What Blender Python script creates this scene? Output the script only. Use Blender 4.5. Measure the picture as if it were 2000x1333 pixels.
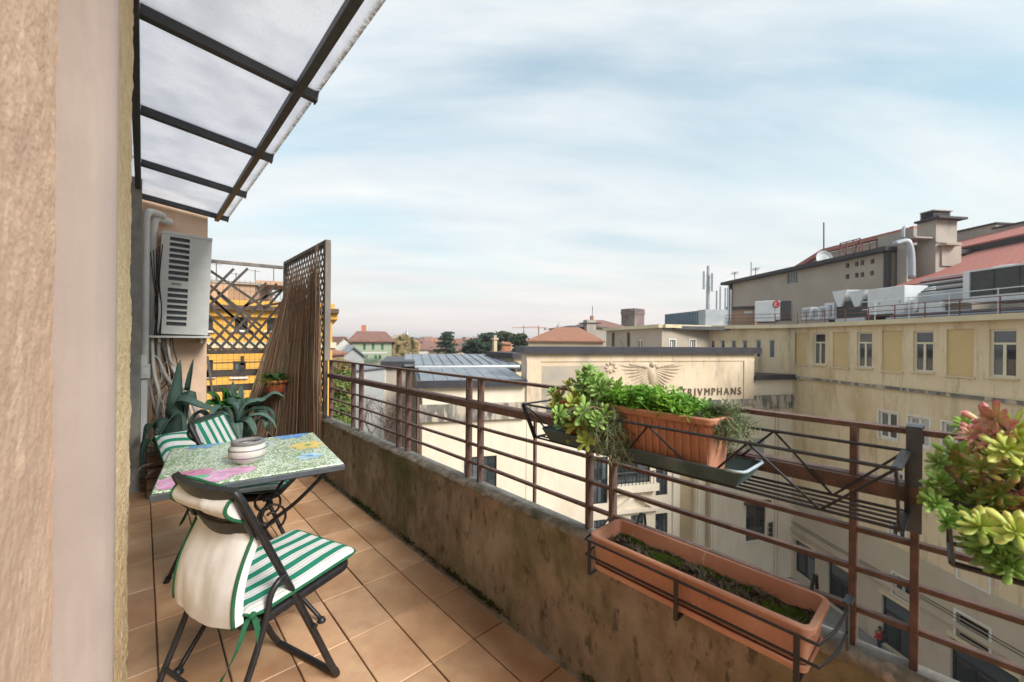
import bpy, math, random
from mathutils import Vector, Matrix, Quaternion, noise as mnoise
R = math.radians
rnd = random.Random(7)
scene = bpy.context.scene
COL = scene.collection
for o in list(bpy.data.objects): bpy.data.objects.remove(o)

# ------------------------------------------------------------------ camera
FPX, YAW, PITCH, ROLL = 799.2, .7343165, -.00035, .0087808
CAM = Vector((0, 0, 1.2429))
c_f = Vector((math.sin(YAW)*math.cos(PITCH), math.cos(YAW)*math.cos(PITCH), math.sin(PITCH)))
c_r = Vector((math.cos(YAW), -math.sin(YAW), 0)); c_u = c_r.cross(c_f)
c_r, c_u = math.cos(ROLL)*c_r + math.sin(ROLL)*c_u, math.cos(ROLL)*c_u - math.sin(ROLL)*c_r
cd = bpy.data.cameras.new('camera'); cam = bpy.data.objects.new('camera', cd); COL.objects.link(cam)
cd.sensor_width = 36; cd.lens = FPX/2000*36; cd.clip_start = .02; cd.clip_end = 6000
cd.dof.use_dof = True; cd.dof.focus_distance = 2.0; cd.dof.aperture_fstop = 4.0
cam.matrix_world = Matrix(((c_r.x, c_u.x, -c_f.x, CAM.x), (c_r.y, c_u.y, -c_f.y, CAM.y), (c_r.z, c_u.z, -c_f.z, CAM.z), (0, 0, 0, 1)))
scene.camera = cam
def ray(x, y): return (x-1000)/FPX*c_r - (y-666.5)/FPX*c_u + c_f
def at(x, y, z): return CAM + ray(x, y)*z

# ------------------------------------------------------------------ sky and sun
TO_SUN = Vector((.12, -.78, .61)).normalized()
world = bpy.data.worlds.new('World'); scene.world = world; world.use_nodes = True
def sky_world():
    nt = world.node_tree; nt.nodes.clear(); N = nt.nodes; L = nt.links
    out = N.new('ShaderNodeOutputWorld'); bg = N.new('ShaderNodeBackground'); L.new(bg.outputs[0], out.inputs[0])
    bg.inputs[1].default_value = .097
    sky = N.new('ShaderNodeTexSky'); sky.sky_type = 'NISHITA'; sky.sun_disc = False
    sky.sun_elevation = math.asin(TO_SUN.z); sky.sun_rotation = math.atan2(TO_SUN.x, TO_SUN.y)
    sky.air_density = 1.3; sky.dust_density = 2.2; sky.ozone_density = 1.6
    tc = N.new('ShaderNodeTexCoord'); sp = N.new('ShaderNodeSeparateXYZ'); L.new(tc.outputs['Generated'], sp.inputs[0])
    def m(op, a, b=None, clamp=False):
        n = N.new('ShaderNodeMath'); n.operation = op; n.use_clamp = clamp
        for i, q in enumerate((a, b)):
            if q is None: continue
            if isinstance(q, (int, float)): n.inputs[i].default_value = q
            else: L.new(q, n.inputs[i])
        return n.outputs[0]
    zc = m('ADD', m('MAXIMUM', sp.outputs[2], 0), .16)
    cb = N.new('ShaderNodeCombineXYZ'); L.new(m('DIVIDE', sp.outputs[0], zc), cb.inputs[0]); L.new(m('DIVIDE', sp.outputs[1], zc), cb.inputs[1])
    mr = N.new('ShaderNodeMapping'); mr.inputs['Rotation'].default_value = (0, 0, R(36)); L.new(cb.outputs[0], mr.inputs[0])   # wind direction of the cloud streaks
    mp = N.new('ShaderNodeMapping'); mp.inputs['Scale'].default_value = (.40, 1.15, 1)
    mp.inputs['Location'].default_value = (15, 8.8, 0); L.new(mr.outputs[0], mp.inputs[0])
    n1 = N.new('ShaderNodeTexNoise'); n1.inputs['Scale'].default_value = .75; n1.inputs['Detail'].default_value = 9
    n1.inputs['Roughness'].default_value = .55; n1.inputs['Distortion'].default_value = .9; L.new(mp.outputs[0], n1.inputs[0])
    rp = N.new('ShaderNodeValToRGB'); rp.color_ramp.elements[0].position = .33; rp.color_ramp.elements[1].position = .56
    rp.color_ramp.elements[0].color = (.34, .34, .34, 1); rp.color_ramp.elements[1].color = (.93, .93, .93, 1)
    L.new(n1.outputs[0], rp.inputs[0])
    # the veil of cloud thickens towards the horizon
    veil = m('MULTIPLY', m('POWER', m('SUBTRACT', 1, m('MAXIMUM', sp.outputs[2], 0)), 3.6), .98)
    mask = m('ADD', m('MULTIPLY', rp.outputs[0], m('SUBTRACT', 1, veil)), veil, True)
    n2 = N.new('ShaderNodeTexNoise'); n2.inputs['Scale'].default_value = 2.2; n2.inputs['Detail'].default_value = 8; L.new(mp.outputs[0], n2.inputs[0])
    cr = N.new('ShaderNodeValToRGB'); cr.color_ramp.elements[0].position = .34; cr.color_ramp.elements[1].position = .66
    cr.color_ramp.elements[0].color = (2.9, 3.15, 3.3, 1); cr.color_ramp.elements[1].color = (3.65, 3.72, 3.70, 1); L.new(n2.outputs[0], cr.inputs[0])
    hz = N.new('ShaderNodeMix'); hz.data_type = 'RGBA'; hz.inputs[7].default_value = (3.6, 3.1, 2.95, 1)
    L.new(m('MULTIPLY', m('POWER', m('SUBTRACT', 1, m('MAXIMUM', sp.outputs[2], 0)), 7), .95), hz.inputs[0]); L.new(cr.outputs[0], hz.inputs[6])
    cl = N.new('ShaderNodeMix'); cl.data_type = 'RGBA'; cl.inputs[0].default_value = .5
    skm = N.new('ShaderNodeMix'); skm.data_type = 'RGBA'; skm.blend_type = 'MULTIPLY'; skm.inputs[0].default_value = 1
    skm.inputs[7].default_value = (.44, .74, .70, 1); L.new(sky.outputs[0], skm.inputs[6])
    mx = N.new('ShaderNodeMix'); mx.data_type = 'RGBA'; L.new(mask, mx.inputs[0]); L.new(skm.outputs[2], mx.inputs[6]); L.new(hz.outputs[2], mx.inputs[7])
    L.new(mx.outputs[2], bg.inputs[0])
sky_world()
sd = bpy.data.lights.new('sun', 'SUN'); sd.energy = 1.9; sd.angle = R(24); sd.color = (1, .955, .90)
sun = bpy.data.objects.new('sun', sd); COL.objects.link(sun); sun.rotation_euler = TO_SUN.to_track_quat('Z', 'Y').to_euler()
vs = scene.view_settings; vs.view_transform = 'Standard'; vs.look = 'None'; vs.exposure = 1.55; vs.gamma = 1; vs.use_curve_mapping = False

# ------------------------------------------------------------------ materials
def _nodes(name):
    m = bpy.data.materials.new(name); m.use_nodes = True
    nt = m.node_tree; b = nt.nodes['Principled BSDF']
    return m, nt, nt.nodes, nt.links, b
def _noise(N, L, co, scale, detail=5, stretch=(1, 1, 1), rough=.55, dist=0.):
    mp = N.new('ShaderNodeMapping'); mp.inputs['Scale'].default_value = stretch; L.new(co, mp.inputs[0])
    n = N.new('ShaderNodeTexNoise'); n.inputs['Scale'].default_value = scale; n.inputs['Detail'].default_value = detail
    n.inputs['Roughness'].default_value = rough; n.inputs['Distortion'].default_value = dist; L.new(mp.outputs[0], n.inputs[0])
    return n.outputs[0]
def _ramp(N, L, fac, p0, p1, c0=(0, 0, 0), c1=(1, 1, 1)):
    r = N.new('ShaderNodeValToRGB'); e = r.color_ramp.elements
    e[0].position, e[1].position = p0, p1; e[0].color, e[1].color = (*c0, 1), (*c1, 1); L.new(fac, r.inputs[0]); return r.outputs[0]
def _mix(N, L, fac, a, b, blend='MIX'):
    x = N.new('ShaderNodeMix'); x.data_type = 'RGBA'; x.blend_type = blend
    for i, q in ((0, fac), (6, a), (7, b)):
        if isinstance(q, (int, float)): x.inputs[i].default_value = q
        elif isinstance(q, tuple): x.inputs[i].default_value = (*q, 1)
        else: L.new(q, x.inputs[i])
    return x.outputs[2]
def mat(name, c, c2=None, scale=8., rough=.7, bump=0., bscale=None, stains=(), spec=.4, metal=0., co='pos', p=(.35, .65), rvar=0., trans=0., bdist=.01, detail=6, stretch=(1, 1, 1)):
    """base colour c .. c2 by noise, then stains: (colour, scale, stretch, lo, hi, amount); rvar: colour change from object to object"""
    m, nt, N, L, b = _nodes(name)
    if co == 'pos': cv = N.new('ShaderNodeNewGeometry').outputs['Position']
    else: cv = N.new('ShaderNodeTexCoord').outputs['Object']
    c2 = c2 or tuple(x*.82 for x in c)
    col = _mix(N, L, _ramp(N, L, _noise(N, L, cv, scale, detail, stretch), *p), c, c2)
    for (sc, ss, st, lo, hi, am) in stains:
        f = _ramp(N, L, _noise(N, L, cv, ss, 7, st, .62), lo, hi, (0, 0, 0), (am, am, am))
        col = _mix(N, L, f, col, sc)
    if rvar:
        oi = N.new('ShaderNodeObjectInfo'); k = N.new('ShaderNodeMapRange'); L.new(oi.outputs['Random'], k.inputs[0])
        k.inputs[3].default_value = 1-rvar; k.inputs[4].default_value = 1+rvar
        hs = N.new('ShaderNodeHueSaturation'); L.new(col, hs.inputs['Color']); L.new(k.outputs[0], hs.inputs['Value']); col = hs.outputs[0]
    L.new(col, b.inputs['Base Color'])
    b.inputs['Roughness'].default_value = rough; b.inputs['Specular IOR Level'].default_value = spec; b.inputs['Metallic'].default_value = metal
    if bump:
        bn = N.new('ShaderNodeBump'); bn.inputs['Strength'].default_value = bump; bn.inputs['Distance'].default_value = bdist
        L.new(_noise(N, L, cv, bscale or scale*4, 6, stretch), bn.inputs['Height']); L.new(bn.outputs[0], b.inputs['Normal'])
    if trans: b.inputs['Transmission Weight'].default_value = trans
    return m
def leafmat(name, c, c2, tip=None, var=.3, rough=.45, sss=.0):
    m, nt, N, L, b = _nodes(name)
    cv = N.new('ShaderNodeNewGeometry').outputs['Position']
    col = _mix(N, L, _ramp(N, L, _noise(N, L, cv, 9, 3), .35, .65), c, c2)
    if tip:   # leaf coordinates: y runs from base to tip
        tc = N.new('ShaderNodeTexCoord'); sp = N.new('ShaderNodeSeparateXYZ'); L.new(tc.outputs['UV'], sp.inputs[0])
        col = _mix(N, L, _ramp(N, L, sp.outputs[1], .40, .95, (0, 0, 0), (.85, .85, .85)), col, tip)
    oi = N.new('ShaderNodeObjectInfo'); k = N.new('ShaderNodeMapRange'); L.new(oi.outputs['Random'], k.inputs[0])
    k.inputs[3].default_value = 1-var; k.inputs[4].default_value = 1+var
    hs = N.new('ShaderNodeHueSaturation'); L.new(col, hs.inputs['Color']); L.new(k.outputs[0], hs.inputs['Value'])
    L.new(hs.outputs[0], b.inputs['Base Color']); b.inputs['Roughness'].default_value = rough; b.inputs['Specular IOR Level'].default_value = .35
    tr = N.new('ShaderNodeBsdfTranslucent'); L.new(hs.outputs[0], tr.inputs[0]); ms = N.new('ShaderNodeMixShader'); ms.inputs[0].default_value = .28
    L.new(b.outputs[0], ms.inputs[1]); L.new(tr.outputs[0], ms.inputs[2]); L.new(ms.outputs[0], nt.nodes['Material Output'].inputs[0])
    return m

# ------------------------------------------------------------------ mesh builder
ORG = {}
class MB:
    def __init__(s): s.v = []; s.f = []; s.uv = None
    def add(s, vs, fs):
        n = len(s.v); s.v += [Vector(q) for q in vs]; s.f += [tuple(i+n for i in q) for q in fs]; return s
    def hexa(s, p):  # 4 bottom, 4 top, same order
        return s.add(p, [(3, 2, 1, 0), (4, 5, 6, 7), (0, 1, 5, 4), (1, 2, 6, 5), (2, 3, 7, 6), (3, 0, 4, 7)])
    def bx(s, x0, x1, y0, y1, z0, z1):
        return s.hexa([(x0, y0, z0), (x1, y0, z0), (x1, y1, z0), (x0, y1, z0), (x0, y0, z1), (x1, y0, z1), (x1, y1, z1), (x0, y1, z1)])
    def bar(s, a, b, w, h, up=(0, 0, 1)):  # rectangular bar, w sideways, h along up
        a = Vector(a); b = Vector(b); d = (b-a).normalized(); sd_ = d.cross(Vector(up))
        if sd_.length < 1e-4: sd_ = d.cross(Vector((1, 0, 0)))
        sd_.normalize(); up2 = sd_.cross(d); x = sd_*w/2; y = up2*h/2
        return s.hexa([a-x-y, a+x-y, a+x+y, a-x+y, b-x-y, b+x-y, b+x+y, b-x+y])
    def tube(s, pts, r, n=8, caps=True):
        pts = [Vector(p) for p in pts]; k = len(pts); rr = r if isinstance(r, (list, tuple)) else [r]*k
        base = len(s.v); nrm = None
        for i in range(k):
            t = (pts[min(i+1, k-1)]-pts[max(i-1, 0)]).normalized()
            if nrm is None:
                nrm = t.orthogonal().normalized()
            else:
                nrm = (nrm - t*nrm.dot(t)); nrm = nrm.normalized() if nrm.length > 1e-6 else t.orthogonal().normalized()
            bn = t.cross(nrm)
            for j in range(n):
                a = 2*math.pi*j/n; s.v.append(pts[i]+(nrm*math.cos(a)+bn*math.sin(a))*rr[i])
        for i in range(k-1):
            for j in range(n):
                a = base+i*n+j; b = base+i*n+(j+1) % n; s.f.append((a, b, b+n, a+n))
        if caps:
            s.f.append(tuple(base+j for j in range(n))[::-1]); s.f.append(tuple(base+(k-1)*n+j for j in range(n)))
        return s
    def prism(s, poly, off):
        n = len(poly); off = Vector(off); P = [Vector(p) for p in poly]
        return s.add(P+[p+off for p in P], [tuple(range(n))[::-1], tuple(range(n, 2*n))]+[(i, (i+1) % n, n+(i+1) % n, n+i) for i in range(n)])
    def lathe(s, prof, n=24, o=(0, 0, 0)):
        o = Vector(o); base = len(s.v); k = len(prof)
        for (r_, z) in prof:
            for j in range(n):
                a = 2*math.pi*j/n; s.v.append(o+Vector((r_*math.cos(a), r_*math.sin(a), z)))
        for i in range(k-1):
            for j in range(n):
                a = base+i*n+j; b = base+i*n+(j+1) % n; s.f.append((a, b, b+n, a+n))
        return s
    def grid(s, fn, nu, nv, flip=False):
        base = len(s.v)
        for i in range(nu+1):
            for j in range(nv+1): s.v.append(Vector(fn(i/nu, j/nv)))
        for i in range(nu):
            for j in range(nv):
                a = base+i*(nv+1)+j; q = (a, a+nv+1, a+nv+2, a+1); s.f.append(q[::-1] if flip else q)
        return s
    def sheet(s, fn, nu, nv, th):  # grid with thickness th along its normal
        eps = 1e-3
        def nr(u, v):
            du = Vector(fn(min(u+eps, 1), v))-Vector(fn(max(u-eps, 0), v)); dv = Vector(fn(u, min(v+eps, 1)))-Vector(fn(u, max(v-eps, 0)))
            q = du.cross(dv); return q.normalized() if q.length > 1e-12 else Vector((0, 0, 1))
        s.grid(lambda u, v: Vector(fn(u, v))+nr(u, v)*th/2, nu, nv); s.grid(lambda u, v: Vector(fn(u, v))-nr(u, v)*th/2, nu, nv, True)
        n1 = (nu+1)*(nv+1); b0 = len(s.v)-2*n1
        def idx(i, j): return b0+i*(nv+1)+j
        rim = [(i, 0) for i in range(nu)]+[(nu, j) for j in range(nv)]+[(i, nv) for i in range(nu, 0, -1)]+[(0, j) for j in range(nv, 0, -1)]
        for q in range(len(rim)):
            a = idx(*rim[q]); b = idx(*rim[(q+1) % len(rim)]); s.f.append((b, a, a+n1, b+n1))
        return s
    def mesh(s, name, m, smooth=False, off=None):
        me = bpy.data.meshes.new(name)
        vs_ = [tuple(q-off) for q in s.v] if off else [tuple(q) for q in s.v]
        me.from_pydata(vs_, [], s.f)
        if m:
            for mm in (m if isinstance(m, (list, tuple)) else [m]): me.materials.append(mm)
        if smooth: me.polygons.foreach_set('use_smooth', [True]*len(me.polygons))
        if s.uv:
            ul = me.uv_layers.new(name='UVMap')
            for lp in me.loops: ul.data[lp.index].uv = s.uv[lp.vertex_index]
        me.update(); return me
    def build(s, name, m, parent=None, smooth=False, bevel=0, kind=None, local=False, seg=2, auto=None):
        off = None if local else (ORG.get(parent.name) if parent else None)
        o = bpy.data.objects.new(name, s.mesh(name, m, smooth, off)); COL.objects.link(o)
        if parent:
            o.parent = parent; ORG[o.name] = ORG.get(parent.name, Vector((0, 0, 0)))
        if bevel:
            b = o.modifiers.new('bevel', 'BEVEL'); b.width = bevel; b.segments = seg; b.limit_method = 'ANGLE'; b.angle_limit = R(40)
            b.harden_normals = False
        if auto:
            me = o.data
            me.polygons.foreach_set('use_smooth', [True]*len(me.polygons)); me.set_sharp_from_angle(angle=R(auto))
        if kind: o['kind'] = kind
        return o
def thing(name, label, cat, loc=(0, 0, 0), group=None, rz=0.):
    o = bpy.data.objects.new(name, None); COL.objects.link(o); o.location = loc; o.rotation_euler.z = rz
    o.empty_display_size = .1; ORG[o.name] = Vector(loc) if not rz else Vector((0, 0, 0))
    o['label'] = label; o['category'] = cat
    if group: o['group'] = group
    return o
def tag(o, label, cat, group=None):
    o['label'] = label; o['category'] = cat
    if group: o['group'] = group
    return o
def inst(me, name, parent, M):
    o = bpy.data.objects.new(name, me); COL.objects.link(o); o.parent = parent; o.matrix_local = M
    ORG[o.name] = ORG.get(parent.name, Vector((0, 0, 0))) if parent else Vector((0, 0, 0)); return o
def copy_tree(o, parent=None):
    c = o.copy(); COL.objects.link(c); c.parent = parent
    for ch in o.children: copy_tree(ch, c)
    return c
def bez(p0, p1, p2, p3, n=12):
    p0, p1, p2, p3 = map(Vector, (p0, p1, p2, p3)); out = []
    for i in range(n+1):
        t = i/n; out.append(p0*(1-t)**3+p1*3*t*(1-t)**2+p2*3*t*t*(1-t)+p3*t**3)
    return out
def spline(pts, n=6):   # Catmull-Rom through pts
    P = [Vector(p) for p in pts]; P = [2*P[0]-P[1]]+P+[2*P[-1]-P[-2]]; out = []
    for i in range(1, len(P)-2):
        a, b, c, d = P[i-1:i+3]
        for k in range(n):
            t = k/n; out.append(.5*((2*b)+(c-a)*t+(2*a-5*b+4*c-d)*t*t+(3*b-a-3*c+d)*t**3))
    out.append(P[-2]); return out

class Wall:
    """a vertical plane through two ground points; s runs along it, z is height, d is out from it towards the viewer"""
    def __init__(w, a, b):
        w.o = Vector((a[0], a[1], 0)); v = Vector((b[0]-a[0], b[1]-a[1], 0)); w.len = v.length; w.d = v.normalized()
        w.n = Vector((w.d.y, -w.d.x, 0))
        if w.n.dot(CAM-w.o) < 0: w.n = -w.n
    def P(w, s, z, d=0.): return w.o+w.d*s+Vector((0, 0, z))+w.n*d
    def sz(w, px, py, d=0.):
        k = ray(px, py); o = w.o+w.n*d; t = (o-CAM).dot(w.n)/k.dot(w.n); p = CAM+k*t; q = p-w.o; return q.dot(w.d), p.z
    def box(w, mb, s0, s1, z0, z1, d0, d1):
        q = [(s0, d0), (s1, d0), (s1, d1), (s0, d1)]
        return mb.hexa([w.P(s, z0, d) for s, d in q]+[w.P(s, z1, d) for s, d in q])
    def holed(w, mb, s0, s1, z0, z1, holes, depth=.25, d=0., thick=None):
        """front sheet with openings and their reveals; holes = (s0,s1,z0,z1)"""
        holes = [(max(a, s0), min(b, s1), max(c, z0), min(e, z1)) for a, b, c, e in holes]
        S = sorted({s0, s1, *[h[0] for h in holes], *[h[1] for h in holes]}); Zs = sorted({z0, z1, *[h[2] for h in holes], *[h[3] for h in holes]})
        for i in range(len(S)-1):
            for j in range(len(Zs)-1):
                cs, cz = (S[i]+S[i+1])/2, (Zs[j]+Zs[j+1])/2
                if any(h[0] < cs < h[1] and h[2] < cz < h[3] for h in holes): continue
                mb.add([w.P(S[i], Zs[j], d), w.P(S[i+1], Zs[j], d), w.P(S[i+1], Zs[j+1], d), w.P(S[i], Zs[j+1], d)], [(0, 1, 2, 3)])
        for a, b, c, e in holes:
            q = [(a, c), (b, c), (b, e), (a, e)]
            for k in range(4):
                (p1, z1_), (p2, z2_) = q[k], q[(k+1) % 4]
                mb.add([w.P(p1, z1_, d), w.P(p2, z2_, d), w.P(p2, z2_, d-depth), w.P(p1, z1_, d-depth)], [(0, 1, 2, 3)])
        return mb
def G(px, z):   # ground point seen in column px at depth z in front of the camera
    lat = (px-1000)/FPX*z; fh = Vector((math.sin(YAW), math.cos(YAW), 0)); rh = Vector((math.cos(YAW), -math.sin(YAW), 0))
    p = fh*z+rh*lat; return (p.x, p.y)
# ================================================================== materials of the balcony
M = {}
M['tile'] = mat('tile', (.50, .295, .16), (.37, .205, .115), 5, .38, .12, 60, [((.60, .40, .25), 2.3, (1, 1, 1), .45, .70, .7), ((.20, .13, .09), 3.6, (1, 1, 1), .58, .76, .55), ((.46, .22, .08), 5, (1, 1, 1), .55, .7, .5)], rvar=.2, bdist=.002)
M['grout'] = mat('grout', (.10, .065, .05), (.07, .05, .04), 40, .9)
M['parapet'] = mat('parapet', (.32, .265, .20), (.20, .16, .115), 16, .95, .8, 120, [((.42, .37, .29), 3.4, (1, 1, .7), .5, .66, .6), ((.16, .15, .065), 2.6, (1, 1, .5), .5, .66, .65), ((.055, .048, .036), 26, (1, 1, .5), .56, .66, .7),
                    ((.075, .10, .022), 1.7, (1, .7, .5), .53, .64, .8), ((.44, .25, .15), 7, (1, 1, .45), .64, .71, .75), ((.46, .38, .28), 48, (1, 1, .6), .64, .70, .5)], bdist=.008, stretch=(1, 1, .55))
M['ledge'] = mat('ledge', (.25, .24, .22), (.13, .125, .115), 14, .9, .6, 80, [((.42, .38, .31), 8, (1, 1, 1), .6, .72, .7), ((.05, .05, .04), 6, (1, 1, 1), .58, .72, .6)], bdist=.006)
M['mortar'] = mat('mortar', (.28, .24, .19), (.14, .12, .09), 22, .95, .7, 70, [((.05, .055, .035), 9, (1, 1, 1), .5, .68, .75), ((.45, .36, .27), 13, (1, 1, 1), .62, .72, .7)], bdist=.008)
M['rust'] = mat('rust', (.165, .10, .082), (.095, .058, .05), 30, .62, .5, 200, [((.28, .12, .05), 26, (1, 1, 1), .6, .72, .7), ((.02, .016, .016), 18, (1, 1, 1), .6, .75, .6)], bdist=.002, spec=.35)
M['peach'] = mat('peach', (.84, .61, .45), (.76, .53, .38), 9, .92, .8, 70, [((.66, .47, .33), 2.5, (1, 1, .5), .5, .7, .6), ((.25, .18, .12), 14, (1, 1, 1), .68, .76, .6)], bdist=.006)
M['smooth'] = mat('smooth', (.37, .305, .27), (.33, .27, .24), 6, .75, .3, 90, [((.28, .24, .23), 9, (3, 3, .12), .52, .72, .5), ((.43, .355, .31), 14, (2, 2, .3), .55, .7, .4)], bdist=.002)
M['yellow_rough'] = mat('yellow_rough', (.86, .68, .42), (.72, .54, .30), 18, .95, 1., 55, [((.48, .36, .22), 20, (1, 1, 1), .6, .72, .5)], bdist=.012)
M['cement'] = mat('cement', (.30, .29, .27), (.20, .195, .18), 9, .9, .35, 80, [((.38, .33, .24), 4, (1, 1, .4), .5, .7, .6)], bdist=.004)
M['frame_dark'] = mat('frame_dark', (.060, .063, .068), (.042, .044, .048), 12, .5, .1, 80, [((.14, .12, .10), 20, (1, 1, 1), .66, .76, .4)])
M['black_metal'] = mat('black_metal', (.018, .019, .021), (.012, .012, .014), 30, .42, .1, 120, [((.05, .04, .035), 40, (1, 1, 1), .66, .75, .5)], spec=.5)
M['grey_metal'] = mat('grey_metal', (.075, .09, .105), (.05, .06, .07), 30, .45, .15, 120, [((.12, .07, .05), 40, (1, 1, 1), .66, .75, .5)], spec=.5)
M['terracotta'] = mat('terracotta', (.48, .225, .14), (.41, .185, .11), 9, .72, .12, 90, [((.52, .27, .17), 5, (1, 1, 1), .52, .75, .5), ((.2, .09, .05), 16, (1, 1, .5), .58, .74, .5), ((.60, .46, .38), 44, (1, 1, .5), .63, .72, .5)], bdist=.002)
M['terracotta_pale'] = mat('terracotta_pale', (.50, .25, .165), (.44, .205, .13), 7, .75, .25, 90, [((.60, .38, .29), 5, (1, 1, .5), .48, .7, .65), ((.62, .52, .45), 38, (1, 1, .4), .62, .72, .5), ((.27, .14, .09), 22, (1, 1, .5), .6, .74, .5)], bdist=.002)
M['clay_red'] = mat('clay_red', (.36, .10, .042), (.29, .075, .032), 12, .7, .1, 80)
M['soil'] = mat('soil', (.045, .03, .022), (.02, .014, .011), 60, .98, 1., 120, bdist=.01)
M['white_pl'] = mat('white_pl', (.62, .62, .60), (.55, .55, .53), 7, .5, .05, 60, [((.30, .29, .26), 5, (1, 1, .3), .6, .8, .35)])
M['pipe'] = mat('pipe', (.66, .66, .65), (.58, .58, .57), 6, .42, 0, None, [((.35, .34, .32), 6, (1, 1, .4), .6, .8, .4)])
M['cable_grey'] = mat('cable_grey', (.36, .34, .31), (.26, .25, .23), 10, .6)
M['cable_white'] = mat('cable_white', (.60, .58, .54), (.48, .46, .42), 10, .55)
M['dark'] = mat('dark', (.02, .021, .023), (.012, .012, .013), 10, .6)
M['wood_grey'] = mat('wood_grey', (.20, .18, .16), (.12, .105, .095), 14, .85, .4, 60, [((.2, .17, .13), 9, (3, 3, .6), .6, .75, .5)], bdist=.002, stretch=(1, 1, .2))
M['wood_dark'] = mat('wood_dark', (.09, .075, .064), (.05, .042, .038), 18, .85, .3, 70, bdist=.002)
M['wood_crate'] = mat('wood_crate', (.15, .095, .058), (.085, .055, .036), 8, .85, .4, 50, bdist=.002, stretch=(.3, 1, 3))

# ================================================================== balcony floor, tile by tile
slab = MB().bx(-.45, 1.36, -1.6, 5.42, -.17, -.006).build('balcony_floor', M['grout']); slab['kind'] = 'structure'
TW, TL, X0, Y0 = .19604, .33333, 1.0311, 1.3622
tile_me = {}
def tile_mesh(w, l, name='floor_tile'):
    k = (round(w, 3), round(l, 3))
    if k not in tile_me:
        h = .004; b = .0025; q = []
        for (sx, sy) in ((-1, -1), (1, -1), (1, 1), (-1, 1)): q.append((sx*w/2, sy*l/2, -.004))
        for (sx, sy) in ((-1, -1), (1, -1), (1, 1), (-1, 1)): q.append((sx*w/2, sy*l/2, h-b))
        for (sx, sy) in ((-1, -1), (1, -1), (1, 1), (-1, 1)): q.append((sx*(w/2-b), sy*(l/2-b), h))
        mb = MB().add(q, [(0, 1, 5, 4), (1, 2, 6, 5), (2, 3, 7, 6), (3, 0, 4, 7), (4, 5, 9, 8), (5, 6, 10, 9), (6, 7, 11, 10), (7, 4, 8, 11), (8, 9, 10, 11)])
        tile_me[k] = mb.mesh(name, M['tile'])
    return tile_me[k]
for i in range(-7, 1):
    for j in range(-8, 12):
        x0 = X0+TW*i; w = TW; l = TL; y0 = Y0+TL*j
        if i == 0: w = 1.196-x0
        if y0 > 5.05: l = 5.30-y0
        if l < .05: continue
        o = inst(tile_mesh(w-.005, l-.005), 'floor_tile', slab, Matrix.Translation((x0+w/2+rnd.uniform(-.0006, .0006), y0+l/2, rnd.uniform(-.0008, .0008)-.001)) @ Matrix.Rotation(rnd.uniform(-.002, .002), 4, 'Z'))

# ================================================================== parapet with its ledge and mortar fillet
par = thing('parapet_wall', 'low rendered parapet wall stained brown with green moss below rusty railing', 'wall', (1.26, 0, 0))
def rough_box(x0, x1, y0, y1, z0, z1, ny, nz, amp, seed, faces='ixt'):
    """parapet body: inner face and top displaced for an uneven render"""
    mb = MB()
    def nz_(y, z): return amp*mnoise.noise(Vector((seed, y*5, z*5)))+amp*.5*mnoise.noise(Vector((seed+5, y*19, z*19)))
    mb.grid(lambda u, v: (x0+nz_(y0+(y1-y0)*u, z0+(z1-z0)*v), y0+(y1-y0)*u, z0+(z1-z0)*v), ny, nz, False)
    mb.grid(lambda u, v: (x0+(x1-x0)*v+(nz_(y0+(y1-y0)*u, z1) if v == 0 else 0), y0+(y1-y0)*u, z1+(amp*.5*mnoise.noise(Vector((seed+9, u*90, v*4))) if 0 < v < 1 else 0)), ny, 4, True)
    mb.add([(x1, y0, z0), (x1, y1, z0), (x1, y1, z1), (x1, y0, z1)], [(0, 1, 2, 3)])
    mb.add([(x0, y0, z0), (x1, y0, z0), (x1, y0, z1), (x0, y0, z1)], [(0, 1, 2, 3)])
    mb.add([(x0, y1, z0), (x0, y1, z1), (x1, y1, z1), (x1, y1, z0)], [(0, 1, 2, 3)])
    return mb
rough_box(1.204, 1.268, -1.6, 5.32, -.02, .520, 420, 44, .007, 1.3).build('wall_body', M['parapet'], par, smooth=True)
rough_box(1.2385, 1.288, -1.6, 5.32, .490, .530, 200, 2, .002, 4.3).build('weathered_ledge', M['ledge'], par, smooth=True)
mb = MB()   # broken mortar along the inner top edge
def mort(u, v):
    y = -1.6+6.92*u; a = v*math.pi/2; k = .006*mnoise.noise(Vector((y*9, v*2, 3)))+.004*mnoise.noise(Vector((y*33, v*5, 3)))
    return (1.240-(.041+k)*math.sin(a), y, .512+(.022+k)*math.cos(a))
mb.grid(mort, 420, 5, True).build('mortar_edge', M['mortar'], par, smooth=True)
def fil(u, v):
    y = -1.6+6.9*u; k = .007*mnoise.noise(Vector((y*7, v*2, 8)))+.004*mnoise.noise(Vector((y*31, v*4, 2)))
    return (1.1925-.004+(.021)*v-(k if v < .9 else 0), y, .001+.024*v**2+(abs(k)*.6 if .1 < v < .9 else 0))
MB().grid(fil, 420, 5, True).build('mortar_fillet', M['mortar'], par, smooth=True)
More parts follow.
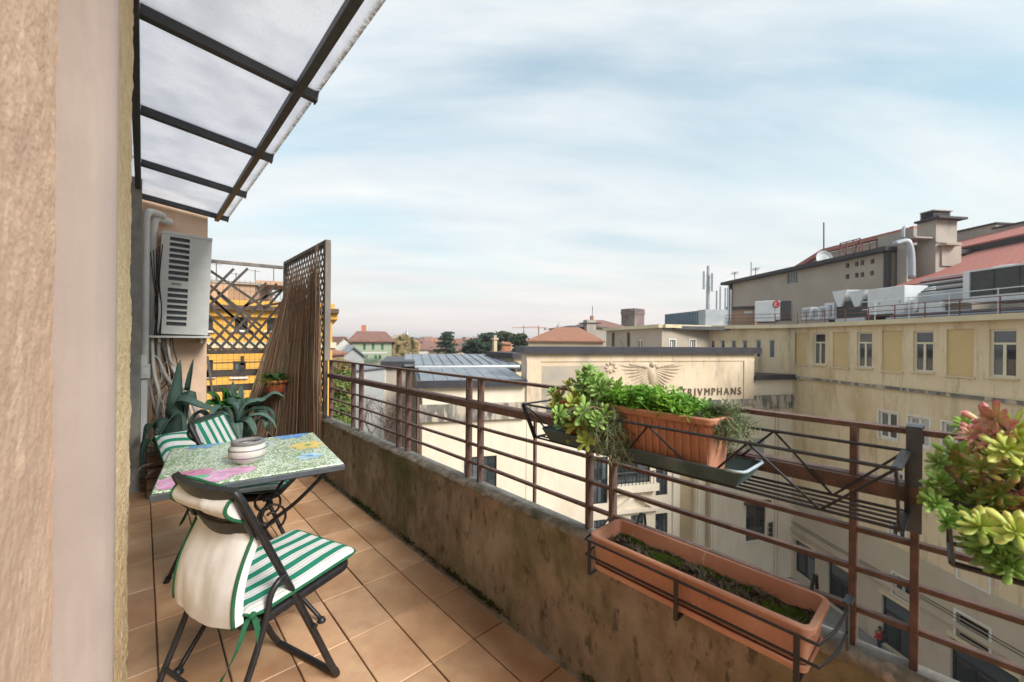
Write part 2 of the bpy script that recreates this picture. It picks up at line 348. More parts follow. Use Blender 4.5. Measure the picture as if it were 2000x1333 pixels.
# moss tufts in the joint
M['moss'] = leafmat('moss', (.035, .05, .012), (.06, .09, .02), None, .2, .9)
M['moss_bright'] = leafmat('moss_bright', (.05, .12, .012), (.11, .15, .02), None, .2, .9)
def tufts(mb, spots, h, n, w=.0016, spread=.5):
    for (x, y, z, k) in spots:
        for _ in range(n):
            a = rnd.uniform(0, 6.28); q = rnd.uniform(.3, 1)*h*k; e = Vector((math.cos(a)*spread*q, math.sin(a)*spread*q, q))
            p = Vector((x+rnd.gauss(0, .004), y+rnd.gauss(0, .004), z)); s_ = Vector((-math.sin(a), math.cos(a), 0))*w
            mb.add([p-s_, p+s_, p+e], [(0, 1, 2)])
mb = MB(); sp_ = []
for _ in range(1500):
    y = rnd.uniform(.2, 3.9); k = mnoise.noise(Vector((y*2.2, 4, 1)))
    if k+rnd.uniform(-.3, .3) > .0: sp_.append((1.2+rnd.gauss(0, .003), y, .018+abs(rnd.gauss(0, .012)), rnd.uniform(.5, 1.3)))
tufts(mb, sp_, .017, 12); mb.build('moss_strip', M['moss'], par, kind='stuff')

# ================================================================== rusty railing
rail = thing('balcony_railing', 'rusty brown iron railing of flat bars standing on the parapet', 'railing', (1.27, 0, .53))
RX = 1.272
for yc in (-.655, .1245, .907, 1.69, 2.4625, 3.2415):
    hw = .0525 if yc < 1 else (.05 if yc < 2 else (.064 if yc < 3 else .079))
    for s_ in (-1, 1):
        MB().bar((RX, yc+s_*hw, .528), (RX, yc+s_*hw, 1.046), .014, .035, (1, 0, 0)).build('post', M['rust'], rail, bevel=.0015)
MB().bar((RX, 3.85, .528), (RX, 3.85, 1.046), .016, .035, (1, 0, 0)).build('post', M['rust'], rail, bevel=.0015)
for y in (1.298, 2.36):
    MB().bar((RX+.045, y, .50), (RX+.045, y, .92), .012, .012, (1, 0, 0)).build('rear_stay', M['rust'], rail)
def long_bar(name, z, w, h, x=RX, wob=.0012):
    mb = MB()
    ys = [-1.5+5.37*k/40 for k in range(41)]
    for k in range(40):
        pass
    pr = [(-w/2, -h/2), (w/2, -h/2), (w/2, h/2), (-w/2, h/2)]; vs_ = []; fs = []
    for k, y in enumerate(ys):
        d = wob*mnoise.noise(Vector((y*3, z*9, 1)))
        vs_ += [(x+a+d, y, z+b+d) for a, b in pr]
    for k in range(40):
        for j in range(4): a = k*4+j; b = k*4+(j+1) % 4; fs.append((a, b, b+4, a+4))
    fs += [(3, 2, 1, 0), (160, 161, 162, 163)]
    return mb.add(vs_, fs).build(name, M['rust'], rail)
long_bar('top_rail', 1.051, .030, .012)
long_bar('middle_rail', .915, .014, .034, RX-.0235)
MB().bx(RX-.0165, RX+.020, -1.5, 3.87, .929, .934).build('middle_rail_flange', M['rust'], rail)
for z in (.802, .708, .613): long_bar('lower_rail', z, .017, .0115, RX-.002)

# ================================================================== house wall on the left
house = thing('house', 'peach and ochre plastered house wall running beside the balcony', 'house', (-.2, 0, 0))
def plaster_x(x, y0, y1, z0, z1, ny, nz, amp, seed, edge=0., slant=0.):   # a wall facing +x
    def f(u, v):
        y = y0+(y1-y0)*u; z = z0+(z1-z0)*v
        k = amp*(mnoise.noise(Vector((seed, y*6, z*6)))+.6*mnoise.noise(Vector((seed, y*22, z*22)))+.4*mnoise.noise(Vector((seed, y*60, z*60))))
        e = edge*(.6*mnoise.noise(Vector((seed+3, 1, z*5)))+.5*mnoise.noise(Vector((seed+3, 2, z*17)))+.4*mnoise.noise(Vector((seed+3, 2, z*50)))) if u > .99 else 0
        return (x+k+slant*(u-1)-(abs(e)*.4 if u > .99 else 0), y+e, z)
    return MB().grid(f, ny, nz)
plaster_x(-.106, -.2, .985, -.02, 3.3, 150, 330, .0036, 2.2).build('peach_wall', M['peach'], house, smooth=True)
mb = MB()   # smooth corner strip beside the door
def strip(u, v):
    a = u*math.pi/2; return (-.112+.078*math.sin(min(1, u*1.15)*math.pi/2)**.8, .98+.03*(1-math.cos(a)), -.02+3.32*v)
mb.grid(strip, 10, 40, True); mb.build('corner_strip', M['smooth'], house, smooth=True)
plaster_x(-.031, .995, 2.0, -.02, 3.3, 60, 420, .0055, 7.7, .07, .055).build('ochre_wall', M['yellow_rough'], house, smooth=True)
MB().bx(-.33, -.10, 1.05, 1.95, -.02, 3.3).bx(-.5, -.30, 1.95, 4.45, -.02, 2.9).build('recess_wall', M['cement'], house)
MB().bx(-.5, -.010, 4.44, 4.60, -.02, 2.9).build('cement_pier', M['cement'], house, bevel=.004)
MB().bx(-.5, -.13, 4.60, 5.05, -.02, 3.2).bx(-.13, .468, 4.985, 5.28, -.02, 3.2).build('chimney_breast', M['peach'], house, bevel=.004)
MB().bx(-9, -.5, -9, 5.3, -19.4, 7).bx(-.5, -.13, -9, -1.6, -19.4, 7).bx(-.5, 1.3, -9, 5.4, -19.4, -.18).build('house_body', M['peach'], house)

# ================================================================== canopy
M['poly'] = None
def polymat():
    m, nt, N, L, b = _nodes('polycarbonate'); cv = N.new('ShaderNodeNewGeometry').outputs['Position']
    dirt = _ramp(N, L, _noise(N, L, cv, 3.2, 8), .42, .72, (.76, .78, .82), (.62, .64, .69))
    spk = _ramp(N, L, _noise(N, L, cv, 90, 4), .56, .70, (0, 0, 0), (.35, .35, .35)); col = _mix(N, L, spk, dirt, (.5, .51, .53))
    # dirt gathers along the drip edge
    sp = N.new('ShaderNodeSeparateXYZ'); L.new(cv, sp.inputs[0])
    ed = _ramp(N, L, sp.outputs[0], .606, .628); nz_ = _ramp(N, L, _noise(N, L, cv, 60, 5), .40, .55)
    mm = N.new('ShaderNodeMath'); mm.operation = 'MULTIPLY'; L.new(ed, mm.inputs[0]); L.new(nz_, mm.inputs[1])
    col = _mix(N, L, mm.outputs[0], col, (.30, .26, .20))
    L.new(col, b.inputs['Base Color']); b.inputs['Roughness'].default_value = .35
    tr = N.new('ShaderNodeBsdfTranslucent'); L.new(col, tr.inputs[0]); ms = N.new('ShaderNodeMixShader'); ms.inputs[0].default_value = .82
    L.new(b.outputs[0], ms.inputs[1]); L.new(tr.outputs[0], ms.inputs[2])
    L.new(ms.outputs[0], N['Material Output'].inputs[0]); return m
M['poly'] = polymat()
can = thing('canopy', 'lean-to canopy of frosted panels on dark metal rafters fixed to house wall', 'canopy', (0, 3, 2.4))
def cz(x): return 2.475-.12*(x+.017)    # underside of rafters
RY = [.30, 1.215, 2.13, 3.05, 3.965, 4.90]
RW = .037
for y in RY:
    MB().bar((-.016, y, cz(-.016)+.022), (.618, y, cz(.618)+.022), RW, .044).build('rafter', M['frame_dark'], can, bevel=.002)
    MB().bar((.618, y, cz(.618)+.024), (.626, y, cz(.626)+.024), RW+.006, .056).build('rafter_cap', M['frame_dark'], can, bevel=.001)
MB().bar((-.034, 1.9, 2.478), (-.034, 4.9, 2.478), .034, .085).build('wall_plate', M['frame_dark'], can, bevel=.002)
MB().bar((.53, -.9, cz(.53)-.008), (.53, 4.915, cz(.53)-.008), .036, .034).build('purlin', M['frame_dark'], can, bevel=.002)
for k in range(len(RY)-1):
    y0, y1 = RY[k]+.004, RY[k+1]-.004
    def pan(u, v, y0=y0, y1=y1):
        x = -.32+.952*u; y = y0+(y1-y0)*v; return (x, y, cz(x)+.052-.006*math.sin(math.pi*v)*math.sin(math.pi*u))
    MB().sheet(pan, 6, 8, .010).build('frosted_panel', M['poly'], can)
MB().bx(-.33, -.02, -.9, RY[0]-.004, cz(-.1)+.05, cz(-.1)+.06).build('frosted_panel', M['poly'], can)
for y in RY:
    MB().bar((-.32, y, cz(-.32)+.062), (.626, y, cz(.626)+.062), .03, .008).build('cover_strip', M['frame_dark'], can)

# ================================================================== air conditioner and its pipework
ac = thing('air_conditioner', 'white outdoor air conditioning unit with louvre slots on wall shelf', 'air conditioner', (.27, 4.85, 1.27))
AM = Matrix.Translation((.2735, 4.74, 1.272)) @ Matrix.Rotation(R(1.6), 4, 'Y')
def aw(x, y, z): return AM @ Vector((x, y, z))
def abox(mb, x0, x1, y0, y1, z0, z1):
    return mb.hexa([aw(*q) for q in [(x0, y0, z0), (x1, y0, z0), (x1, y1, z0), (x0, y1, z0), (x0, y0, z1), (x1, y0, z1), (x1, y1, z1), (x0, y1, z1)]])
abox(MB(), -.18, .18, .030, .24, 0, .905).build('cabinet', M['white_pl'], ac, bevel=.008)
abox(MB(), -.184, .184, .0, .244, .885, .915).build('cabinet_lid', M['white_pl'], ac, bevel=.006)
zs = [.095+.0505*k for k in range(7)]+[.50+.0505*k for k in range(8)]
fp = MB()   # front plate with openings
def plate(mb, x0, x1, z0, z1): abox(mb, x0, x1, 0, .0305 if x1-x0 > .05 and (x0 < -.15 or x1 > .1) else .012, z0, z1)
plate(fp, -.18, -.122, .004, .884); plate(fp, .018, .18, .004, .884); ed = [.004]
for z in zs: ed += [z-.0165, z+.0165]
ed.append(.884)
for k in range(0, len(ed), 2): plate(fp, -.122, .018, ed[k], ed[k+1])
fp.build('front_plate', M['white_pl'], ac)
abox(MB(), -.124, .02, .022, .026, .06, .88).build('louvre_shadow_plate', M['grey_metal'], ac)  # dark plate added behind the slots to stand in for their shade
abox(MB(), -.10, -.03, -.002, .0, .442, .462).build('name_plate', M['cable_grey'], ac)
sh = thing('wall_shelf', 'thin pale shelf bracket under the air conditioner', 'shelf', (.2, 4.85, 1.25))
MB().bx(-.02, .475, 4.70, 4.984, 1.243, 1.262).build('shelf_board', M['white_pl'], sh, bevel=.002)
for x in (.10, .40): MB().bx(x, x+.02, 4.76, 4.984, 1.20, 1.243).build('bracket', M['white_pl'], sh)
for k, (x, y, zt, r_) in enumerate(((.012, 4.70, 2.29, .030), (.062, 4.82, 2.27, .034))):
    pts = [(x, y, 1.263 if k else -.004), (x, y, zt-.06), (x+.004, y, zt), (x+.02, y+.02, zt+.035), (x+.06, y+.08, zt+.05), (x+.12, y+.155-k*.01, zt+.05)]
    o = MB().tube([pts[0], (x, y, 1.8)]+spline(pts[1:], 6), r_, 14).build('drain_pipe', M['pipe'], smooth=True)
    tag(o, ('thin white drain pipe nearest the cement pier with bent top', 'wide white flue pipe bending into peach wall beside air conditioner')[k], 'pipe')
gp = MB().bx(-.008, .03, 4.64, 4.66, .06, 1.1).build('cable_trunking', M['pipe']); tag(gp, 'slim white cable trunking on cement pier below the shelf', 'trunking')
jb = thing('junction_box', 'small white junction box on trunking below air conditioner', 'box', (.02, 4.6, .95))
MB().bx(-.012, .050, 4.615, 4.64, .90, 1.02).build('box_body', M['white_pl'], jb, bevel=.004); MB().bx(.0, .038, 4.611, 4.615, .93, .99).build('box_cover', M['pipe'], jb)
cr_ = random.Random(31)
cdat = [('thick grey insulated refrigerant hose sagging below air conditioner', 'cable_grey', .016, [(.10, 4.80, 1.243), (.12, 4.78, 1.0), (.22, 4.72, .78), (.30, 4.70, .62), (.34, 4.72, .40)]),
        ('thick pale insulated hose crossing down beneath wall shelf', 'cable_white', .017, [(.16, 4.84, 1.243), (.19, 4.80, 1.02), (.27, 4.76, .82), (.36, 4.72, .60), (.40, 4.74, .38)]),
        ('pale hose hanging straight down beside trunking', 'cable_white', .014, [(.06, 4.78, 1.243), (.075, 4.74, .95), (.11, 4.72, .75), (.10, 4.72, .55), (.16, 4.74, .34)]),
        ('grey hose looping to floor behind wooden crate', 'cable_grey', .012, [(.12, 4.86, 1.243), (.05, 4.80, .95), (.07, 4.76, .70), (.14, 4.70, .48), (.26, 4.72, .36)])]
for lb, mt, r_, pts in cdat: tag(MB().tube(spline(pts, 8), r_, 8).build('insulated_hose', M[mt], smooth=True), lb, 'hose')
for k in range(16):
    x = cr_.uniform(.02, .2); y = cr_.uniform(4.78, 4.9); pts = [(x, y, 1.243)]
    z = 1.243
    while z > .45:
        z -= cr_.uniform(.1, .22); pts.append((min(.3, max(.005, x+cr_.uniform(-.03, .09))), y+cr_.uniform(-.05, .02), z))
    pts.append((pts[-1][0]+cr_.uniform(.03, .15), y-.03, cr_.uniform(.30, .38)))
    tag(MB().tube(spline(pts, 5), cr_.uniform(.0035, .006), 6).build('loose_cable', M[('cable_grey', 'cable_white', 'dark', 'cable_grey')[k % 4]], smooth=True),
        'one of the thin loose cables hanging tangled below the wall shelf', 'cable', 'tangled cables')
for k in range(5):
    x = .075+.01*k
    tag(MB().tube(spline([(x, 4.69+.01*k, 1.263), (x+cr_.uniform(-.02, .02), 4.68, 1.5), (x-.01, 4.69, 1.75), (x-.03+.01*k, 4.70, 1.98+.02*k)], 6), .004, 6).build('black_cable', M['dark'], smooth=True),
        'one of the thin black cables rising beside the air conditioner', 'cable', 'black cables')

# ================================================================== trellises and reed screen
tr2 = thing('diamond_trellis', 'grey wooden trellis with small diamond lattice above the parapet', 'trellis', (1.22, 4.55, .54))
TX = 1.235
MB().bar((TX, 3.868, 1.05), (TX, 3.868, 2.105), .05, .05, (1, 0, 0)).build('post', M['wood_grey'], tr2, bevel=.003)
MB().bar((TX-.01, 3.868, .54), (TX-.01, 3.868, 1.05), .034, .034, (1, 0, 0)).build('post', M['wood_dark'], tr2, bevel=.003)
MB().bar((TX, 5.30, .54), (TX, 5.30, 2.105), .052, .052, (1, 0, 0)).build('post', M['wood_grey'], tr2, bevel=.003)
MB().bar((TX, 3.843, 2.122), (TX, 5.33, 2.122), .046, .034).build('top_bar', M['wood_grey'], tr2, bevel=.003)
MB().bar((TX, 3.893, .60), (TX, 5.274, .60), .04, .04).build('bottom_bar', M['wood_grey'], tr2, bevel=.003)
def diag(parent, a0, a1, z0, z1, step, slope, put, w, th, mtl, skip=None, name='slat'):
    """diagonal slats of one direction clipped to a0..a1 x z0..z1; put(a,z) gives the point"""
    c = a0-(z1-z0)/abs(slope) if slope > 0 else a0
    k = 0
    while c < a1+(z1-z0)/abs(slope):
        # line a = c + (z-z0)/slope
        pts = []
        for z in (z0, z1):
            pts.append((c+(z-z0)/slope, z))
        (aa, za), (ab, zb) = pts
        def clip(aa, za, ab, zb):
            t0, t1 = 0., 1.
            d = ab-aa
            for lim, sg in ((a0, 1), (a1, -1)):
                fa = (aa-lim)*sg; fb = (ab-lim)*sg
                if fa < 0 and fb < 0: return None
                if fa < 0: t0 = max(t0, fa/(fa-fb))
                elif fb < 0: t1 = min(t1, fa/(fa-fb))
            if t1-t0 < .04: return None
            return t0, t1
        q = clip(aa, za, ab, zb)
        if q and not (skip and skip(k)):
            t0, t1 = q
            p = put(aa+(ab-aa)*t0, za+(zb-za)*t0); p2 = put(aa+(ab-aa)*t1, za+(zb-za)*t1)
            MB().bar(p, p2, th, w, put.up).build(name, mtl, parent)
        c += step; k += 1
class Put:
    def __init__(s, fn, nrm): s.fn = fn; s.n = Vector(nrm); s.up = (0, 0, 1)
    def __call__(s, a, z): return s.fn(a, z)
diag(tr2, 3.895, 5.272, .62, 2.10, .088, 1.25, Put(lambda a, z: (TX-.004, a, z), (1, 0, 0)), .020, .006, M['wood_grey'])
diag(tr2, 3.895, 5.272, .62, 2.10, .088, -1.25, Put(lambda a, z: (TX+.004, a, z), (1, 0, 0)), .020, .006, M['wood_grey'])
tr1 = thing('broken_trellis', 'weathered wooden trellis with broken missing slats closing the balcony end', 'trellis', (.85, 5.33, 0))
YT = 5.335
MB().bar((.47, YT, 2.055), (1.206, YT, 2.072), .03, .036).build('top_bar', M['wood_grey'], tr1, bevel=.003)
MB().bar((.47, YT, 1.095), (1.206, YT, 1.10), .034, .042).build('middle_bar', M['wood_dark'], tr1, bevel=.003)
MB().bar((.47, YT, .20), (1.206, YT, .20), .034, .042).build('bottom_bar', M['wood_dark'], tr1, bevel=.003)
MB().bar((.492, YT, 0), (.475, YT, 2.04), .036, .03, (1, 0, 0)).build('side_post', M['wood_dark'], tr1, bevel=.003)
MB().bar((.56, YT-.05, .55), (.50, YT-.06, 1.06), .03, .02, (1, 0, 0)).build('loose_plank', M['wood_grey'], tr1)
def slat1(x0, z0, x1, z1, y): MB().bar((x0, y, z0), (x1, y, z1), .008, .026).build('slat', M['wood_dark'], tr1)
for k in range(7):   # the lower field is still whole
    x0 = .49+.105*k; slat1(x0, 1.11, min(1.2, x0+.55), 1.11+.77*(min(1.2, x0+.55)-x0)/.55, YT-.006)
for k in range(7):
    x1 = 1.19-.105*k; slat1(x1, 1.11, max(.49, x1-.6), 1.11+.62*(x1-max(.49, x1-.6))/.6, YT+.006)
slat1(.49, 1.55, .86, 2.02, YT-.006); slat1(.49, 1.68, .73, 2.0, YT-.006); slat1(.49, 1.98, 1.05, 1.58, YT+.006); slat1(.49, 1.83, 1.0, 1.38, YT+.006)
slat1(.83, 1.60, 1.2, 1.82, YT-.006); slat1(.88, 1.58, 1.2, 1.66, YT-.012); slat1(.49, 1.70, .92, 1.30, YT+.006)
for z in (.42, .56, .70, .86, .98):   # planks across the lower half
    if z in (.86, .70): MB().bx(.49, 1.2, YT-.010, YT+.008, z-.03, z+.045).build('plank', M['wood_dark'], tr1)
    else: MB().bx(.49, 1.2, YT-.006, YT+.002, z-.006, z+.006).build('rod', M['wood_dark'], tr1)
for z in (.93, 1.0): MB().bx(.80, .83, YT-.012, YT+.006, z-.05, z+.05).build('upright', M['wood_dark'], tr1)
wm = MB()
for k in range(15): wm.tube([(.49+.05*k, YT+.03, .2), (.49+.05*k, YT+.03, 1.90)], .0016, 4, False)
for k in range(18): wm.tube([(.48, YT+.032, .25+.095*k), (1.21, YT+.032, .25+.095*k)], .0016, 4, False)
wmo = wm.build('wire_mesh', M['wood_dark'], tr1, kind='stuff')

reed = thing('reed_screen', 'frayed brown reed screen hung fan-wise inside the trellis corner', 'screen', (1.0, 4.6, 0))
RM = [MB() for _ in range(4)]; rr_ = random.Random(5)
bot = spline([(1.185, 3.86, .0), (1.165, 4.15, .0), (1.12, 4.55, .0), (1.05, 4.86, .0), (.93, 5.06, .0), (.80, 5.16, .0), (.70, 5.22, .0)], 20)
top = spline([(1.195, 3.92, 2.0), (1.195, 4.20, 1.92), (1.19, 4.48, 1.86), (1.185, 4.66, 1.86), (1.175, 4.80, 1.82), (1.165, 4.92, 1.74), (1.15, 5.02, 1.60)], 20)
NR = 1500
for k in range(NR):
    t = rr_.random()*(len(bot)-1); i = min(int(t), len(bot)-2); w = t-i
    b = bot[i].lerp(bot[i+1], w); t_ = top[i].lerp(top[i+1], w); q = t/(len(bot)-1)
    b = b+Vector((rr_.gauss(0, .016), rr_.gauss(0, .03), 0)); e = t_+Vector((-abs(rr_.gauss(0, .008)), rr_.gauss(0, .03), rr_.gauss(-.03, .09)-.5*(rr_.random()**4)))
    if e.x > 1.2: e.x = 1.2
    lift = .0
    if q > .66: lift = .28*(q-.66)/.34+rr_.uniform(-.05, .05); b = b.lerp(e, max(0, lift)*.8)
    mid = b.lerp(e, .5)+Vector((-.018*rr_.random(), rr_.gauss(0, .008), 0))
    if q < .2 and rr_.random() < .3: mid.y += rr_.gauss(0, .02)
    r0 = rr_.uniform(.0013, .0034)
    RM[rr_.choice((0, 0, 1, 1, 1, 2, 2, 3))].tube([b, mid, e], [r0, r0*.9, r0*.35], 4, False)
for nm_, c_, mb in zip(('straw_reeds', 'brown_reeds', 'russet_reeds', 'dark_reeds'), ((.40, .30, .20), (.28, .18, .115), (.33, .16, .09), (.12, .085, .065)), RM):
    mb.build(nm_, mat(nm_, c_, tuple(x*.6 for x in c_), 40, .75, stretch=(1, 1, .08), p=(.3, .7)), reed, kind='stuff')
for zf in (.18, .42, .66, .86):
    pts = [bot[i].lerp(top[i], zf)+Vector((-.022, 0, 0)) for i in range(0, len(bot), 6)]
    MB().tube(pts, .0014, 5).build('binding_wire', M['rust'], reed)
# ================================================================== table
def atY(px, py, y):
    k = ray(px, py); return CAM+k*((y-CAM.y)/k.y)
def atX(px, py, x):
    k = ray(px, py); return CAM+k*((x-CAM.x)/k.x)
def ceramic():
    m, nt, N, L, b = _nodes('painted_ceramic'); cv = N.new('ShaderNodeTexCoord').outputs['Object']
    a = _noise(N, L, cv, 34, 4, (1.0, 2.2, 1), .5, 2.4); a2 = _noise(N, L, cv, 30, 3, (2.4, 1, 1), .5, 2.0); g = _noise(N, L, cv, 7, 4)
    base = _mix(N, L, _ramp(N, L, g, .38, .62), (.26, .38, .20), (.50, .58, .44))
    col = _mix(N, L, _ramp(N, L, a, .46, .56), base, (.15, .27, .11))
    col = _mix(N, L, _ramp(N, L, a2, .50, .56, (0, 0, 0), (.9, .9, .9)), col, (.70, .74, .66))
    L.new(col, b.inputs['Base Color']); b.inputs['Roughness'].default_value = .22; b.inputs['Specular IOR Level'].default_value = .5
    return m
M['ceramic'] = ceramic()
def flat(name, c, rough=.25): return mat(name, c, tuple(min(.8, x*1.5) for x in c), 24, rough, 0, None, [((.62, .66, .58), 34, (1, 2, 1), .56, .64, .7), (tuple(x*.6 for x in c), 30, (2, 1, 1), .6, .7, .6)], co='obj')
M['pink'] = flat('pink', (.50, .26, .42)); M['pink2'] = flat('pink2', (.42, .14, .26)); M['blue_paint'] = flat('blue_paint', (.12, .27, .52)); M['blue2'] = flat('blue2', (.30, .47, .62))
M['yellow_paint'] = flat('yellow_paint', (.55, .42, .13)); M['green_paint'] = flat('green_paint', (.10, .34, .20)); M['lilac'] = flat('lilac', (.42, .42, .5)); M['orange_paint'] = flat('orange_paint', (.60, .33, .2))
TAB = thing('bistro_table', 'small table with painted green floral ceramic top on wrought iron legs', 'table', (.382, 2.212, 0), rz=R(-6.5))
tw, tl = .322, .362
MB().bx(-tw, tw, -tl, tl, .672, .696).build('table_rim', M['grey_metal'], TAB, bevel=.003)
MB().bx(-tw+.005, tw-.005, -tl+.005, tl-.005, .6962, .702).build('tabletop', M['ceramic'], TAB, bevel=.002)
def petal(cx, cy, a, l, w, m_, z=.7026, name='painted_petal'):
    q = []; rp = random.Random(int(cx*1e4+a*77))
    for k in range(16):
        t = 2*math.pi*k/16; x = l*.5*(1+math.cos(t)); y = w*.5*math.sin(t)*(1+.35*math.cos(t))*(1+.12*rp.uniform(-1, 1))
        X_ = cx+x*math.cos(a)-y*math.sin(a); Y_ = cy+x*math.sin(a)+y*math.cos(a)
        q.append((max(-tw+.006+.0004*k, min(tw-.006-.0004*k, X_)), max(-tl+.006+.0004*k, min(tl-.006-.0004*k, Y_)), z))
    MB().add(q, [tuple(range(16))]).build(name, M[m_], TAB)
fx, fy = -.205, -.245
for q, (a, l, w, m_) in enumerate(((8, .21, .10, 'pink'), (95, .125, .13, 'pink2'), (170, .115, .085, 'pink'), (215, .13, .09, 'pink'), (330, .13, .11, 'pink'))): petal(fx, fy, R(a), l, w, m_, .7026+.00025*q)
petal(fx-.05, fy, 0, .10, .06, 'green_paint', .7042)
for k, (cx, cy, c, n, r_) in enumerate(((-.19, .34, 'blue_paint', 5, .075), (.20, .335, 'blue_paint', 6, .085), (.24, .06, 'yellow_paint', 6, .085), (.215, -.16, 'blue2', 6, .06), (.07, .21, 'lilac', 5, .05), (-.07, .03, 'orange_paint', 4, .045))):
    for j in range(n): petal(cx, cy, 2*math.pi*j/n+k, r_, r_*.62, c, .7026+.00025*j)
    petal(cx-.015, cy, 0, .03, .028, 'green_paint' if k % 2 == 0 else 'blue_paint', .7045)
for sx in (-1, 1):
    for sy in (-1, 1):
        pts = spline([(sx*.27, sy*.31, .672), (sx*.16, sy*.20, .52), (sx*.055, sy*.10, .40), (sx*.05, sy*.095, .33), (sx*.13, sy*.18, .16), (sx*.245, sy*.30, .012)], 6)
        lg = MB().tube(pts, .0085, 8).build('leg', M['black_metal'], TAB, smooth=True)
        MB().lathe([(0, 0), (.016, .001), (.018, .008), (.010, .022), (0, .024)], 12, (sx*.245, sy*.30, .0)).build('foot', M['black_metal'], lg, smooth=True)
for sy in (-1, 1):
    MB().tube([(-.27, sy*.31, .662), (.27, sy*.31, .662)], .008, 8).build('top_brace', M['black_metal'], TAB)
    for sx in (-1, 1):
        pts = []
        for k in range(26):
            t = k/25; a = R(-60)+t*R(560); r_ = .058*(1-t)+.012; pts.append((sx*(.062+.0*t)+sx*r_*math.cos(a), sy*.098, .435+r_*math.sin(a)))
        MB().tube(pts, .0055, 6).build('scroll', M['black_metal'], TAB, smooth=True)
MB().tube([(0, -.10, .40), (0, .10, .40)], .008, 8).build('waist_bar', M['black_metal'], TAB)
MB().tube([(-.06, 0, .37), (.06, 0, .37)], .008, 8).build('waist_bar', M['black_metal'], TAB)

# ash pot
M['glaze'] = mat('glaze', (.60, .58, .54), (.50, .48, .44), 20, .35, .05, 60); M['glaze_grey'] = mat('glaze_grey', (.23, .22, .23), (.17, .16, .17), 20, .4)
ash = thing('ceramic_pot', 'round white ceramic ashtray pot with grey bands on the table', 'pot', (.345, 2.10, .7024))
def sub(prof, a, b): return [p for p in prof if a <= p[1] <= b]
body = [(.0, .0), (.040, .0), (.044, .004), (.060, .014), (.071, .030), (.0735, .042), (.072, .050), (.066, .060), (.060, .066)]
MB().lathe(body+[(.060, .066), (.050, .067), (.047, .062), (.055, .045), (.045, .012), (0, .010)], 36, (.345, 2.10, .7024)).build('pot_body', M['glaze'], ash, smooth=True).scale.z = 1.24
for z, r_ in ((.026, .0692), (.050, .0725)):
    MB().lathe([(r_-.001, z-.003), (r_+.0012, z-.001), (r_+.001, z+.001), (r_-.0015, z+.003)], 36, (.345, 2.10, .7024)).build('grey_band', M['glaze_grey'], ash, smooth=True).scale.z = 1.24
MB().lathe([(.0605, .0655), (.0635, .070), (.0620, .077), (.056, .079), (.045, .076), (.041, .068), (.048, .066)], 36, (.345, 2.10, .7024)).build('lid_ring', M['glaze_grey'], ash, smooth=True).scale.z = 1.24

# ================================================================== folding chairs
def stripemat():
    m, nt, N, L, b = _nodes('striped_canvas'); cv = N.new('ShaderNodeTexCoord').outputs['Object']
    sp = N.new('ShaderNodeSeparateXYZ'); L.new(cv, sp.inputs[0])
    def mth(op, a, k):
        n = N.new('ShaderNodeMath'); n.operation = op; L.new(a, n.inputs[0]); n.inputs[1].default_value = k; return n.outputs[0]
    f = mth('FRACT', mth('MULTIPLY', mth('ADD', sp.outputs[1], 1.015), 1/.067), 0)
    r_ = N.new('ShaderNodeValToRGB'); r_.color_ramp.interpolation = 'CONSTANT'; e = r_.color_ramp.elements
    G_, W_, P_ = (.022, .205, .135, 1), (.66, .65, .63, 1), (.24, .30, .33, 1)
    e[0].position = 0; e[0].color = G_; e[1].position = .44; e[1].color = W_
    for p, c in ((.58, P_), (.61, W_), (.83, P_), (.86, W_)): q = e.new(p); q.color = c
    L.new(f, r_.inputs[0]); dirt = _ramp(N, L, _noise(N, L, cv, 9, 6), .4, .75, (1, 1, 1), (.8, .77, .72))
    L.new(_mix(N, L, 1., r_.outputs[0], dirt, 'MULTIPLY'), b.inputs['Base Color']); b.inputs['Roughness'].default_value = .9; b.inputs['Specular IOR Level'].default_value = .15
    bn = N.new('ShaderNodeBump'); bn.inputs['Strength'].default_value = .25; bn.inputs['Distance'].default_value = .004
    L.new(_noise(N, L, cv, 22, 4), bn.inputs['Height']); L.new(bn.outputs[0], b.inputs['Normal']); return m
M['stripe'] = stripemat()
M['canvas'] = mat('canvas', (.72, .70, .69), (.62, .595, .585), 7, .92, .3, 26, [((.36, .29, .23), 6, (1, 1, .35), .58, .78, .45)], co='obj', bdist=.004, spec=.15)
M['green_cloth'] = mat('green_cloth', (.028, .13, .062), (.02, .095, .045), 20, .9, .2, 90, co='obj', spec=.15)
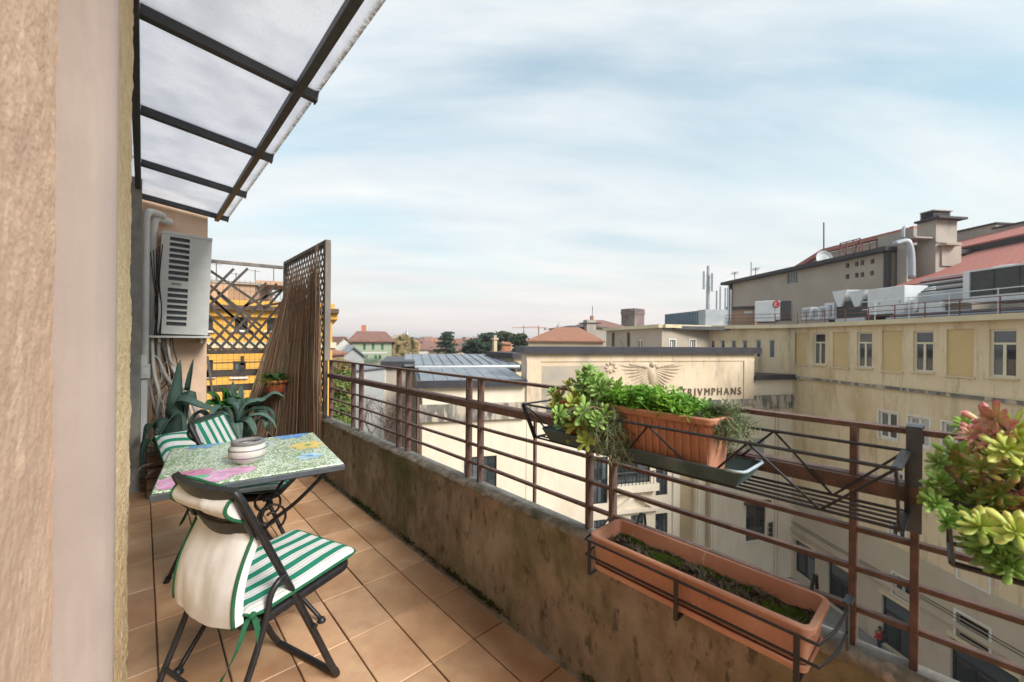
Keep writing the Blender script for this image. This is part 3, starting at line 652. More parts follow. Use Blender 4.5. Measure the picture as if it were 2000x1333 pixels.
def make_chair(label, loc, rz):
    c = thing('folding_chair', label, 'chair', loc, 'folding chairs', rz)
    k = M['black_metal']
    def bb(mb, n, m=k, **kw): return mb.build(n, m, c, local=True, **kw)
    for s in (-1, 1):
        y = s*.172
        bb(MB().tube(spline([(.004, y, .03), (-.02, y, .075), (-.10, y, .258), (-.218, y, .52), (-.318, y, .735), (-.338, y*.985, .775), (-.348, y*.93, .796)], 5), .0115, 10), 'long_leg', smooth=True)
        lg = bb(MB().tube(spline([(-.203, y*1.06, .485), (-.232, y*1.12, .487), (-.258, y*1.12, .455), (-.272, y*1.12, .39), (-.315, y*1.12, .27), (-.425, y*1.12, .012)], 5), .0095, 10), 'rear_leg', smooth=True)
        MB().tube([(-.419, y*1.12, .026), (-.431, y*1.12, .0)], .0135, 12).build('foot_cap', k, lg, local=True)
        bb(MB().tube([(-.104, s*.183, .27), (-.104, s*.200, .27)], .008, 10), 'pivot_bolt')
    bb(MB().tube(spline([(.004, -.172, .03), (.012, -.165, .0135), (.014, -.13, .0125), (.014, .13, .0125), (.012, .165, .0135), (.004, .172, .03)], 6), .0112, 10), 'floor_bar', smooth=True)
    bb(MB().tube([(-.36, -.192, .165), (-.36, .192, .165)], .007, 8), 'rear_brace')
    # seat pan
    def pan(n=40, x0=-.315, x1=.075, w=.178, rc=.05):
        q = []
        for (cx, cy, a0) in ((x1-rc, w-rc, 0), (x0+rc, w-rc, 90), (x0+rc, -w+rc, 180), (x1-rc, -w+rc, 270)):
            for j in range(7): a = R(a0+15*j); q.append((cx+rc*math.cos(a), cy+rc*math.sin(a)))
        return q
    def zs_(x): return .385+.055*(x+.1)
    bb(MB().prism([(x, y, zs_(x)-.012) for x, y in pan()], (0, 0, .03)), 'seat_pan', bevel=.008)
    # backrest: two curved strips with a hand slot between them
    def strip_(z0, z1, th):
        def f(u, v):
            y = (u-.5)*.332; z = z0+(z1-z0)*v; bow = .030*math.cos((u-.5)*math.pi); return (-.4415*z-.004-bow+.012, y, z-.012*math.cos((u-.5)*math.pi)*(1 if z1 < .72 else 0))
        return MB().sheet(f, 16, 3, th)
    bb(strip_(.762, .802, .018), 'back_top_strip', smooth=False, auto=50); bb(strip_(.63, .688, .010), 'back_lower_strip', auto=50)
    for s in (-1, 1): bb(MB().bar((-.4415*.66, s*.158, .65), (-.4415*.78, s*.158, .79), .02, .018), 'back_side', bevel=.003)
    # seat cushion
    def cush(u, v, top):
        x = -.322+.412*u; y = (v-.5)*.372
        ex = min(1, min(u, 1-u)/.09); ey = min(1, min(v, 1-v)/.09); e = (1-(1-ex)**2)*(1-(1-ey)**2)
        rc = 1.; cx = max(0, abs(u-.5)*2-.78)/.22; cy = max(0, abs(v-.5)*2-.74)/.26
        if cx > 0 and cy > 0:
            d = math.hypot(cx, cy)
            if d > 1: x = -.116+(x+.116)*(1-.055*(d-1)*1.6); y *= 1-.075*(d-1)*1.6; e = 0
        h = .017*e**.5+.003*math.sin(u*9+v*4)*e
        return (x, y, zs_(x)+.040+(h if top else -h*.7)+.012*max(0, .12-u)/.12)
    sc = bb(MB().grid(lambda u, v: cush(u, v, True), 30, 26).grid(lambda u, v: cush(u, v, False), 30, 26, True), 'seat_cushion', M['stripe'], smooth=True)
    rim = [cush(u, 0, 1) for u in [i/20 for i in range(21)]]+[cush(1, v/20, 1) for v in range(1, 21)]+[cush(1-u/20, 1, 1) for u in range(1, 21)]+[cush(0, 1-v/20, 1) for v in range(1, 20)]
    MB().tube(rim+[rim[0]], .0042, 6).build('piping', M['green_cloth'], sc, local=True, smooth=True)
    # back cushion: stripes to the front, plain canvas behind
    def bc(u, v, off):
        y = (u-.5)*(.290+.035*(1-v)); z = .400+.39*v
        if v < .62: w_ = v/.62; x = -.352+.062*w_**1.6-.010*math.sin(w_*math.pi)
        elif .74 < v < .96: x = -.4415*z-.036*math.sin((v-.74)/.22*math.pi)
        else: x = -.4415*z+.016
        if .62 <= v < .68: k_ = (v-.62)/.06; x = (-.290)*(1-k_)+x*k_
        if off > 0: x = -.4415*z+.020 if v > .68 else (x+.022 if v < .55 else (x+.022)*(1-(v-.55)/.13)+(-.4415*z+.020)*(v-.55)/.13)
        e = min(1, min(u, 1-u)/.10); t = .5*off*(.008+.018*e*math.sin(max(.05, min(.95, v))*math.pi)**.4)
        fold = e*(.007*mnoise.noise(Vector((u*4.5, v*2.3, 3)))+.0025*mnoise.noise(Vector((u*12, v*6, 7)))) if off < 0 else 0
        sag = .015*(1-math.cos((u-.5)*2.2)) if v < .62 else 0
        return (x+t+fold+sag, y, z-.02*math.cos((u-.5)*math.pi)*max(0, .25-v)/.25)
    bk = bb(MB().grid(lambda u, v: bc(u, v, 1), 22, 40), 'back_cushion', M['stripe'], smooth=True)
    MB().grid(lambda u, v: bc(u, v, -1), 22, 40, True).build('cushion_back_panel', M['canvas'], bk, local=True, smooth=True)
    for u in (0, 1): MB().grid(lambda a_, v, u=u: Vector(bc(u, v, -1)).lerp(Vector(bc(u, v, 1)), a_), 3, 40, u == 1).build('cushion_side', M['canvas'], bk, local=True, smooth=True)
    for u in (0, 1): MB().tube([bc(u, v/30, -1) for v in range(31)], .0055, 6).build('piping', M['green_cloth'], bk, local=True, smooth=True)
    MB().tube([bc(u/12, 1, 0) for u in range(13)], .006, 6).build('piping', M['green_cloth'], bk, local=True, smooth=True)
    MB().tube([bc(u/12, 0, 0) for u in range(13)], .0055, 6).build('piping', M['green_cloth'], bk, local=True, smooth=True)
    # ribbon ties
    for s in (-1,):
        def rib(p):
            P = spline(p, 6)
            mb = MB(); w = .0075
            def f(u, v):
                i = u*(len(P)-1); a = P[min(int(i), len(P)-2)].lerp(P[min(int(i), len(P)-2)+1], i-min(int(i), len(P)-2)); tw_ = u*2.2+s
                return a+Vector((math.cos(tw_), math.sin(tw_), .2))*w*(v-.5)*2
            return mb.sheet(f, 20, 2, .0012)
        y = s*.168
        tb = bb(rib([(-.30, y, .42), (-.325, y+s*.012, .40), (-.345, y+s*.012, .35), (-.37, y+s*.006, .30), (-.385, y, .275)]), 'ribbon_tie', M['green_cloth'])
        rib([(-.30, y+s*.004, .42), (-.296, y+s*.02, .39), (-.292, y+s*.026, .33), (-.298, y+s*.02, .275)]).build('ribbon_end', M['green_cloth'], tb, local=True)
        MB().lathe([(0, -.012), (.010, -.008), (.013, 0), (.010, .008), (0, .012)], 10, (-.303, y+s*.008, .418)).build('knot', M['green_cloth'], tb, local=True, smooth=True)
    return c
FA = math.atan2(.36, .93)
ft = Vector((.527, 1.526, 0)); Lh = Vector((-math.sin(FA), math.cos(FA), 0)); o0 = ft+Lh*.172
ch1 = make_chair('black folding chair with green striped cushion showing its plain canvas back', (o0.x, o0.y, .0035), FA)
ch2 = copy_tree(ch1); ch2['label'] = 'black folding chair with striped cushion tucked behind the floral table'
ch2.location = (.565, 2.645, .0035); ch2.rotation_euler.z = math.atan2(-.52, .855)
ORG[ch2.name] = Vector((0, 0, 0))
# spare cushion lying over the crate
def sc_(u, v):
    e = (1-abs(u*2-1)**4)*(1-abs(v*2-1)**4); return e
cu = thing('spare_cushion', 'green and white striped cushion leaning against the wooden crate behind the chair', 'cushion', (.28, 4.0, .45))
Mc = Matrix.Rotation(R(12), 4, 'Z') @ Matrix.Rotation(R(34), 4, 'X')
def cuf(u, v, s):
    e = sc_(u, v); q = Mc @ Vector(((u-.5)*.34, (v-.5)*.36, s*(.006+.05*max(0, e)**.6))); return q
cu.location = (.27, 3.97, .40)
b_ = MB().grid(lambda u, v: cuf(u, v, 1), 16, 16).grid(lambda u, v: cuf(u, v, -1), 16, 16, True).build('cushion_cover', M['stripe'], cu, local=True, smooth=True)
rm = [cuf(t/12, 0, 0) for t in range(13)]+[cuf(1, t/12, 0) for t in range(1, 13)]+[cuf(1-t/12, 1, 0) for t in range(1, 13)]+[cuf(0, 1-t/12, 0) for t in range(1, 13)]
MB().tube(rm, .006, 6).build('piping', M['green_cloth'], b_, local=True, smooth=True)

# ================================================================== crate with agaves and leafy plant at the far end
cra = thing('wooden_crate', 'weathered brown wooden planter crate of boards filled with agaves', 'crate', (.52, 4.4, 0))
for k, z in enumerate((.03, .115, .20, .285)):
    for (a, b) in (((.03, 4.20, z), (.93, 4.20, z)), ((.03, 4.60, z), (.93, 4.60, z))): MB().bar(a, b, .016, .074).build('board', M['wood_crate'], cra, bevel=.002)
    for x in (.038, .922): MB().bar((x, 4.21, z), (x, 4.59, z), .016, .074).build('end_board', M['wood_crate'], cra, bevel=.002)
for x in (.045, .915):
    for y in (4.222, 4.578): MB().bx(x-.018, x+.018, y-.013, y+.013, 0, .33).build('corner_post', M['wood_crate'], cra)
MB().grid(lambda u, v: (.05+.86*u, 4.215+.37*v, .285+.02*mnoise.noise(Vector((u*9, v*5, 1)))), 20, 10).build('soil', M['soil'], cra, smooth=True)
M['agave'] = leafmat('agave', (.075, .135, .115), (.10, .17, .135), None, .22, .5)
M['agave_dark'] = leafmat('agave_dark', (.035, .075, .055), (.05, .10, .075), None, .2, .5)
M['dry_leaf'] = leafmat('dry_leaf', (.20, .17, .12), (.13, .11, .08), None, .2, .8)
M['philo'] = leafmat('philo', (.045, .16, .035), (.09, .26, .06), None, .25, .35)
def blade(pts, w, mtl, parent, name='leaf', vee=.25, twist=0., up=Vector((0, 0, 1)), shape=None):
    P = spline(pts, 7); n = len(P)-1
    def f(u, v):
        i = min(int(u*n), n-1); a = P[i].lerp(P[i+1], u*n-i); t = (P[i+1]-P[i]).normalized()
        sd_ = t.cross(up); sd_ = sd_.normalized() if sd_.length > .05 else t.cross(Vector((0, 1, 0))).normalized()
        sd_ = (Matrix.Rotation(twist*u, 3, t) @ sd_); nn = sd_.cross(t)
        ww = w*(shape(u) if shape else (.75+.55*math.sin(min(1, u*1.5)*math.pi*.8))*(1-u**2.2)**.75+.002); q = (v-.5)*2
        return a+sd_*q*ww*.5+nn*abs(q)**1.5*ww*vee
    o = MB().sheet(f, n, 4, max(.002, w*.05)).build(name, mtl, parent, smooth=True); return o
def py(*a): return atY(*a)
ag1 = thing('agave_plant', 'blue green agave with two tall pointed leaves in crate below air conditioner', 'plant', (.22, 4.42, .29), 'agaves')
A1 = [([(.225, 4.42, .29), py(346, 800, 4.42), py(349, 750, 4.40), py(352, 704, 4.38)], .105, .2), ([(.25, 4.46, .29), py(368, 800, 4.46), py(371, 755, 4.46), py(378, 701, 4.47)], .10, .2),
      ([(.24, 4.40, .29), py(345, 790, 4.36), py(395, 797, 4.32), py(450, 812, 4.26)], .11, .5), ([(.20, 4.38, .29), py(335, 822, 4.26), py(318, 838, 4.12), py(302, 882, 4.05)], .105, .7),
      ([(.18, 4.40, .29), py(310, 832, 4.25), py(290, 842, 4.15), py(276, 890, 4.1)], .09, .9), ([(.17, 4.36, .29), py(300, 860, 4.15), py(283, 880, 4.08), py(276, 915, 4.05)], .075, .5),
      ([(.26, 4.44, .29), py(385, 810, 4.40), py(410, 822, 4.35), py(425, 845, 4.3)], .07, .3)]
for k, (p, w, t) in enumerate(A1): blade(p, w, M['agave_dark' if k in (4, 5) else 'agave'], ag1, 'leaf', .28, t)
for p in ([(.16, 4.15, .30), py(300, 905, 4.1), py(277, 912, 4.05), py(268, 925, 4.02)], [(.18, 4.14, .22), py(305, 918, 4.06), py(292, 925, 4.03), py(283, 936, 4.02)]): blade(p, .028, M['dry_leaf'], ag1, 'dry_leaf', .1)
ag2 = thing('agave_plant', 'spreading agave with long arching grey green leaves in crate beside reed screen', 'plant', (.64, 4.40, .29), 'agaves')
A2 = [([(.64, 4.40, .29), py(456, 800, 4.40), py(455, 772, 4.40), py(455, 745, 4.41)], .085, .2), ([(.67, 4.42, .29), py(468, 800, 4.42), py(470, 775, 4.44), py(471, 752, 4.46)], .075, .2),
      ([(.68, 4.38, .29), py(478, 798, 4.36), py(515, 785, 4.34), py(535, 770, 4.32), py(556, 776, 4.30)], .10, .3), ([(.68, 4.36, .29), py(480, 812, 4.3), py(510, 800, 4.25), py(530, 806, 4.2), py(536, 838, 4.18)], .06, .4),
      ([(.67, 4.34, .29), py(480, 822, 4.2), py(510, 812, 4.14), py(530, 822, 4.1), py(540, 838, 4.08)], .055, .4), ([(.66, 4.32, .29), py(476, 824, 4.16), py(492, 832, 4.1), py(500, 852, 4.06)], .075, .5),
      ([(.60, 4.36, .29), py(440, 805, 4.3), py(420, 800, 4.22), py(408, 822, 4.15)], .07, -.4), ([(.66, 4.42, .29), py(490, 800, 4.42), py(505, 795, 4.42), py(518, 806, 4.4), py(528, 830, 4.36)], .06, .3),
      ([(.64, 4.33, .29), py(462, 828, 4.16), py(466, 846, 4.1), py(470, 862, 4.07)], .07, .3), ([(.69, 4.40, .29), py(500, 808, 4.36), py(520, 818, 4.30), py(528, 850, 4.27)], .05, .3),
      ([(.70, 4.36, .29), py(502, 826, 4.2), py(514, 820, 4.15), py(520, 830, 4.12), py(519, 838, 4.1)], .05, .4)]
for k, (p, w, t) in enumerate(A2): blade(p, w, M['agave_dark' if k in (3, 7, 9) else 'agave'], ag2, 'leaf', .28, t)
ph = thing('leafy_houseplant', 'bright green broad leafed plant growing between the two agaves', 'plant', (.5, 4.5, .29))
def heart(u): return max(.03, math.sin(min(1, u*1.02+.06)*math.pi)**.75*(1.15-.35*u))
for k, (bx, by, ex, ey, w) in enumerate(((430, 800, 400, 790, .13), (430, 790, 405, 768, .12), (440, 785, 428, 752, .10), (448, 790, 432, 757, .11), (455, 795, 462, 758, .10), (440, 800, 445, 780, .13), (425, 805, 418, 778, .12),
                                     (460, 800, 478, 768, .09), (452, 805, 440, 795, .11), (470, 800, 488, 778, .09), (420, 806, 402, 800, .11), (436, 806, 428, 800, .12), (478, 806, 492, 790, .08))):
    y = 4.46+.025*(k % 4); a = py(bx, by, y+.03); e = py(ex, ey, y-.08)
    blade([a, a.lerp(e, .5)+Vector((0, 0, .02)), e], w, M['philo'], ph, 'leaf', .12, .2, Vector((0, -.6, .8)), heart)
    MB().tube([(.5+.02*(k % 5-2), 4.5, .28), a.lerp(Vector((.5, 4.5, .3)), .4), a], .003, 5, False).build('leaf_stalk', M['philo'], ph)

# ================================================================== hanging pot on the reed screen
POT = Vector((1.0, 4.68, .70))
hp = thing('flower_pot', 'round terracotta pot hung on the reed screen', 'pot', POT)
MB().lathe([(0, 0), (.078, 0), (.082, .004), (.098, .095), (.098, .098), (.116, .102), (.120, .112), (.116, .126), (.106, .128), (.100, .118), (.096, .10), (0, .10)], 28, POT).build('pot_body', M['clay_red'], hp, auto=40)
MB().lathe([(0, .104), (.099, .108)], 20, POT).build('soil', M['soil'], hp)
hr = thing('pot_hanger', 'black wire ring holding the terracotta pot to the screen', 'hanger', POT+Vector((.1, 0, .09)))
MB().tube([POT+Vector((.103*math.cos(t*.2618), .103*math.sin(t*.2618), .094)) for t in range(25)], .0025, 5).build('ring', M['black_metal'], hr)
for s in (-1, 1): MB().tube([POT+Vector((.08, s*.065, .094)), POT+Vector((.15, s*.065, .10)), POT+Vector((.22, s*.065, .19))], .0025, 5).build('hook', M['black_metal'], hr)
M['fern'] = leafmat('fern', (.10, .17, .03), (.20, .26, .05), None, .3, .6); M['fern_dark'] = leafmat('fern_dark', (.03, .09, .025), (.05, .13, .04), None, .25, .4)
def leaflet(mb, p, d, l, w, up=Vector((0, 0, 1))):
    sd_ = d.cross(up); sd_ = sd_.normalized() if sd_.length > .01 else Vector((1, 0, 0))
    m_ = p+d*l*.5+up*l*.06; mb.add([p, m_+sd_*w*.5, p+d*l, m_-sd_*w*.5], [(0, 1, 2, 3)])
pf = thing('potted_fern', 'feathery yellow green fern and dark leaves in the hanging terracotta pot', 'plant', POT+Vector((0, 0, .11)))
mb = MB(); q_ = random.Random(4)
for k in range(120):
    a = q_.uniform(0, 6.28); l = q_.uniform(.06, .17); el = q_.uniform(.1, 1.3); dz = Vector((math.cos(a)*math.cos(el), math.sin(a)*math.cos(el), math.sin(el)))
    P = [POT+Vector((0, 0, .11))+Vector((math.cos(a), math.sin(a), 0))*.05]
    for i in range(1, 9): P.append(P[0]+dz*l*i/8+Vector((0, 0, -.55*l*(i/8)**2*math.cos(el))))
    mb.tube(P, .0008, 3, False)
    for i in range(2, 9):
        for s in range(4): leaflet(mb, P[i], Vector((q_.gauss(0, 1), q_.gauss(0, 1), q_.gauss(.2, .6))).normalized(), q_.uniform(.012, .024), .006)
mb.build('fronds', M['fern'], pf, kind='stuff')
for k in range(12):
    a = q_.uniform(0, 6.28); d = Vector((math.cos(a), math.sin(a), 0)); b0 = POT+Vector((0, 0, .105))+d*.02
    blade([b0, b0+d*.03+Vector((0, 0, .06)), b0+d*.07+Vector((0, 0, .085)), b0+d*.10+Vector((0, 0, .075))], .045, M['fern_dark'], pf, 'leaf', .1, 0, Vector((0, 0, 1)), heart)

# ================================================================== wire basket on the railing, tray and planters
BX0, BX1, BXT, BZ0, BZ1, BY0, BY1 = 1.110, 1.238, 1.046, .878, 1.010, .085, 1.095
bas = thing('wire_flower_basket', 'long black wire flower box holder with zigzag sides hooked on railing', 'basket', (1.15, .6, .88))
def wire(pts, r_=.0035, name='wire', m='black_metal'): return MB().tube(pts, r_, 6).build(name, M[m], bas)
for (xb, xt) in ((BX0, BXT), (BX1, BX1+.004)):
    wire([(xb, BY0, BZ0), (xb, BY1, BZ0)], .004, 'long_wire'); wire([(xt, BY0, BZ1), (xt, BY1, BZ1)], .0042, 'long_wire')
    n = 4; st = (BY1-BY0)/n
    for k in range(n):
        y = BY0+st*(k+.5); wire([(xt, y-st*.5, BZ1), (xb-.002, y, BZ0)], .003, 'zigzag_wire'); wire([(xt, y+st*.5, BZ1), (xb-.002, y, BZ0)], .003, 'zigzag_wire')
for k in range(1, 4):
    x = BX0+(BX1-BX0)*k/4; wire([(x, BY0, BZ0-.001), (x, BY1, BZ0-.001)], .0034, 'floor_wire')
for y in (BY1, BY0):
    for a, b in (((BX0, y, BZ0), (BXT, y, BZ1)), ((BX0, y, BZ0), (BX1, y, BZ0)), ((BX1, y, BZ0), (BX1+.004, y, BZ1)), ((BXT, y, BZ1), (BX1+.004, y, BZ1))):
        MB().bar(a, b, .016, .004, (0, 1, 0) if a[2] != b[2] else (0, 0, 1)).build('end_frame', M['black_metal'], bas)
    if y == BY1:
        wire([(BXT, y, BZ1), (BX1, y, BZ0)], .003, 'zigzag_wire')
for y in (BY0-.012, BY1-.1):   # flat hooks over the top rail
    P = [(1.244, y, .835), (1.2445, y, 1.03), (1.246, y, 1.062), (1.258, y, 1.0655), (1.284, y, 1.0655), (1.296, y, 1.060), (1.298, y, 1.02)]
    mb = MB()
    for a, b in zip(P[:-1], P[1:]): mb.bar(a, b, .026, .0035, (1, 0, .01) if abs(a[0]-b[0]) < abs(a[2]-b[2]) else (0, 0, 1))
    mb.build('hook', M['grey_metal'], bas)
def trough(parent, name, x0, x1, y0, y1, z0, z1, taper, wall, m_, rim=.0, rc=.025, ribs=False, inner=True, floor=.006):
    """open rectangular planter with rounded corners, tapering to its base; z1 is the rim"""
    def ring(z, grow, x0=x0, x1=x1, y0=y0, y1=y1):
        q = []; r_ = max(.004, rc+grow)
        for (cx, cy, a0) in ((x1+grow-r_, y1+grow-r_, 0), (x0-grow+r_, y1+grow-r_, 90), (x0-grow+r_, y0-grow+r_, 180), (x1+grow-r_, y0-grow+r_, 270)):
            for j in range(6): a = R(a0+18*j); q.append((cx+r_*math.cos(a), cy+r_*math.sin(a), z))
        return q
    lev = [ring(z0, -taper)]
    if rim:
        h = z1-rim*1.6; k = (h-z0)/(z1-z0); lev += [ring(h, -taper*(1-k)-.002), ring(h+.002, rim*.35), ring(z1-.004, rim*.5), ring(z1, rim*.3)]
    else: lev += [ring(z1-.003, 0), ring(z1, -.001)]
    lev += [ring(z1, -wall+rim*.2), ring(z1-.004, -wall), ring(z0+floor, -wall-taper)]
    n = len(lev[0]); vs_ = [p for l in lev for p in l]; fs = []
    for i in range(len(lev)-1):
        for j in range(n): a = i*n+j; b = i*n+(j+1) % n; fs.append((a, b, b+n, a+n))
    fs.append(tuple(range(n))[::-1]); fs.append(tuple((len(lev)-1)*n+j for j in range(n)))
    return MB().add(vs_, fs).build(name, m_, parent, auto=35)
M['tray_green'] = mat('tray_green', (.055, .10, .105), (.04, .075, .08), 9, .5, .1, 60, [((.16, .22, .24), 7, (1, 1, 1), .55, .75, .6)])
M['tray_edge'] = mat('tray_edge', (.36, .46, .52), (.25, .33, .38), 9, .5)
tray = thing('drip_tray', 'long dark green plastic drip tray lying in the wire basket', 'tray', (1.16, .7, .88))
trough(tray, 'tray_body', 1.075, 1.236, .355, 1.045, .8825, .927, .028, .004, M['tray_green'], 0, .035)
MB().tube([(1.078, .40, .9275), (1.078, .375, .9275), (1.088, .360, .9275), (1.10, .3565, .9275), (1.215, .3565, .9275), (1.226, .362, .9275), (1.233, .378, .9275)], .004, 6).build('worn_rim', M['tray_edge'], tray, smooth=True)
M['tray_dirt'] = mat('tray_dirt', (.16, .05, .035), (.09, .035, .03), 20, .25, .2, 50)
MB().bx(1.112, 1.20, .392, 1.01, .889, .8905).build('wet_silt', M['tray_dirt'], tray)
P1 = thing('window_box', 'terracotta window box with ribbed front overflowing with parsley on railing basket', 'planter', (1.155, .6, .89))
trough(P1, 'box_body', 1.085, 1.232, .432, .770, .8915, 1.046, .017, .007, M['terracotta'], .012, .02)
for k in range(14):
    y = .452+.0222*k; MB().bar((1.0985, y, .897), (1.0855, y, 1.022), .0075, .0022, (1, 0, .1)).build('rib', M['terracotta'], P1)
MB().bx(1.10, 1.22, .45, .755, 1.02, 1.030).build('soil', M['soil'], P1)
P2 = thing('window_box', 'plain reddish window box planted with succulents on railing basket', 'planter', (1.155, .9, .89))
trough(P2, 'box_body', 1.088, 1.230, .790, .955, .8915, 1.036, .015, .007, M['clay_red'], .012, .02)
MB().bx(1.10, 1.218, .805, .94, 1.01, 1.02).build('soil', M['soil'], P2)

# ---- succulent rosettes
def leafmesh(name, m_, l=1., w=.34, th=.055, n=6):
    """spatulate fleshy leaf along +y, cupped upwards"""
    mb = MB(); uv = []
    for s in (1, -1):
        for i in range(n+1):
            t = i/n; ww = w*(.22+.78*math.sin(min(1, t**1.25)*math.pi*.78)**1.1)*(1 if t < .93 else .55); ww = ww if t < 1 else .02
            for q in (-1, 0, 1):
                mb.v.append(Vector((q*ww*.5, t*l, .10*l*t*t+(.05*w*(q*q))+s*th*.5*(1-t**3)*(1 if q == 0 else .35)))); uv.append((.5+q*.5, t))
    k = (n+1)*3
    for b0, fl in ((0, False), (k, True)):
        for i in range(n):
            for j in range(2):
                a = b0+i*3+j; f = (a, a+1, a+4, a+3); mb.f.append(f[::-1] if fl else f)
    for i in range(n):
        a = i*3; mb.f.append((a, a+3, a+3+k, a+k)); a += 2; mb.f.append((a+3, a, a+k, a+3+k))
    a = n*3; mb.f.append((a, a+1, a+1+k, a+k)); mb.f.append((a+1, a+2, a+2+k, a+1+k))
    mb.uv = uv; return mb.mesh(name, m_, True)
LM = {}
for nm, c, c2, tip in (('fresh', (.20, .40, .075), (.30, .52, .10), (.38, .56, .15)), ('lime', (.40, .54, .09), (.52, .62, .13), (.58, .58, .16)), ('blush', (.28, .46, .08), (.36, .50, .10), (.50, .20, .09)),
                        ('pink', (.60, .56, .22), (.66, .44, .28), (.72, .22, .32)), ('deep', (.18, .36, .085), (.26, .44, .10), (.34, .46, .13))):
    LM[nm] = leafmesh('leaf_'+nm, leafmat('succulent_'+nm, c, c2, tip, .16, .42))
M['stem'] = mat('stem', (.16, .12, .07), (.09, .07, .045), 40, .8)
def rosette(parent, p, nrm, size, kind, root, nl=14, objs=True, seed=0):
    g = random.Random(seed); nrm = Vector(nrm).normalized(); q = nrm.to_track_quat('Z', 'Y').to_matrix().to_4x4(); base = Matrix.Translation(Vector(p)-ORG[parent.name]) @ q
    st = MB().tube([root, Vector(root).lerp(Vector(p), .5)+Vector((0, 0, -.008)), Vector(p)-nrm*.004], [.004, .0035, .003], 6).build('rosette_stem', M['stem'], parent, smooth=True)
    ms = []
    for k in range(nl):
        t = k/nl; a = k*2.39996+g.uniform(-.12, .12); el = R(2+70*t**1.5+g.uniform(-13, 13)); l = size*(1-.55*t)*g.uniform(.75, 1.15)
        ms.append(base @ Matrix.Rotation(a, 4, 'Z') @ Matrix.Translation((0, size*.05, size*.12*t)) @ Matrix.Rotation(el, 4, 'X') @ Matrix.Scale(l, 4))
    if objs:
        for m_ in ms:
            inst(LM[kind], 'leaf', st, m_)
    else:
        mb = MB(); src = LM[kind]; mb.uv = []
        uvs = {}
        ul = src.uv_layers[0].data
        for lp in src.loops: uvs[lp.vertex_index] = tuple(ul[lp.index].uv)
        for m_ in ms:
            mb.add([m_ @ v.co for v in src.vertices], [tuple(pp.vertices) for pp in src.polygons]); mb.uv += [uvs[i] for i in range(len(src.vertices))]
        mb.build('leaf_whorl', src.materials[0], st, smooth=True, local=True)
S1 = thing('succulent', 'bright green rosette succulent spilling over the end of railing basket', 'plant', (1.15, .9, 1.02), 'rosette succulents')
sr = random.Random(12)
RO = [(1090, 782, 'blush', .040), (1110, 755, 'blush', .036), (1105, 800, 'fresh', .044), (1122, 792, 'lime', .048), (1092, 812, 'fresh', .036), (1140, 806, 'fresh', .044), (1128, 828, 'lime', .044), (1150, 840, 'fresh', .040),
      (1118, 850, 'lime', .038), (1145, 862, 'lime', .036), (1165, 824, 'fresh', .034), (1140, 768, 'fresh', .040), (1142, 738, 'deep', .038), (1158, 752, 'fresh', .042), (1130, 752, 'deep', .036), (1172, 764, 'fresh', .038), (1180, 783, 'deep', .036),
      (1196, 790, 'lime', .044), (1202, 772, 'fresh', .036), (1188, 752, 'deep', .034), (1216, 782, 'fresh', .038), (1085, 800, 'lime', .036), (1080, 770, 'fresh', .034), (1100, 835, 'fresh', .034), (1170, 846, 'deep', .030), (1125, 772, 'lime', .034),
      (1148, 785, 'deep', .036), (1160, 800, 'deep', .034), (1178, 812, 'fresh', .034), (1112, 822, 'deep', .034), (1210, 800, 'fresh', .034), (1230, 790, 'fresh', .032), (1150, 722, 'deep', .032), (1168, 738, 'deep', .034), (1206, 758, 'deep', .032)]
for k, (px, py_, kd, sz) in enumerate(RO):
    x = 1.13+.05*sr.uniform(-1, 1)-(.07 if py_ > 800 else 0)+(.03 if py_ < 760 else 0); p = atX(px, py_, x)
    nr_ = (CAM-p).normalized()*.8+Vector((sr.uniform(-.9, .6), sr.uniform(-.9, .9), sr.uniform(.1, 1.4)))
    rosette(S1, p, nr_, sz*1.16, kd, (1.15+.03*sr.uniform(-1, 1), .88+.06*sr.uniform(-1, 1), 1.02), 19, k < 15, k)
# ---- parsley
M['parsley'] = leafmat('parsley', (.10, .26, .025), (.20, .40, .045), None, .2, .5)
M['rosemary'] = leafmat('rosemary', (.13, .18, .09), (.20, .25, .13), None, .25, .6); M['dry_stem'] = mat('dry_stem', (.30, .24, .15), (.2, .16, .1), 30, .8)
pa = thing('parsley', 'dense bright green leafy herb filling the ribbed terracotta window box', 'plant', (1.155, .58, 1.03))
mb = MB(); g = random.Random(8)
for k in range(620):
    y = g.uniform(.475, .80); x = 1.155+g.gauss(0, .035); x = max(1.095, min(1.235, x)); h = g.uniform(.012, .068)*(1-.45*max(0, (.62-y)/.15))*(1-.35*abs((y-.64)/.17)**2)
    p0 = Vector((x, y, 1.028)); p1 = p0+Vector((g.gauss(0, .018), g.gauss(0, .018), max(.012, h))); mb.tube([p0, p1], .0009, 3, False)
    for s in range(9):
        d = Vector((g.gauss(0, 1), g.gauss(0, 1), g.gauss(.35, .5))).normalized(); leaflet(mb, p1+Vector((g.gauss(0, .007), g.gauss(0, .007), g.gauss(0, .007))), d, g.uniform(.010, .019), g.uniform(.007, .012), Vector((g.gauss(0, .4), g.gauss(0, .4), 1)).normalized())
mb.build('herb_leaves', M['parsley'], pa, kind='stuff')
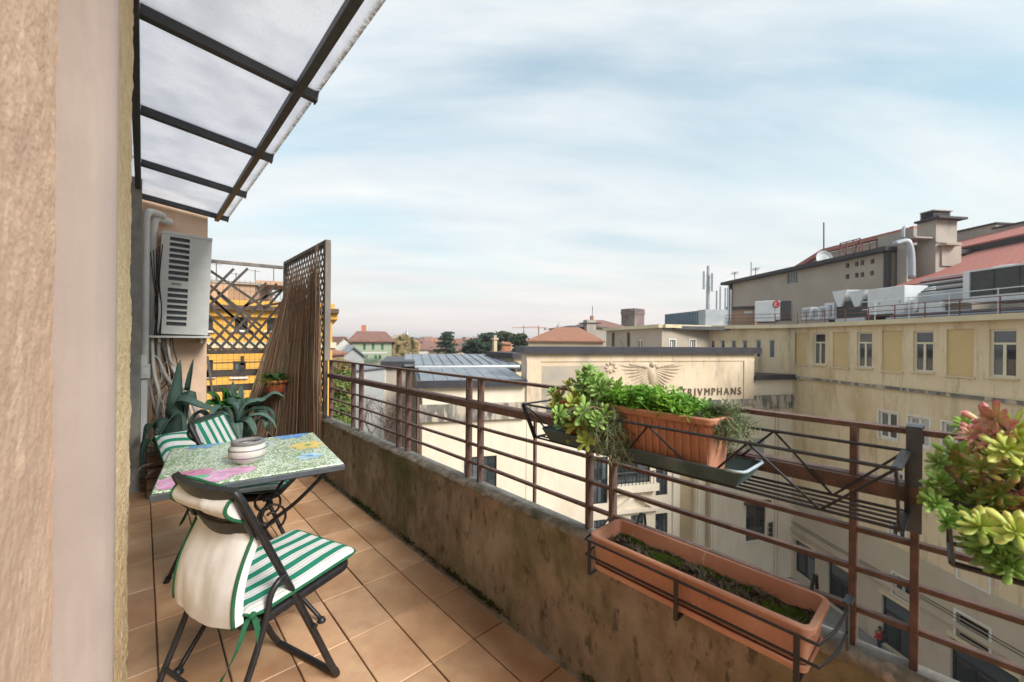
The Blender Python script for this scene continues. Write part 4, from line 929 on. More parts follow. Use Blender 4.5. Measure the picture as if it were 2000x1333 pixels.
def trailing(label, starts, n, seed, root):
    t_ = thing('trailing_rosemary', label, 'plant', root, 'trailing herbs'); g = random.Random(seed); mb = MB(); ms = MB()
    for k in range(n):
        p = Vector(starts[k % len(starts)][0])+Vector((g.gauss(0, .012), g.gauss(0, .025), g.gauss(0, .006))); d = (Vector(starts[k % len(starts)][1])+Vector((g.gauss(0, .35), g.gauss(0, .35), g.gauss(0, .35)))).normalized()
        l = g.uniform(.06, 1)*starts[k % len(starts)][2]; P = [p]; dr = starts[k % len(starts)][3]
        for i in range(1, 11):
            d = (d+Vector((g.gauss(0, .10), g.gauss(0, .10), -dr/10+g.gauss(0, .10)))).normalized(); P.append(P[-1]+d*l/10)
        ms.tube(P, [.0016*(1-.6*i/10) for i in range(11)], 4, False)
        for i in range(2, 11):
            tt = (P[i]-P[i-1]).normalized()
            for s in range(5 if i > 4 else 2):
                q = (tt*.7+Vector((g.gauss(0, .7), g.gauss(0, .7), g.gauss(0.1, .7)))).normalized(); leaflet(mb, P[i]-tt*g.uniform(0, l/10), q, g.uniform(.014, .030), .0032)
    mb.build('needle_leaves', M['rosemary'], t_, kind='stuff'); ms.build('stems', M['dry_stem'], t_, kind='stuff')
trailing('grey green trailing herb hanging down between the two window boxes', [((1.09, .755, 1.03), (-.35, -.05, .2), .15, 2.3), ((1.085, .74, 1.02), (-.25, -.1, 0), .20, 1.6), ((1.075, .735, .98), (-.1, 0, -.8), .15, .4)], 64, 3, (1.10, .78, 1.03))
trailing('sprawling grey green herb at the tray end of ribbed window box', [((1.16, .47, 1.03), (.1, -.6, .35), .08, .9), ((1.19, .45, 1.035), (.15, -.9, .15), .13, 1.2), ((1.15, .49, 1.03), (-.1, -.2, .7), .05, .4), ((1.13, .445, 1.045), (-.05, -.8, 0), .09, 1.6)], 78, 6, (1.16, .46, 1.03))

# ================================================================== lower terracotta trough on the parapet
LP = thing('terracotta_trough', 'long terracotta planter with moss hung in black bracket inside the parapet', 'planter', (1.11, .49, .55))
trough(LP, 'trough_body', 1.032, 1.192, .210, .775, .562, .650, .012, .009, M['terracotta_pale'], .012, .022)
trough(LP, 'saucer', 1.030, 1.190, .215, .770, .547, .563, .004, .005, M['terracotta_pale'], 0, .022)
ms_ = MB().grid(lambda u, v: (1.046+.132*u, .224+.537*v, .608+.010*mnoise.noise(Vector((u*4, v*12, 2)))+.006*mnoise.noise(Vector((u*13, v*40, 5)))), 16, 60).build('soil', M['soil'], LP, smooth=True)
mo = thing('moss_bed', 'patches of bright green moss on soil in the long terracotta planter', 'moss', (1.11, .49, .61))
mb = MB(); mb2 = MB(); sp_ = []; sp2 = []
for _ in range(2600):
    u, v = rnd.random(), rnd.random(); k = mnoise.noise(Vector((u*2.5, v*7, 9)))+.5*mnoise.noise(Vector((u*6, v*20, 3)))
    z = .609+.010*mnoise.noise(Vector((u*4, v*12, 2))); p = (1.046+.132*u, .224+.537*v, z, rnd.uniform(.6, 1.3))
    if k > .05: sp_.append(p)
    elif rnd.random() < .10: sp2.append(p)
tufts(mb, sp_, .008, 9, .0010, .8); mb.build('moss_tufts', M['moss_bright'], mo, kind='stuff')
tufts(mb2, sp2, .016, 9, .0022, 1.1); mb2.build('withered_leaves', M['dry_leaf'], mo, kind='stuff')
br = thing('planter_bracket', 'black wire bracket cradling the long terracotta planter on parapet', 'bracket', (1.1, .49, .6))
XF = 1.020
def bw(pts, r_=.0036, n='wire'): return MB().tube(pts, r_, 7).build(n, M['black_metal'], br)
bw([(1.20, .815, .640), (1.13, .800, .636), (XF, .785, .632), (XF, .195, .632), (1.10, .180, .634), (1.20, .176, .636)], .0036, 'upper_wire')
bw([(1.20, .812, .600), (1.13, .800, .588), (XF+.004, .785, .584), (XF+.004, .195, .584), (1.10, .180, .584), (1.20, .176, .586)], .0036, 'lower_wire')
for y in (.765, .492, .232): MB().bar((XF-.004, y, .532), (XF-.004, y, .637), .004, .011, (0, 1, 0)).bar((XF-.004, y, .534), (1.196, y, .538), .010, .004).build('cradle_bar', M['black_metal'], br)
bw([(1.198, .73, .55), (1.215, .73, .62), (1.25, .73, .665), (1.275, .73, .655), (1.285, .73, .60), (1.286, .73, .54)], .0045, 'hook')
bw([(1.198, .25, .55), (1.215, .25, .62), (1.25, .25, .665), (1.275, .25, .655), (1.285, .25, .60), (1.286, .25, .54)], .0045, 'hook')
MB().bar((1.198, .176, .545), (1.198, .176, .652), .016, .005, (0, 1, 0)).bar((1.198, .176, .650), (1.235, .176, .652), .016, .005).build('side_plate', M['grey_metal'], br)

# ================================================================== second basket with pink tipped succulent
b2 = thing('wire_planter_holder', 'grey metal planter holder below the pink tipped succulent', 'holder', (1.12, -.2, .85))
def b2w(p, r_=.004, n='wire'): return MB().tube(p, r_, 6).build(n, M['black_metal'], b2)
MB().bar((1.10, .02, .955), (1.115, .012, .835), .010, .005, (0, 1, 0)).build('end_strap', M['grey_metal'], b2)
b2w([(1.115, .015, .838), (1.115, -.8, .838)], .006, 'long_wire'); b2w([(1.215, .02, .842), (1.215, -.8, .842)], .005, 'long_wire'); b2w([(1.06, .02, .965), (1.06, -.8, .965)], .004, 'long_wire'); b2w([(1.238, .02, .965), (1.238, -.8, .965)], .004, 'long_wire')
b2w([(1.115, .015, .838), (1.215, .02, .842), (1.238, .02, .965), (1.06, .02, .965)], .004, 'end_wire')
for y in (-.03, -.70): MB().bar((1.24, y, .84), (1.246, y, 1.066), .02, .0035, (1, 0, 0)).bar((1.24, y, 1.064), (1.30, y, 1.064), .02, .0035).build('hook', M['grey_metal'], b2)
P3 = thing('window_box', 'terracotta window box hidden under the pink tipped succulent', 'planter', (1.15, -.35, .85))
trough(P3, 'box_body', 1.105, 1.225, -.62, -.03, .852, .965, .012, .007, M['terracotta'], .012, .02)
MB().bx(1.12, 1.212, -.60, -.05, .945, .952).build('soil', M['soil'], P3)
S2 = thing('succulent', 'pink and lime rosette succulent tumbling over railing beside the wire basket', 'plant', (1.13, -.12, .95), 'rosette succulents')
RO2 = [(1890, 835, 'fresh', .034), (1925, 830, 'pink', .042), (1950, 852, 'pink', .038), (1975, 840, 'lime', .046), (1905, 872, 'pink', .036), (1862, 890, 'fresh', .042), (1835, 905, 'deep', .036), (1900, 893, 'fresh', .042), (1930, 893, 'lime', .046),
       (1965, 880, 'lime', .042), (1990, 872, 'lime', .044), (1840, 945, 'fresh', .044), (1878, 930, 'blush', .038), (1905, 955, 'lime', .050), (1940, 930, 'pink', .036), (1975, 955, 'lime', .046), (1828, 985, 'fresh', .034), (1860, 1000, 'lime', .038),
       (1885, 1020, 'fresh', .044), (1915, 1030, 'lime', .046), (1950, 1040, 'deep', .044), (1985, 1040, 'lime', .048), (1960, 1000, 'blush', .040), (1925, 1080, 'deep', .042), (1955, 1095, 'deep', .044), (1970, 1110, 'fresh', .042), (1990, 1085, 'deep', .044),
       (1870, 965, 'deep', .038), (1940, 975, 'deep', .042), (2000, 990, 'pink', .042), (2015, 920, 'fresh', .044), (2025, 1060, 'deep', .044), (2040, 860, 'fresh', .046), (2040, 980, 'lime', .046), (1895, 990, 'deep', .036), (1905, 1060, 'deep', .038), (1850, 920, 'lime', .036), (1815, 965, 'fresh', .032), (1920, 915, 'blush', .040), (1985, 915, 'blush', .040), (1955, 965, 'blush', .040), (1880, 905, 'blush', .036), (1990, 1010, 'fresh', .042), (1850, 1020, 'fresh', .034), (1930, 1005, 'fresh', .040), (1975, 1065, 'lime', .042), (1940, 1062, 'fresh', .040), (1900, 850, 'pink', .036), (1945, 820, 'pink', .036), (1870, 945, 'lime', .038)]
for k, (px, py_, kd, sz) in enumerate(RO2):
    x = 1.09+.06*sr.uniform(-1, 1)-(.04 if py_ > 1000 else 0); p = atX(px, py_, x)
    nr_ = (CAM-p).normalized()*.8+Vector((sr.uniform(-.9, .5), sr.uniform(-.9, .9), sr.uniform(.0, 1.4)))
    rosette(S2, p, nr_, sz*.80, kd, (1.14+.03*sr.uniform(-1, 1), -.10+.08*sr.uniform(-1, 1), .95), 20, k < 15, 100+k)
# ================================================================== the town beyond: materials
ZG = -19.4
B = {}
B['stone'] = mat('theatre_stone', (.66, .54, .40), (.58, .46, .32), .5, .9, .15, 6, [((.66, .55, .42), .22, (1, 1, .6), .45, .65, .7), ((.25, .22, .19), .55, (1, 1, .35), .56, .72, .6), ((.42, .28, .17), .35, (1, 1, .5), .54, .72, .5), ((.30, .25, .20), 3.2, (1, 1, .14), .56, .68, .5)], bdist=.03)
B['stone_pale'] = mat('theatre_pale', (.72, .64, .52), (.66, .57, .45), .5, .9, .12, 6, [((.56, .44, .31), .4, (1, 1, .4), .54, .72, .5), ((.40, .33, .26), 3.5, (1, 1, .10), .60, .71, .45), ((.80, .73, .62), 1.6, (1, 1, .4), .55, .7, .5)], bdist=.03)
B['stone_tan'] = mat('theatre_tan', (.46, .36, .22), (.40, .31, .19), .8, .9)
B['stone_grey'] = mat('theatre_grey', (.34, .31, .27), (.44, .36, .28), .9, .9, .15, 6, [((.18, .17, .16), .8, (1, 1, .6), .52, .7, .7)], bdist=.03)
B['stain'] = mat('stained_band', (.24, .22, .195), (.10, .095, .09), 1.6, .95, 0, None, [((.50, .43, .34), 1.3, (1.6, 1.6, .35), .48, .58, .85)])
B['coping'] = mat('dark_coping', (.045, .045, .055), (.032, .032, .04), 1, .45)
B['zinc'] = mat('zinc', (.24, .265, .30), (.17, .19, .22), .6, .42, .05, 3, [((.34, .37, .41), .8, (1, 1, 1), .5, .7, .7), ((.10, .11, .12), 1.1, (1, 1, 1), .62, .76, .5)], metal=.35)
B['ochre'] = mat('ochre_wall', (.66, .545, .38), (.60, .48, .31), .35, .92, .1, 5, [((.66, .55, .38), .5, (1, 1, .7), .46, .62, .8), ((.34, .27, .17), 1.6, (1, 1, .16), .52, .66, .6), ((.26, .21, .14), 5, (1, 1, .12), .60, .70, .45), ((.74, .66, .52), 2.4, (1, 1, .5), .60, .70, .5), ((.40, .26, .09), .35, (1, 1, .6), .55, .72, .5)], bdist=.02)
B['ochre_low'] = mat('grey_base', (.48, .42, .335), (.42, .365, .285), .4, .92, .08, 5, [((.50, .43, .33), .4, (1, 1, .4), .5, .72, .6), ((.22, .19, .15), .9, (1, 1, .3), .58, .74, .5)], bdist=.02)
B['ochre_panel'] = mat('ochre_panel', (.58, .43, .21), (.52, .385, .19), .8, .9, 0, None, [((.50, .40, .26), .6, (1, 1, .4), .5, .7, .6)])
B['cornice'] = mat('pale_cornice', (.60, .525, .37), (.53, .45, .30), .8, .9, 0, None, [((.36, .29, .18), 1, (1, 1, .4), .6, .75, .5)])
B['frame'] = mat('window_frame', (.66, .60, .45), (.6, .54, .40), 3, .6); B['frame_white'] = mat('white_frame', (.66, .65, .62), (.6, .59, .56), 3, .6)
B['frame_brown'] = mat('brown_frame', (.12, .075, .05), (.09, .055, .04), 3, .7); B['iron'] = mat('window_iron', (.03, .034, .038), (.02, .022, .025), 3, .6)
B['dark_in'] = mat('dark_interior', (.012, .013, .014), (.008, .008, .009), 1, .9)
def glassmat(name, c, rough=.06):
    m, nt, N, L, b = _nodes(name); b.inputs['Roughness'].default_value = rough; b.inputs['Specular IOR Level'].default_value = .9
    rn = N.new('ShaderNodeObjectInfo'); L.new(_ramp(N, L, rn.outputs['Random'], .25, .95, tuple(x*.45 for x in c), tuple(min(.4, x*2.6+.01) for x in c)), b.inputs['Base Color'])
    oi = N.new('ShaderNodeNewGeometry'); bn = N.new('ShaderNodeBump'); bn.inputs['Strength'].default_value = .08; bn.inputs['Distance'].default_value = .05
    L.new(_noise(N, L, oi.outputs['Position'], 1.3, 2), bn.inputs['Height']); L.new(bn.outputs[0], b.inputs['Normal']); return m
B['glass'] = glassmat('window_glass', (.035, .042, .048)); B['glass_curtain'] = glassmat('curtained_glass', (.16, .16, .15), .12)
B['concrete'] = mat('concrete', (.38, .34, .295), (.31, .275, .24), .5, .92, .1, 5, [((.18, .165, .15), .6, (1, 1, .3), .56, .75, .6), ((.40, .35, .29), .5, (1, 1, .5), .5, .7, .6)], bdist=.02)
B['hall'] = mat('hall_render', (.42, .36, .295), (.36, .31, .25), .35, .92, 0, None, [((.42, .36, .30), .3, (1, 1, .5), .5, .7, .6)])
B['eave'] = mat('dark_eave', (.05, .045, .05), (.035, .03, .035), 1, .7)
def tilemat(name, c, c2, k=2.4, sx=1.):
    m, nt, N, L, b = _nodes(name); cv = N.new('ShaderNodeNewGeometry').outputs['Position']
    n1 = _noise(N, L, cv, 1.4, 6); n2 = _noise(N, L, cv, 6, 4); col = _mix(N, L, _ramp(N, L, n1, .35, .65), c, c2); col = _mix(N, L, _ramp(N, L, n2, .55, .7, (0, 0, 0), (.6, .6, .6)), col, tuple(x*.5 for x in c))
    L.new(col, b.inputs['Base Color']); b.inputs['Roughness'].default_value = .9
    return m
B['redroof'] = tilemat('red_metal_roof', (.42, .135, .10), (.36, .15, .125)); B['tiles'] = tilemat('clay_tiles', (.33, .145, .085), (.24, .115, .075)); B['tiles_brown'] = tilemat('brown_tiles', (.22, .11, .085), (.16, .085, .07))
B['white_unit'] = mat('white_unit', (.60, .62, .64), (.54, .56, .58), 1, .5, 0, None, [((.4, .42, .44), 1.5, (1, 1, .3), .6, .8, .4)]); B['louvre'] = mat('louvre', (.055, .058, .058), (.04, .042, .042), 2, .6)
B['galv'] = mat('galvanised', (.38, .41, .44), (.29, .31, .34), 1, .45, metal=.4); B['blue_box'] = mat('blue_grey_sheet', (.16, .215, .26), (.13, .18, .22), 1, .6)
B['rail_red'] = mat('roof_rail_paint', (.16, .05, .045), (.11, .04, .035), 2, .6); B['roofing'] = mat('roofing_felt', (.10, .10, .105), (.07, .07, .072), .6, .9)
B['red_sign'] = mat('red_sign', (.55, .02, .03), (.5, .02, .03), 2, .5); B['yellow_house'] = mat('yellow_render', (.66, .36, .07), (.58, .30, .06), .5, .9, 0, None, [((.74, .46, .10), .4, (1, 1, .5), .5, .7, .5)])
B['pinkish'] = mat('pink_render', (.46, .30, .20), (.40, .26, .18), .5, .9); B['green_house'] = mat('green_render', (.27, .33, .235), (.31, .33, .24), .6, .9, 0, None, [((.33, .30, .20), .5, (1, 1, .5), .5, .68, .7)])
B['shutter_green'] = mat('green_shutter', (.06, .30, .16), (.05, .25, .13), 2, .7); B['white_wall'] = mat('white_render', (.56, .54, .51), (.50, .48, .45), .6, .9); B['grey_wall'] = mat('grey_render', (.36, .37, .37), (.30, .31, .31), .6, .9)
B['brick'] = mat('brick_render', (.42, .17, .09), (.36, .14, .08), .8, .9); B['tower'] = mat('tower_brick', (.20, .14, .125), (.14, .10, .095), .3, .95, 0, None, [((.30, .25, .22), .12, (1, 1, .6), .5, .68, .7)])
B['cream'] = mat('cream_render', (.52, .42, .29), (.46, .36, .24), .5, .9)

# ------------------------------------------------------------------ ground, street, pavement
M['asphalt'] = mat('asphalt', (.085, .085, .085), (.06, .06, .06), .6, .9, .2, 30, [((.14, .13, .12), .3, (1, 1, 1), .5, .7, .5)])
M['paving'] = mat('paving', (.24, .235, .225), (.19, .185, .18), 1.2, .9, .2, 12, [((.13, .125, .12), .7, (1, 1, 1), .55, .75, .5)])
M['fields'] = mat('far_ground', (.15, .13, .10), (.10, .11, .06), .01, .95)
gs = MB().add([(-5000, -5000, ZG-.05), (5000, -5000, ZG-.05), (5000, 5000, ZG-.05), (-5000, 5000, ZG-.05)], [(0, 1, 2, 3)]).build('ground', M['fields']); gs['kind'] = 'structure'

def win(parent, W, s0, s1, z0, z1, d=-.14, cols=2, transom=None, fm='frame', gm='glass', fw=.07, sill=True, rows=1, name='window', bars=0, surround=0.):
    fw = min(fw, (s1-s0)*.16); mb = MB()
    for a, b, c, e in ((s0, s0+fw, z0, z1), (s1-fw, s1, z0, z1), (s0+fw, s1-fw, z0, z0+fw), (s0+fw, s1-fw, z1-fw, z1)): W.box(mb, a, b, c, e, d-.05, d+.03)
    zt = z0+(z1-z0)*transom if transom else z1-fw
    if transom: W.box(mb, s0+fw, s1-fw, zt-fw*.5, zt+fw*.5, d-.05, d+.028)
    cw = (s1-s0-2*fw)/cols
    for k in range(1, cols): W.box(mb, s0+fw+cw*k-fw*.6, s0+fw+cw*k+fw*.6, z0+fw, zt, d-.05, d+.026)
    if surround:
        q = surround
        for a, b, c, e in ((s0-q, s0, z0-q, z1+q), (s1, s1+q, z0-q, z1+q), (s0, s1, z1, z1+q), (s0, s1, z0-q, z0)): W.box(mb, a, b, c, e, .002, .035)
    w = mb.build(name, B[fm], parent)
    rh = (zt-z0-fw)/rows
    for k in range(cols):
        for r_ in range(rows):
            g_ = .02 if rows > 1 else 0.
            W.box(MB(), s0+fw+cw*k+.001, s0+fw+cw*(k+1)-.001, z0+fw+rh*r_+g_, z0+fw+rh*(r_+1)-.001, d-.03, d-.02).build('pane', B[gm], w)
    if transom: W.box(MB(), s0+fw, s1-fw, zt+fw*.5, z1-fw, d-.03, d-.02).build('pane', B[gm], w)
    if sill: W.box(MB(), s0-.10, s1+.10, z0-.10, z0-.004, -.02, .12).build('sill', B['cornice' if fm == 'frame' else 'frame_white'], w)
    if bars:
        mb = MB()
        for k in range(1, bars): s_ = s0+(s1-s0)*k/bars; mb.tube([W.P(s_, z0, -.03), W.P(s_, z1, -.03)], .018, 5, False)
        for k in range(1, 4): z = z0+(z1-z0)*k/4; mb.tube([W.P(s0, z, -.03), W.P(s1, z, -.03)], .018, 5, False)
        mb.build('window_bars', B['iron'], w)
    return w
def rect(W, x0, x1, y0, y1, d=0.):   # opening seen between two pixel columns, heights taken in the middle
    a, b = sorted((W.sz(x0, (y0+y1)/2, d)[0], W.sz(x1, (y0+y1)/2, d)[0])); xm = (x0+x1)/2
    return (a, b, W.sz(xm, y1, d)[1], W.sz(xm, y0, d)[1])

# ------------------------------------------------------------------ theatre with the eagle and the inscription
T = Wall(G(1030, 29.99), G(1470, 34.94))
th = thing('theatre', 'cream stone theatre with carved eagle, TRIVMPHANS lettering and dark flat copings', 'theatre', T.P(9, ZG, -6))
S1_ = T.sz(1470, 720)[0]; ztop = T.sz(1030, 677)[1]; SL = T.sz(825, 800)[0]; SR = T.sz(1552, 800)[0]
zwl = T.sz(930, 742)[1]; zwr = T.sz(1505, 732)[1]; zband = T.sz(1390, 781)[1]-.25
holes = [rect(T, 1159, 1187, 893, 985), rect(T, 1200, 1270, 893, 946), rect(T, 1281, 1304, 893, 968), rect(T, 1159, 1183, 1016, 1075), rect(T, 1232, 1257, 1006, 1060), rect(T, 1280, 1304, 1003, 1060),
         rect(T, 1327, 1358, 885, 1330), rect(T, 1376, 1388, 885, 1330), rect(T, 1457, 1496, 984, 1056), rect(T, 1455, 1492, 857, 892)]
Ssp = T.sz(1420, 950)[0]; zlow = zband-.26
mb = T.holed(MB(), 0, Ssp, ZG, zband, holes[:8], .38); T.holed(mb, Ssp, S1_, zlow, zband, [], .38); mb.build('main_facade', B['stone_pale'], th)
mb = T.holed(MB(), Ssp, SR, ZG, zlow, [holes[8]], .38); T.holed(mb, S1_, SR, zlow, zwr, [], .38)
T.box(mb, S1_+.02, SR-.003, ZG, zwr-.02, -9, -.40); T.box(mb, SR-.02, SR, ZG, zwr-.02, -.40, -.001); mb.build('side_wing', B['stone_pale'], th)
mb = MB(); T.box(mb, 0, S1_, ZG, zwl-1.2, -14, -.40); T.box(mb, 0.01, S1_-.01, zwl-1.2, ztop-.3, -1.6, -.402); T.box(mb, 0, .02, ZG, zband, -.40, -.002); mb.build('rear_body', B['stone_pale'], th)
zsl = T.sz(1240, 703)[1]
mb = MB(); T.box(mb, -.05, S1_+.05, zband+.25, zsl-.12, -.40, .08); mb.build('inscription_panel', B['stone'], th)
for (a, b) in ((0, 1.0), (S1_-.95, S1_)): T.box(MB(), a-.06, b, zband+.25, zsl-.12, .082, .16).build('corner_pilaster', B['stone'], th)
g0, g1 = T.sz(1057, 730)[0], T.sz(1215, 730)[0]
T.box(MB(), g0, g1-1.2, zband+.3, zsl-.45, .082, .088).build('weathered_panel', B['stone_grey'], th)
T.box(MB(), -.06, S1_+.06, zsl-.12, zsl, -.40, .14).build('string_course', B['stone'], th)
T.box(MB(), -.08, S1_+.08, zsl, ztop-.5, -.40, .11).build('attic', B['stone'], th)
for k in range(1, 9): T.box(MB(), S1_*k/9-.02, S1_*k/9+.02, zsl+.01, ztop-.51, .1105, .114).build('attic_joint', B['stone_tan'], th)
T.box(MB(), -.35, S1_+.5, ztop-.5, ztop, -2.0, .45).build('roof_coping', B['coping'], th)
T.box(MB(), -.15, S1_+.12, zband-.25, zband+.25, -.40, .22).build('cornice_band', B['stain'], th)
# wings: fascia, stained band
T.box(MB(), S1_+.06, SR+.4, zwr-.42, zwr, -9, .40).build('wing_coping', B['coping'], th)
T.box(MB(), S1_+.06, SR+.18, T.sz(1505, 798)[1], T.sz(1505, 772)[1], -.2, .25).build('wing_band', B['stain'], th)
hl = rect(T, 906, 970, 892, 957)
mb = T.holed(MB(), SL, -.03, ZG, zwl-.1, [hl], .38); T.box(mb, SL, -.05, ZG, zwl-.1, -13, -.40); T.box(mb, SL, SL+.02, ZG, zwl-.1, -.40, -.002); mb.build('left_wing', B['stone_pale'], th)
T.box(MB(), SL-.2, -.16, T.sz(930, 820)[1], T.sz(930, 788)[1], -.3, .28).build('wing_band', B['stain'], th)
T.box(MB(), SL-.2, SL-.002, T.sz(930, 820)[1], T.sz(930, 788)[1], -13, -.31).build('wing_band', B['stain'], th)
T.box(MB(), SL-.4, -.09, zwl-.48, zwl, .05, .42).build('wing_coping', B['coping'], th)
T.box(MB(), SL-.4, SL+.1, zwl-.48, zwl, -12.9, .045).build('wing_coping', B['coping'], th)
for k in range(8):   # zinc roof of the left wing, sheet by sheet
    a, b = SL-.15+(-SL)*k/8, SL-.15+(-SL)*(k+1)/8
    MB().hexa([T.P(a+.02, zwl-.06, .40), T.P(b-.02, zwl-.06, .40), T.P(b-.02, zwl+.42, -6), T.P(a+.02, zwl+.42, -6), T.P(a+.02, zwl-.02, .40), T.P(b-.02, zwl-.02, .40), T.P(b-.02, zwl+.46, -6), T.P(a+.02, zwl+.46, -6)]).build('roof_sheet', B['zinc'], th)
win(th, T, *hl, cols=4, rows=4, fm='iron', fw=.06, sill=False, bars=0)
T.box(MB(), hl[0]-.9, hl[1]+.9, hl[2]-3, hl[3]+1.3, .002, .10).build('window_surround', B['stone_pale'], th) if False else None
W1 = [win(th, T, *h, cols=3, rows=4, fm='iron', fw=.07, sill=False) for h in holes[:6]]
win(th, T, *holes[8], cols=2, rows=3, fm='frame_brown', fw=.10, sill=True)
T.box(MB(), holes[8][0]-.25, holes[8][1]+.3, holes[8][3], holes[8][3]+.22, -.1, .25).build('window_hood', B['frame_brown'], th)
a, b, c, e = rect(T, 1455, 1492, 857, 892); T.box(MB(), a, b, c, e, .002, .02).build('blind_panel', B['grey_wall'], th)
for h in (holes[6], holes[7]): T.box(MB(), h[0]-.01, h[1]+.01, h[2], h[3], -.42, -.37).build('niche_shade', B['stone_tan'], th)  # shadow of the recesses put into the tan colour of their backs
a, _, c, e = rect(T, 1190, 1280, 944, 958); b = T.sz(1280, 950)[0]; T.box(MB(), a, b, c, e, .002, .55).build('balcony_slab', B['stone_pale'], th)
mb = MB()
for k in range(13): s_ = a+(b-a)*(k+.5)/13; mb.tube([T.P(s_, e, .48), T.P(s_, e+1.0, .48)], .03, 5)
mb.tube([T.P(a, e+1.0, .48), T.P(b, e+1.0, .48)], .04, 5); mb.build('balcony_railing', B['iron'], th)
pa_, pb = T.sz(1195, 985)[0], T.sz(1282, 985)[0]; pm = (pa_+pb)/2; zp = T.sz(1240, 992)[1]; zq = T.sz(1240, 962)[1]
MB().prism([T.P(pa_, zp, .3), T.P(pm, zq, .3), T.P(pm, zq-.28, .3), T.P(pa_+.6, zp, .3)], T.n*-.296).prism([T.P(pb, zp, .3), T.P(pb-.6, zp, .3), T.P(pm, zq-.28, .3), T.P(pm, zq, .3)], T.n*-.296).build('pediment', B['stone_pale'], th)
T.box(MB(), pa_-.1, pb+.1, zp-.26, zp-.002, .002, .34).build('pediment_cornice', B['stone_pale'], th)
# pilasters beside the niches
for x in (1318, 1366, 1396):
    s_ = T.sz(x, 950)[0]; T.box(MB(), s_-.22, s_+.22, ZG, T.sz(x, 880)[1], .002, .13).build('pilaster', B['stone_pale'], th)
# lettering
def letters(parent, W, text, s0, s1, z0, h, m_, name='letter', d=.09, ext=.06):
    gl = []
    for chx in text:
        cu_ = bpy.data.curves.new('glyph', 'FONT'); cu_.body = chx; cu_.size = h*1.38; cu_.extrude = ext*.5
        tmp = bpy.data.objects.new('glyph', cu_); COL.objects.link(tmp); bpy.context.view_layer.update()
        me = bpy.data.meshes.new_from_object(tmp.evaluated_get(bpy.context.evaluated_depsgraph_get())); bpy.data.objects.remove(tmp)
        me.materials.clear(); me.materials.append(m_); xs = [v.co.x for v in me.vertices]; gl.append((me, min(xs), max(xs)))
    tot = sum(b-a for _, a, b in gl)*.86; gap = ((s1-s0)-tot)/(len(text)-1); x = s0; X_ = W.d if W.d.cross(Vector((0, 0, 1))).dot(W.n) > 0 else -W.d
    for me, a, b in gl:
        p = W.P(x, z0, d); Mx = Matrix(((X_.x, 0, W.n.x, p.x), (X_.y, 0, W.n.y, p.y), (X_.z, 1, W.n.z, p.z), (0, 0, 0, 1)))
        for v in me.vertices: v.co = Mx @ Vector(((v.co.x-a)*.86, v.co.y, v.co.z))-ORG[parent.name]
        o = bpy.data.objects.new(name, me); COL.objects.link(o); o.parent = parent; ORG[o.name] = ORG[parent.name]; x += (b-a)*.86+gap
B['bronze'] = mat('bronze_letters', (.17, .10, .07), (.11, .07, .05), 4, .7)
sa, za = T.sz(1329, 772); sb, zb = T.sz(1445, 772); zt_ = T.sz(1387, 757)[1]; zl = T.sz(1387, 772)[1]
letters(th, T, 'TRIVMPHANS', sa, sb, zl, zt_-zl, B['bronze'], 'letter', .12)
# eagle in low relief: body, head, spread wings of feathers, tail
ce = T.sz(1272, 735)[0]; ze = T.sz(1272, 735)[1]; K = (T.sz(1335, 735)[0]-ce)/2.0
B['relief'] = mat('relief_stone', (.54, .43, .31), (.42, .33, .24), 1.5, .9, .3, 8, [((.16, .14, .12), 2.2, (1, 1, 1), .55, .72, .6)], bdist=.04)
eg = MB()
def blob(cx, cz_, rx, rz_, ang, d=.14):
    d *= .6
    q = []; ca, sn = math.cos(ang), math.sin(ang)
    ring = [T.P(ce+cx*K+rx*K*math.cos(t)*ca-rz_*K*math.sin(t)*sn, ze+cz_*K+rx*K*math.cos(t)*sn+rz_*K*math.sin(t)*ca, .085) for t in [2*math.pi*k/14 for k in range(14)]]
    inn = [p.lerp(T.P(ce+cx*K, ze+cz_*K, .085), .35)+T.n*d for p in ring]
    eg.add(ring+inn+[T.P(ce+cx*K, ze+cz_*K, .085+d*1.15)], [(i, (i+1) % 14, 14+(i+1) % 14, 14+i) for i in range(14)]+[(14+i, 14+(i+1) % 14, 28) for i in range(14)])
blob(0, -.05, .28, .62, .25, .28); blob(.02, .62, .16, .18, 0, .26); blob(.17, .63, .12, .06, -.2, .2); blob(-.10, -.75, .20, .42, -.2, .16)
for sg in (-1, 1):
    for k in range(9):   # long flight feathers
        a = R(8+k*9) if sg > 0 else R(172-k*9); l = 1.75-.13*k
        x0, z0_ = sg*.25, .36-.05*k; blob(x0+math.cos(a)*l*.5, z0_+.18*1+math.sin(a)*l*-.12-.06*k, l*.5, .075, (R(6)-R(7)*k)*sg, .10)
    for k in range(5): blob(sg*(.4+.2*k), .5+.03*k, .2, .10, .15*sg, .17)
for k in range(4): blob(-.30+.2*k, -.95-.05*k, .07, .22, .25-.1*k, .12)
for k in range(6): blob(.30+.22*k, -.45-.17*k, .18, .045, -.65, .09)
eg.build('eagle_relief', B['relief'], th, smooth=True)
rw = MB()
def blob2(mb, cx, cz_, r_): pass
eg = MB(); ce2 = T.sz(1192, 718)[0]; ce_, ze_ = ce, ze; ce = ce2; ze = T.sz(1192, 718)[1]
for k in range(8): a = k*math.pi/4; blob(.26*math.cos(a), .22*math.sin(a), .12, .09, a, .12)
eg.build('wreath_relief', B['relief'], th, smooth=True); ce, ze = ce_, ze_
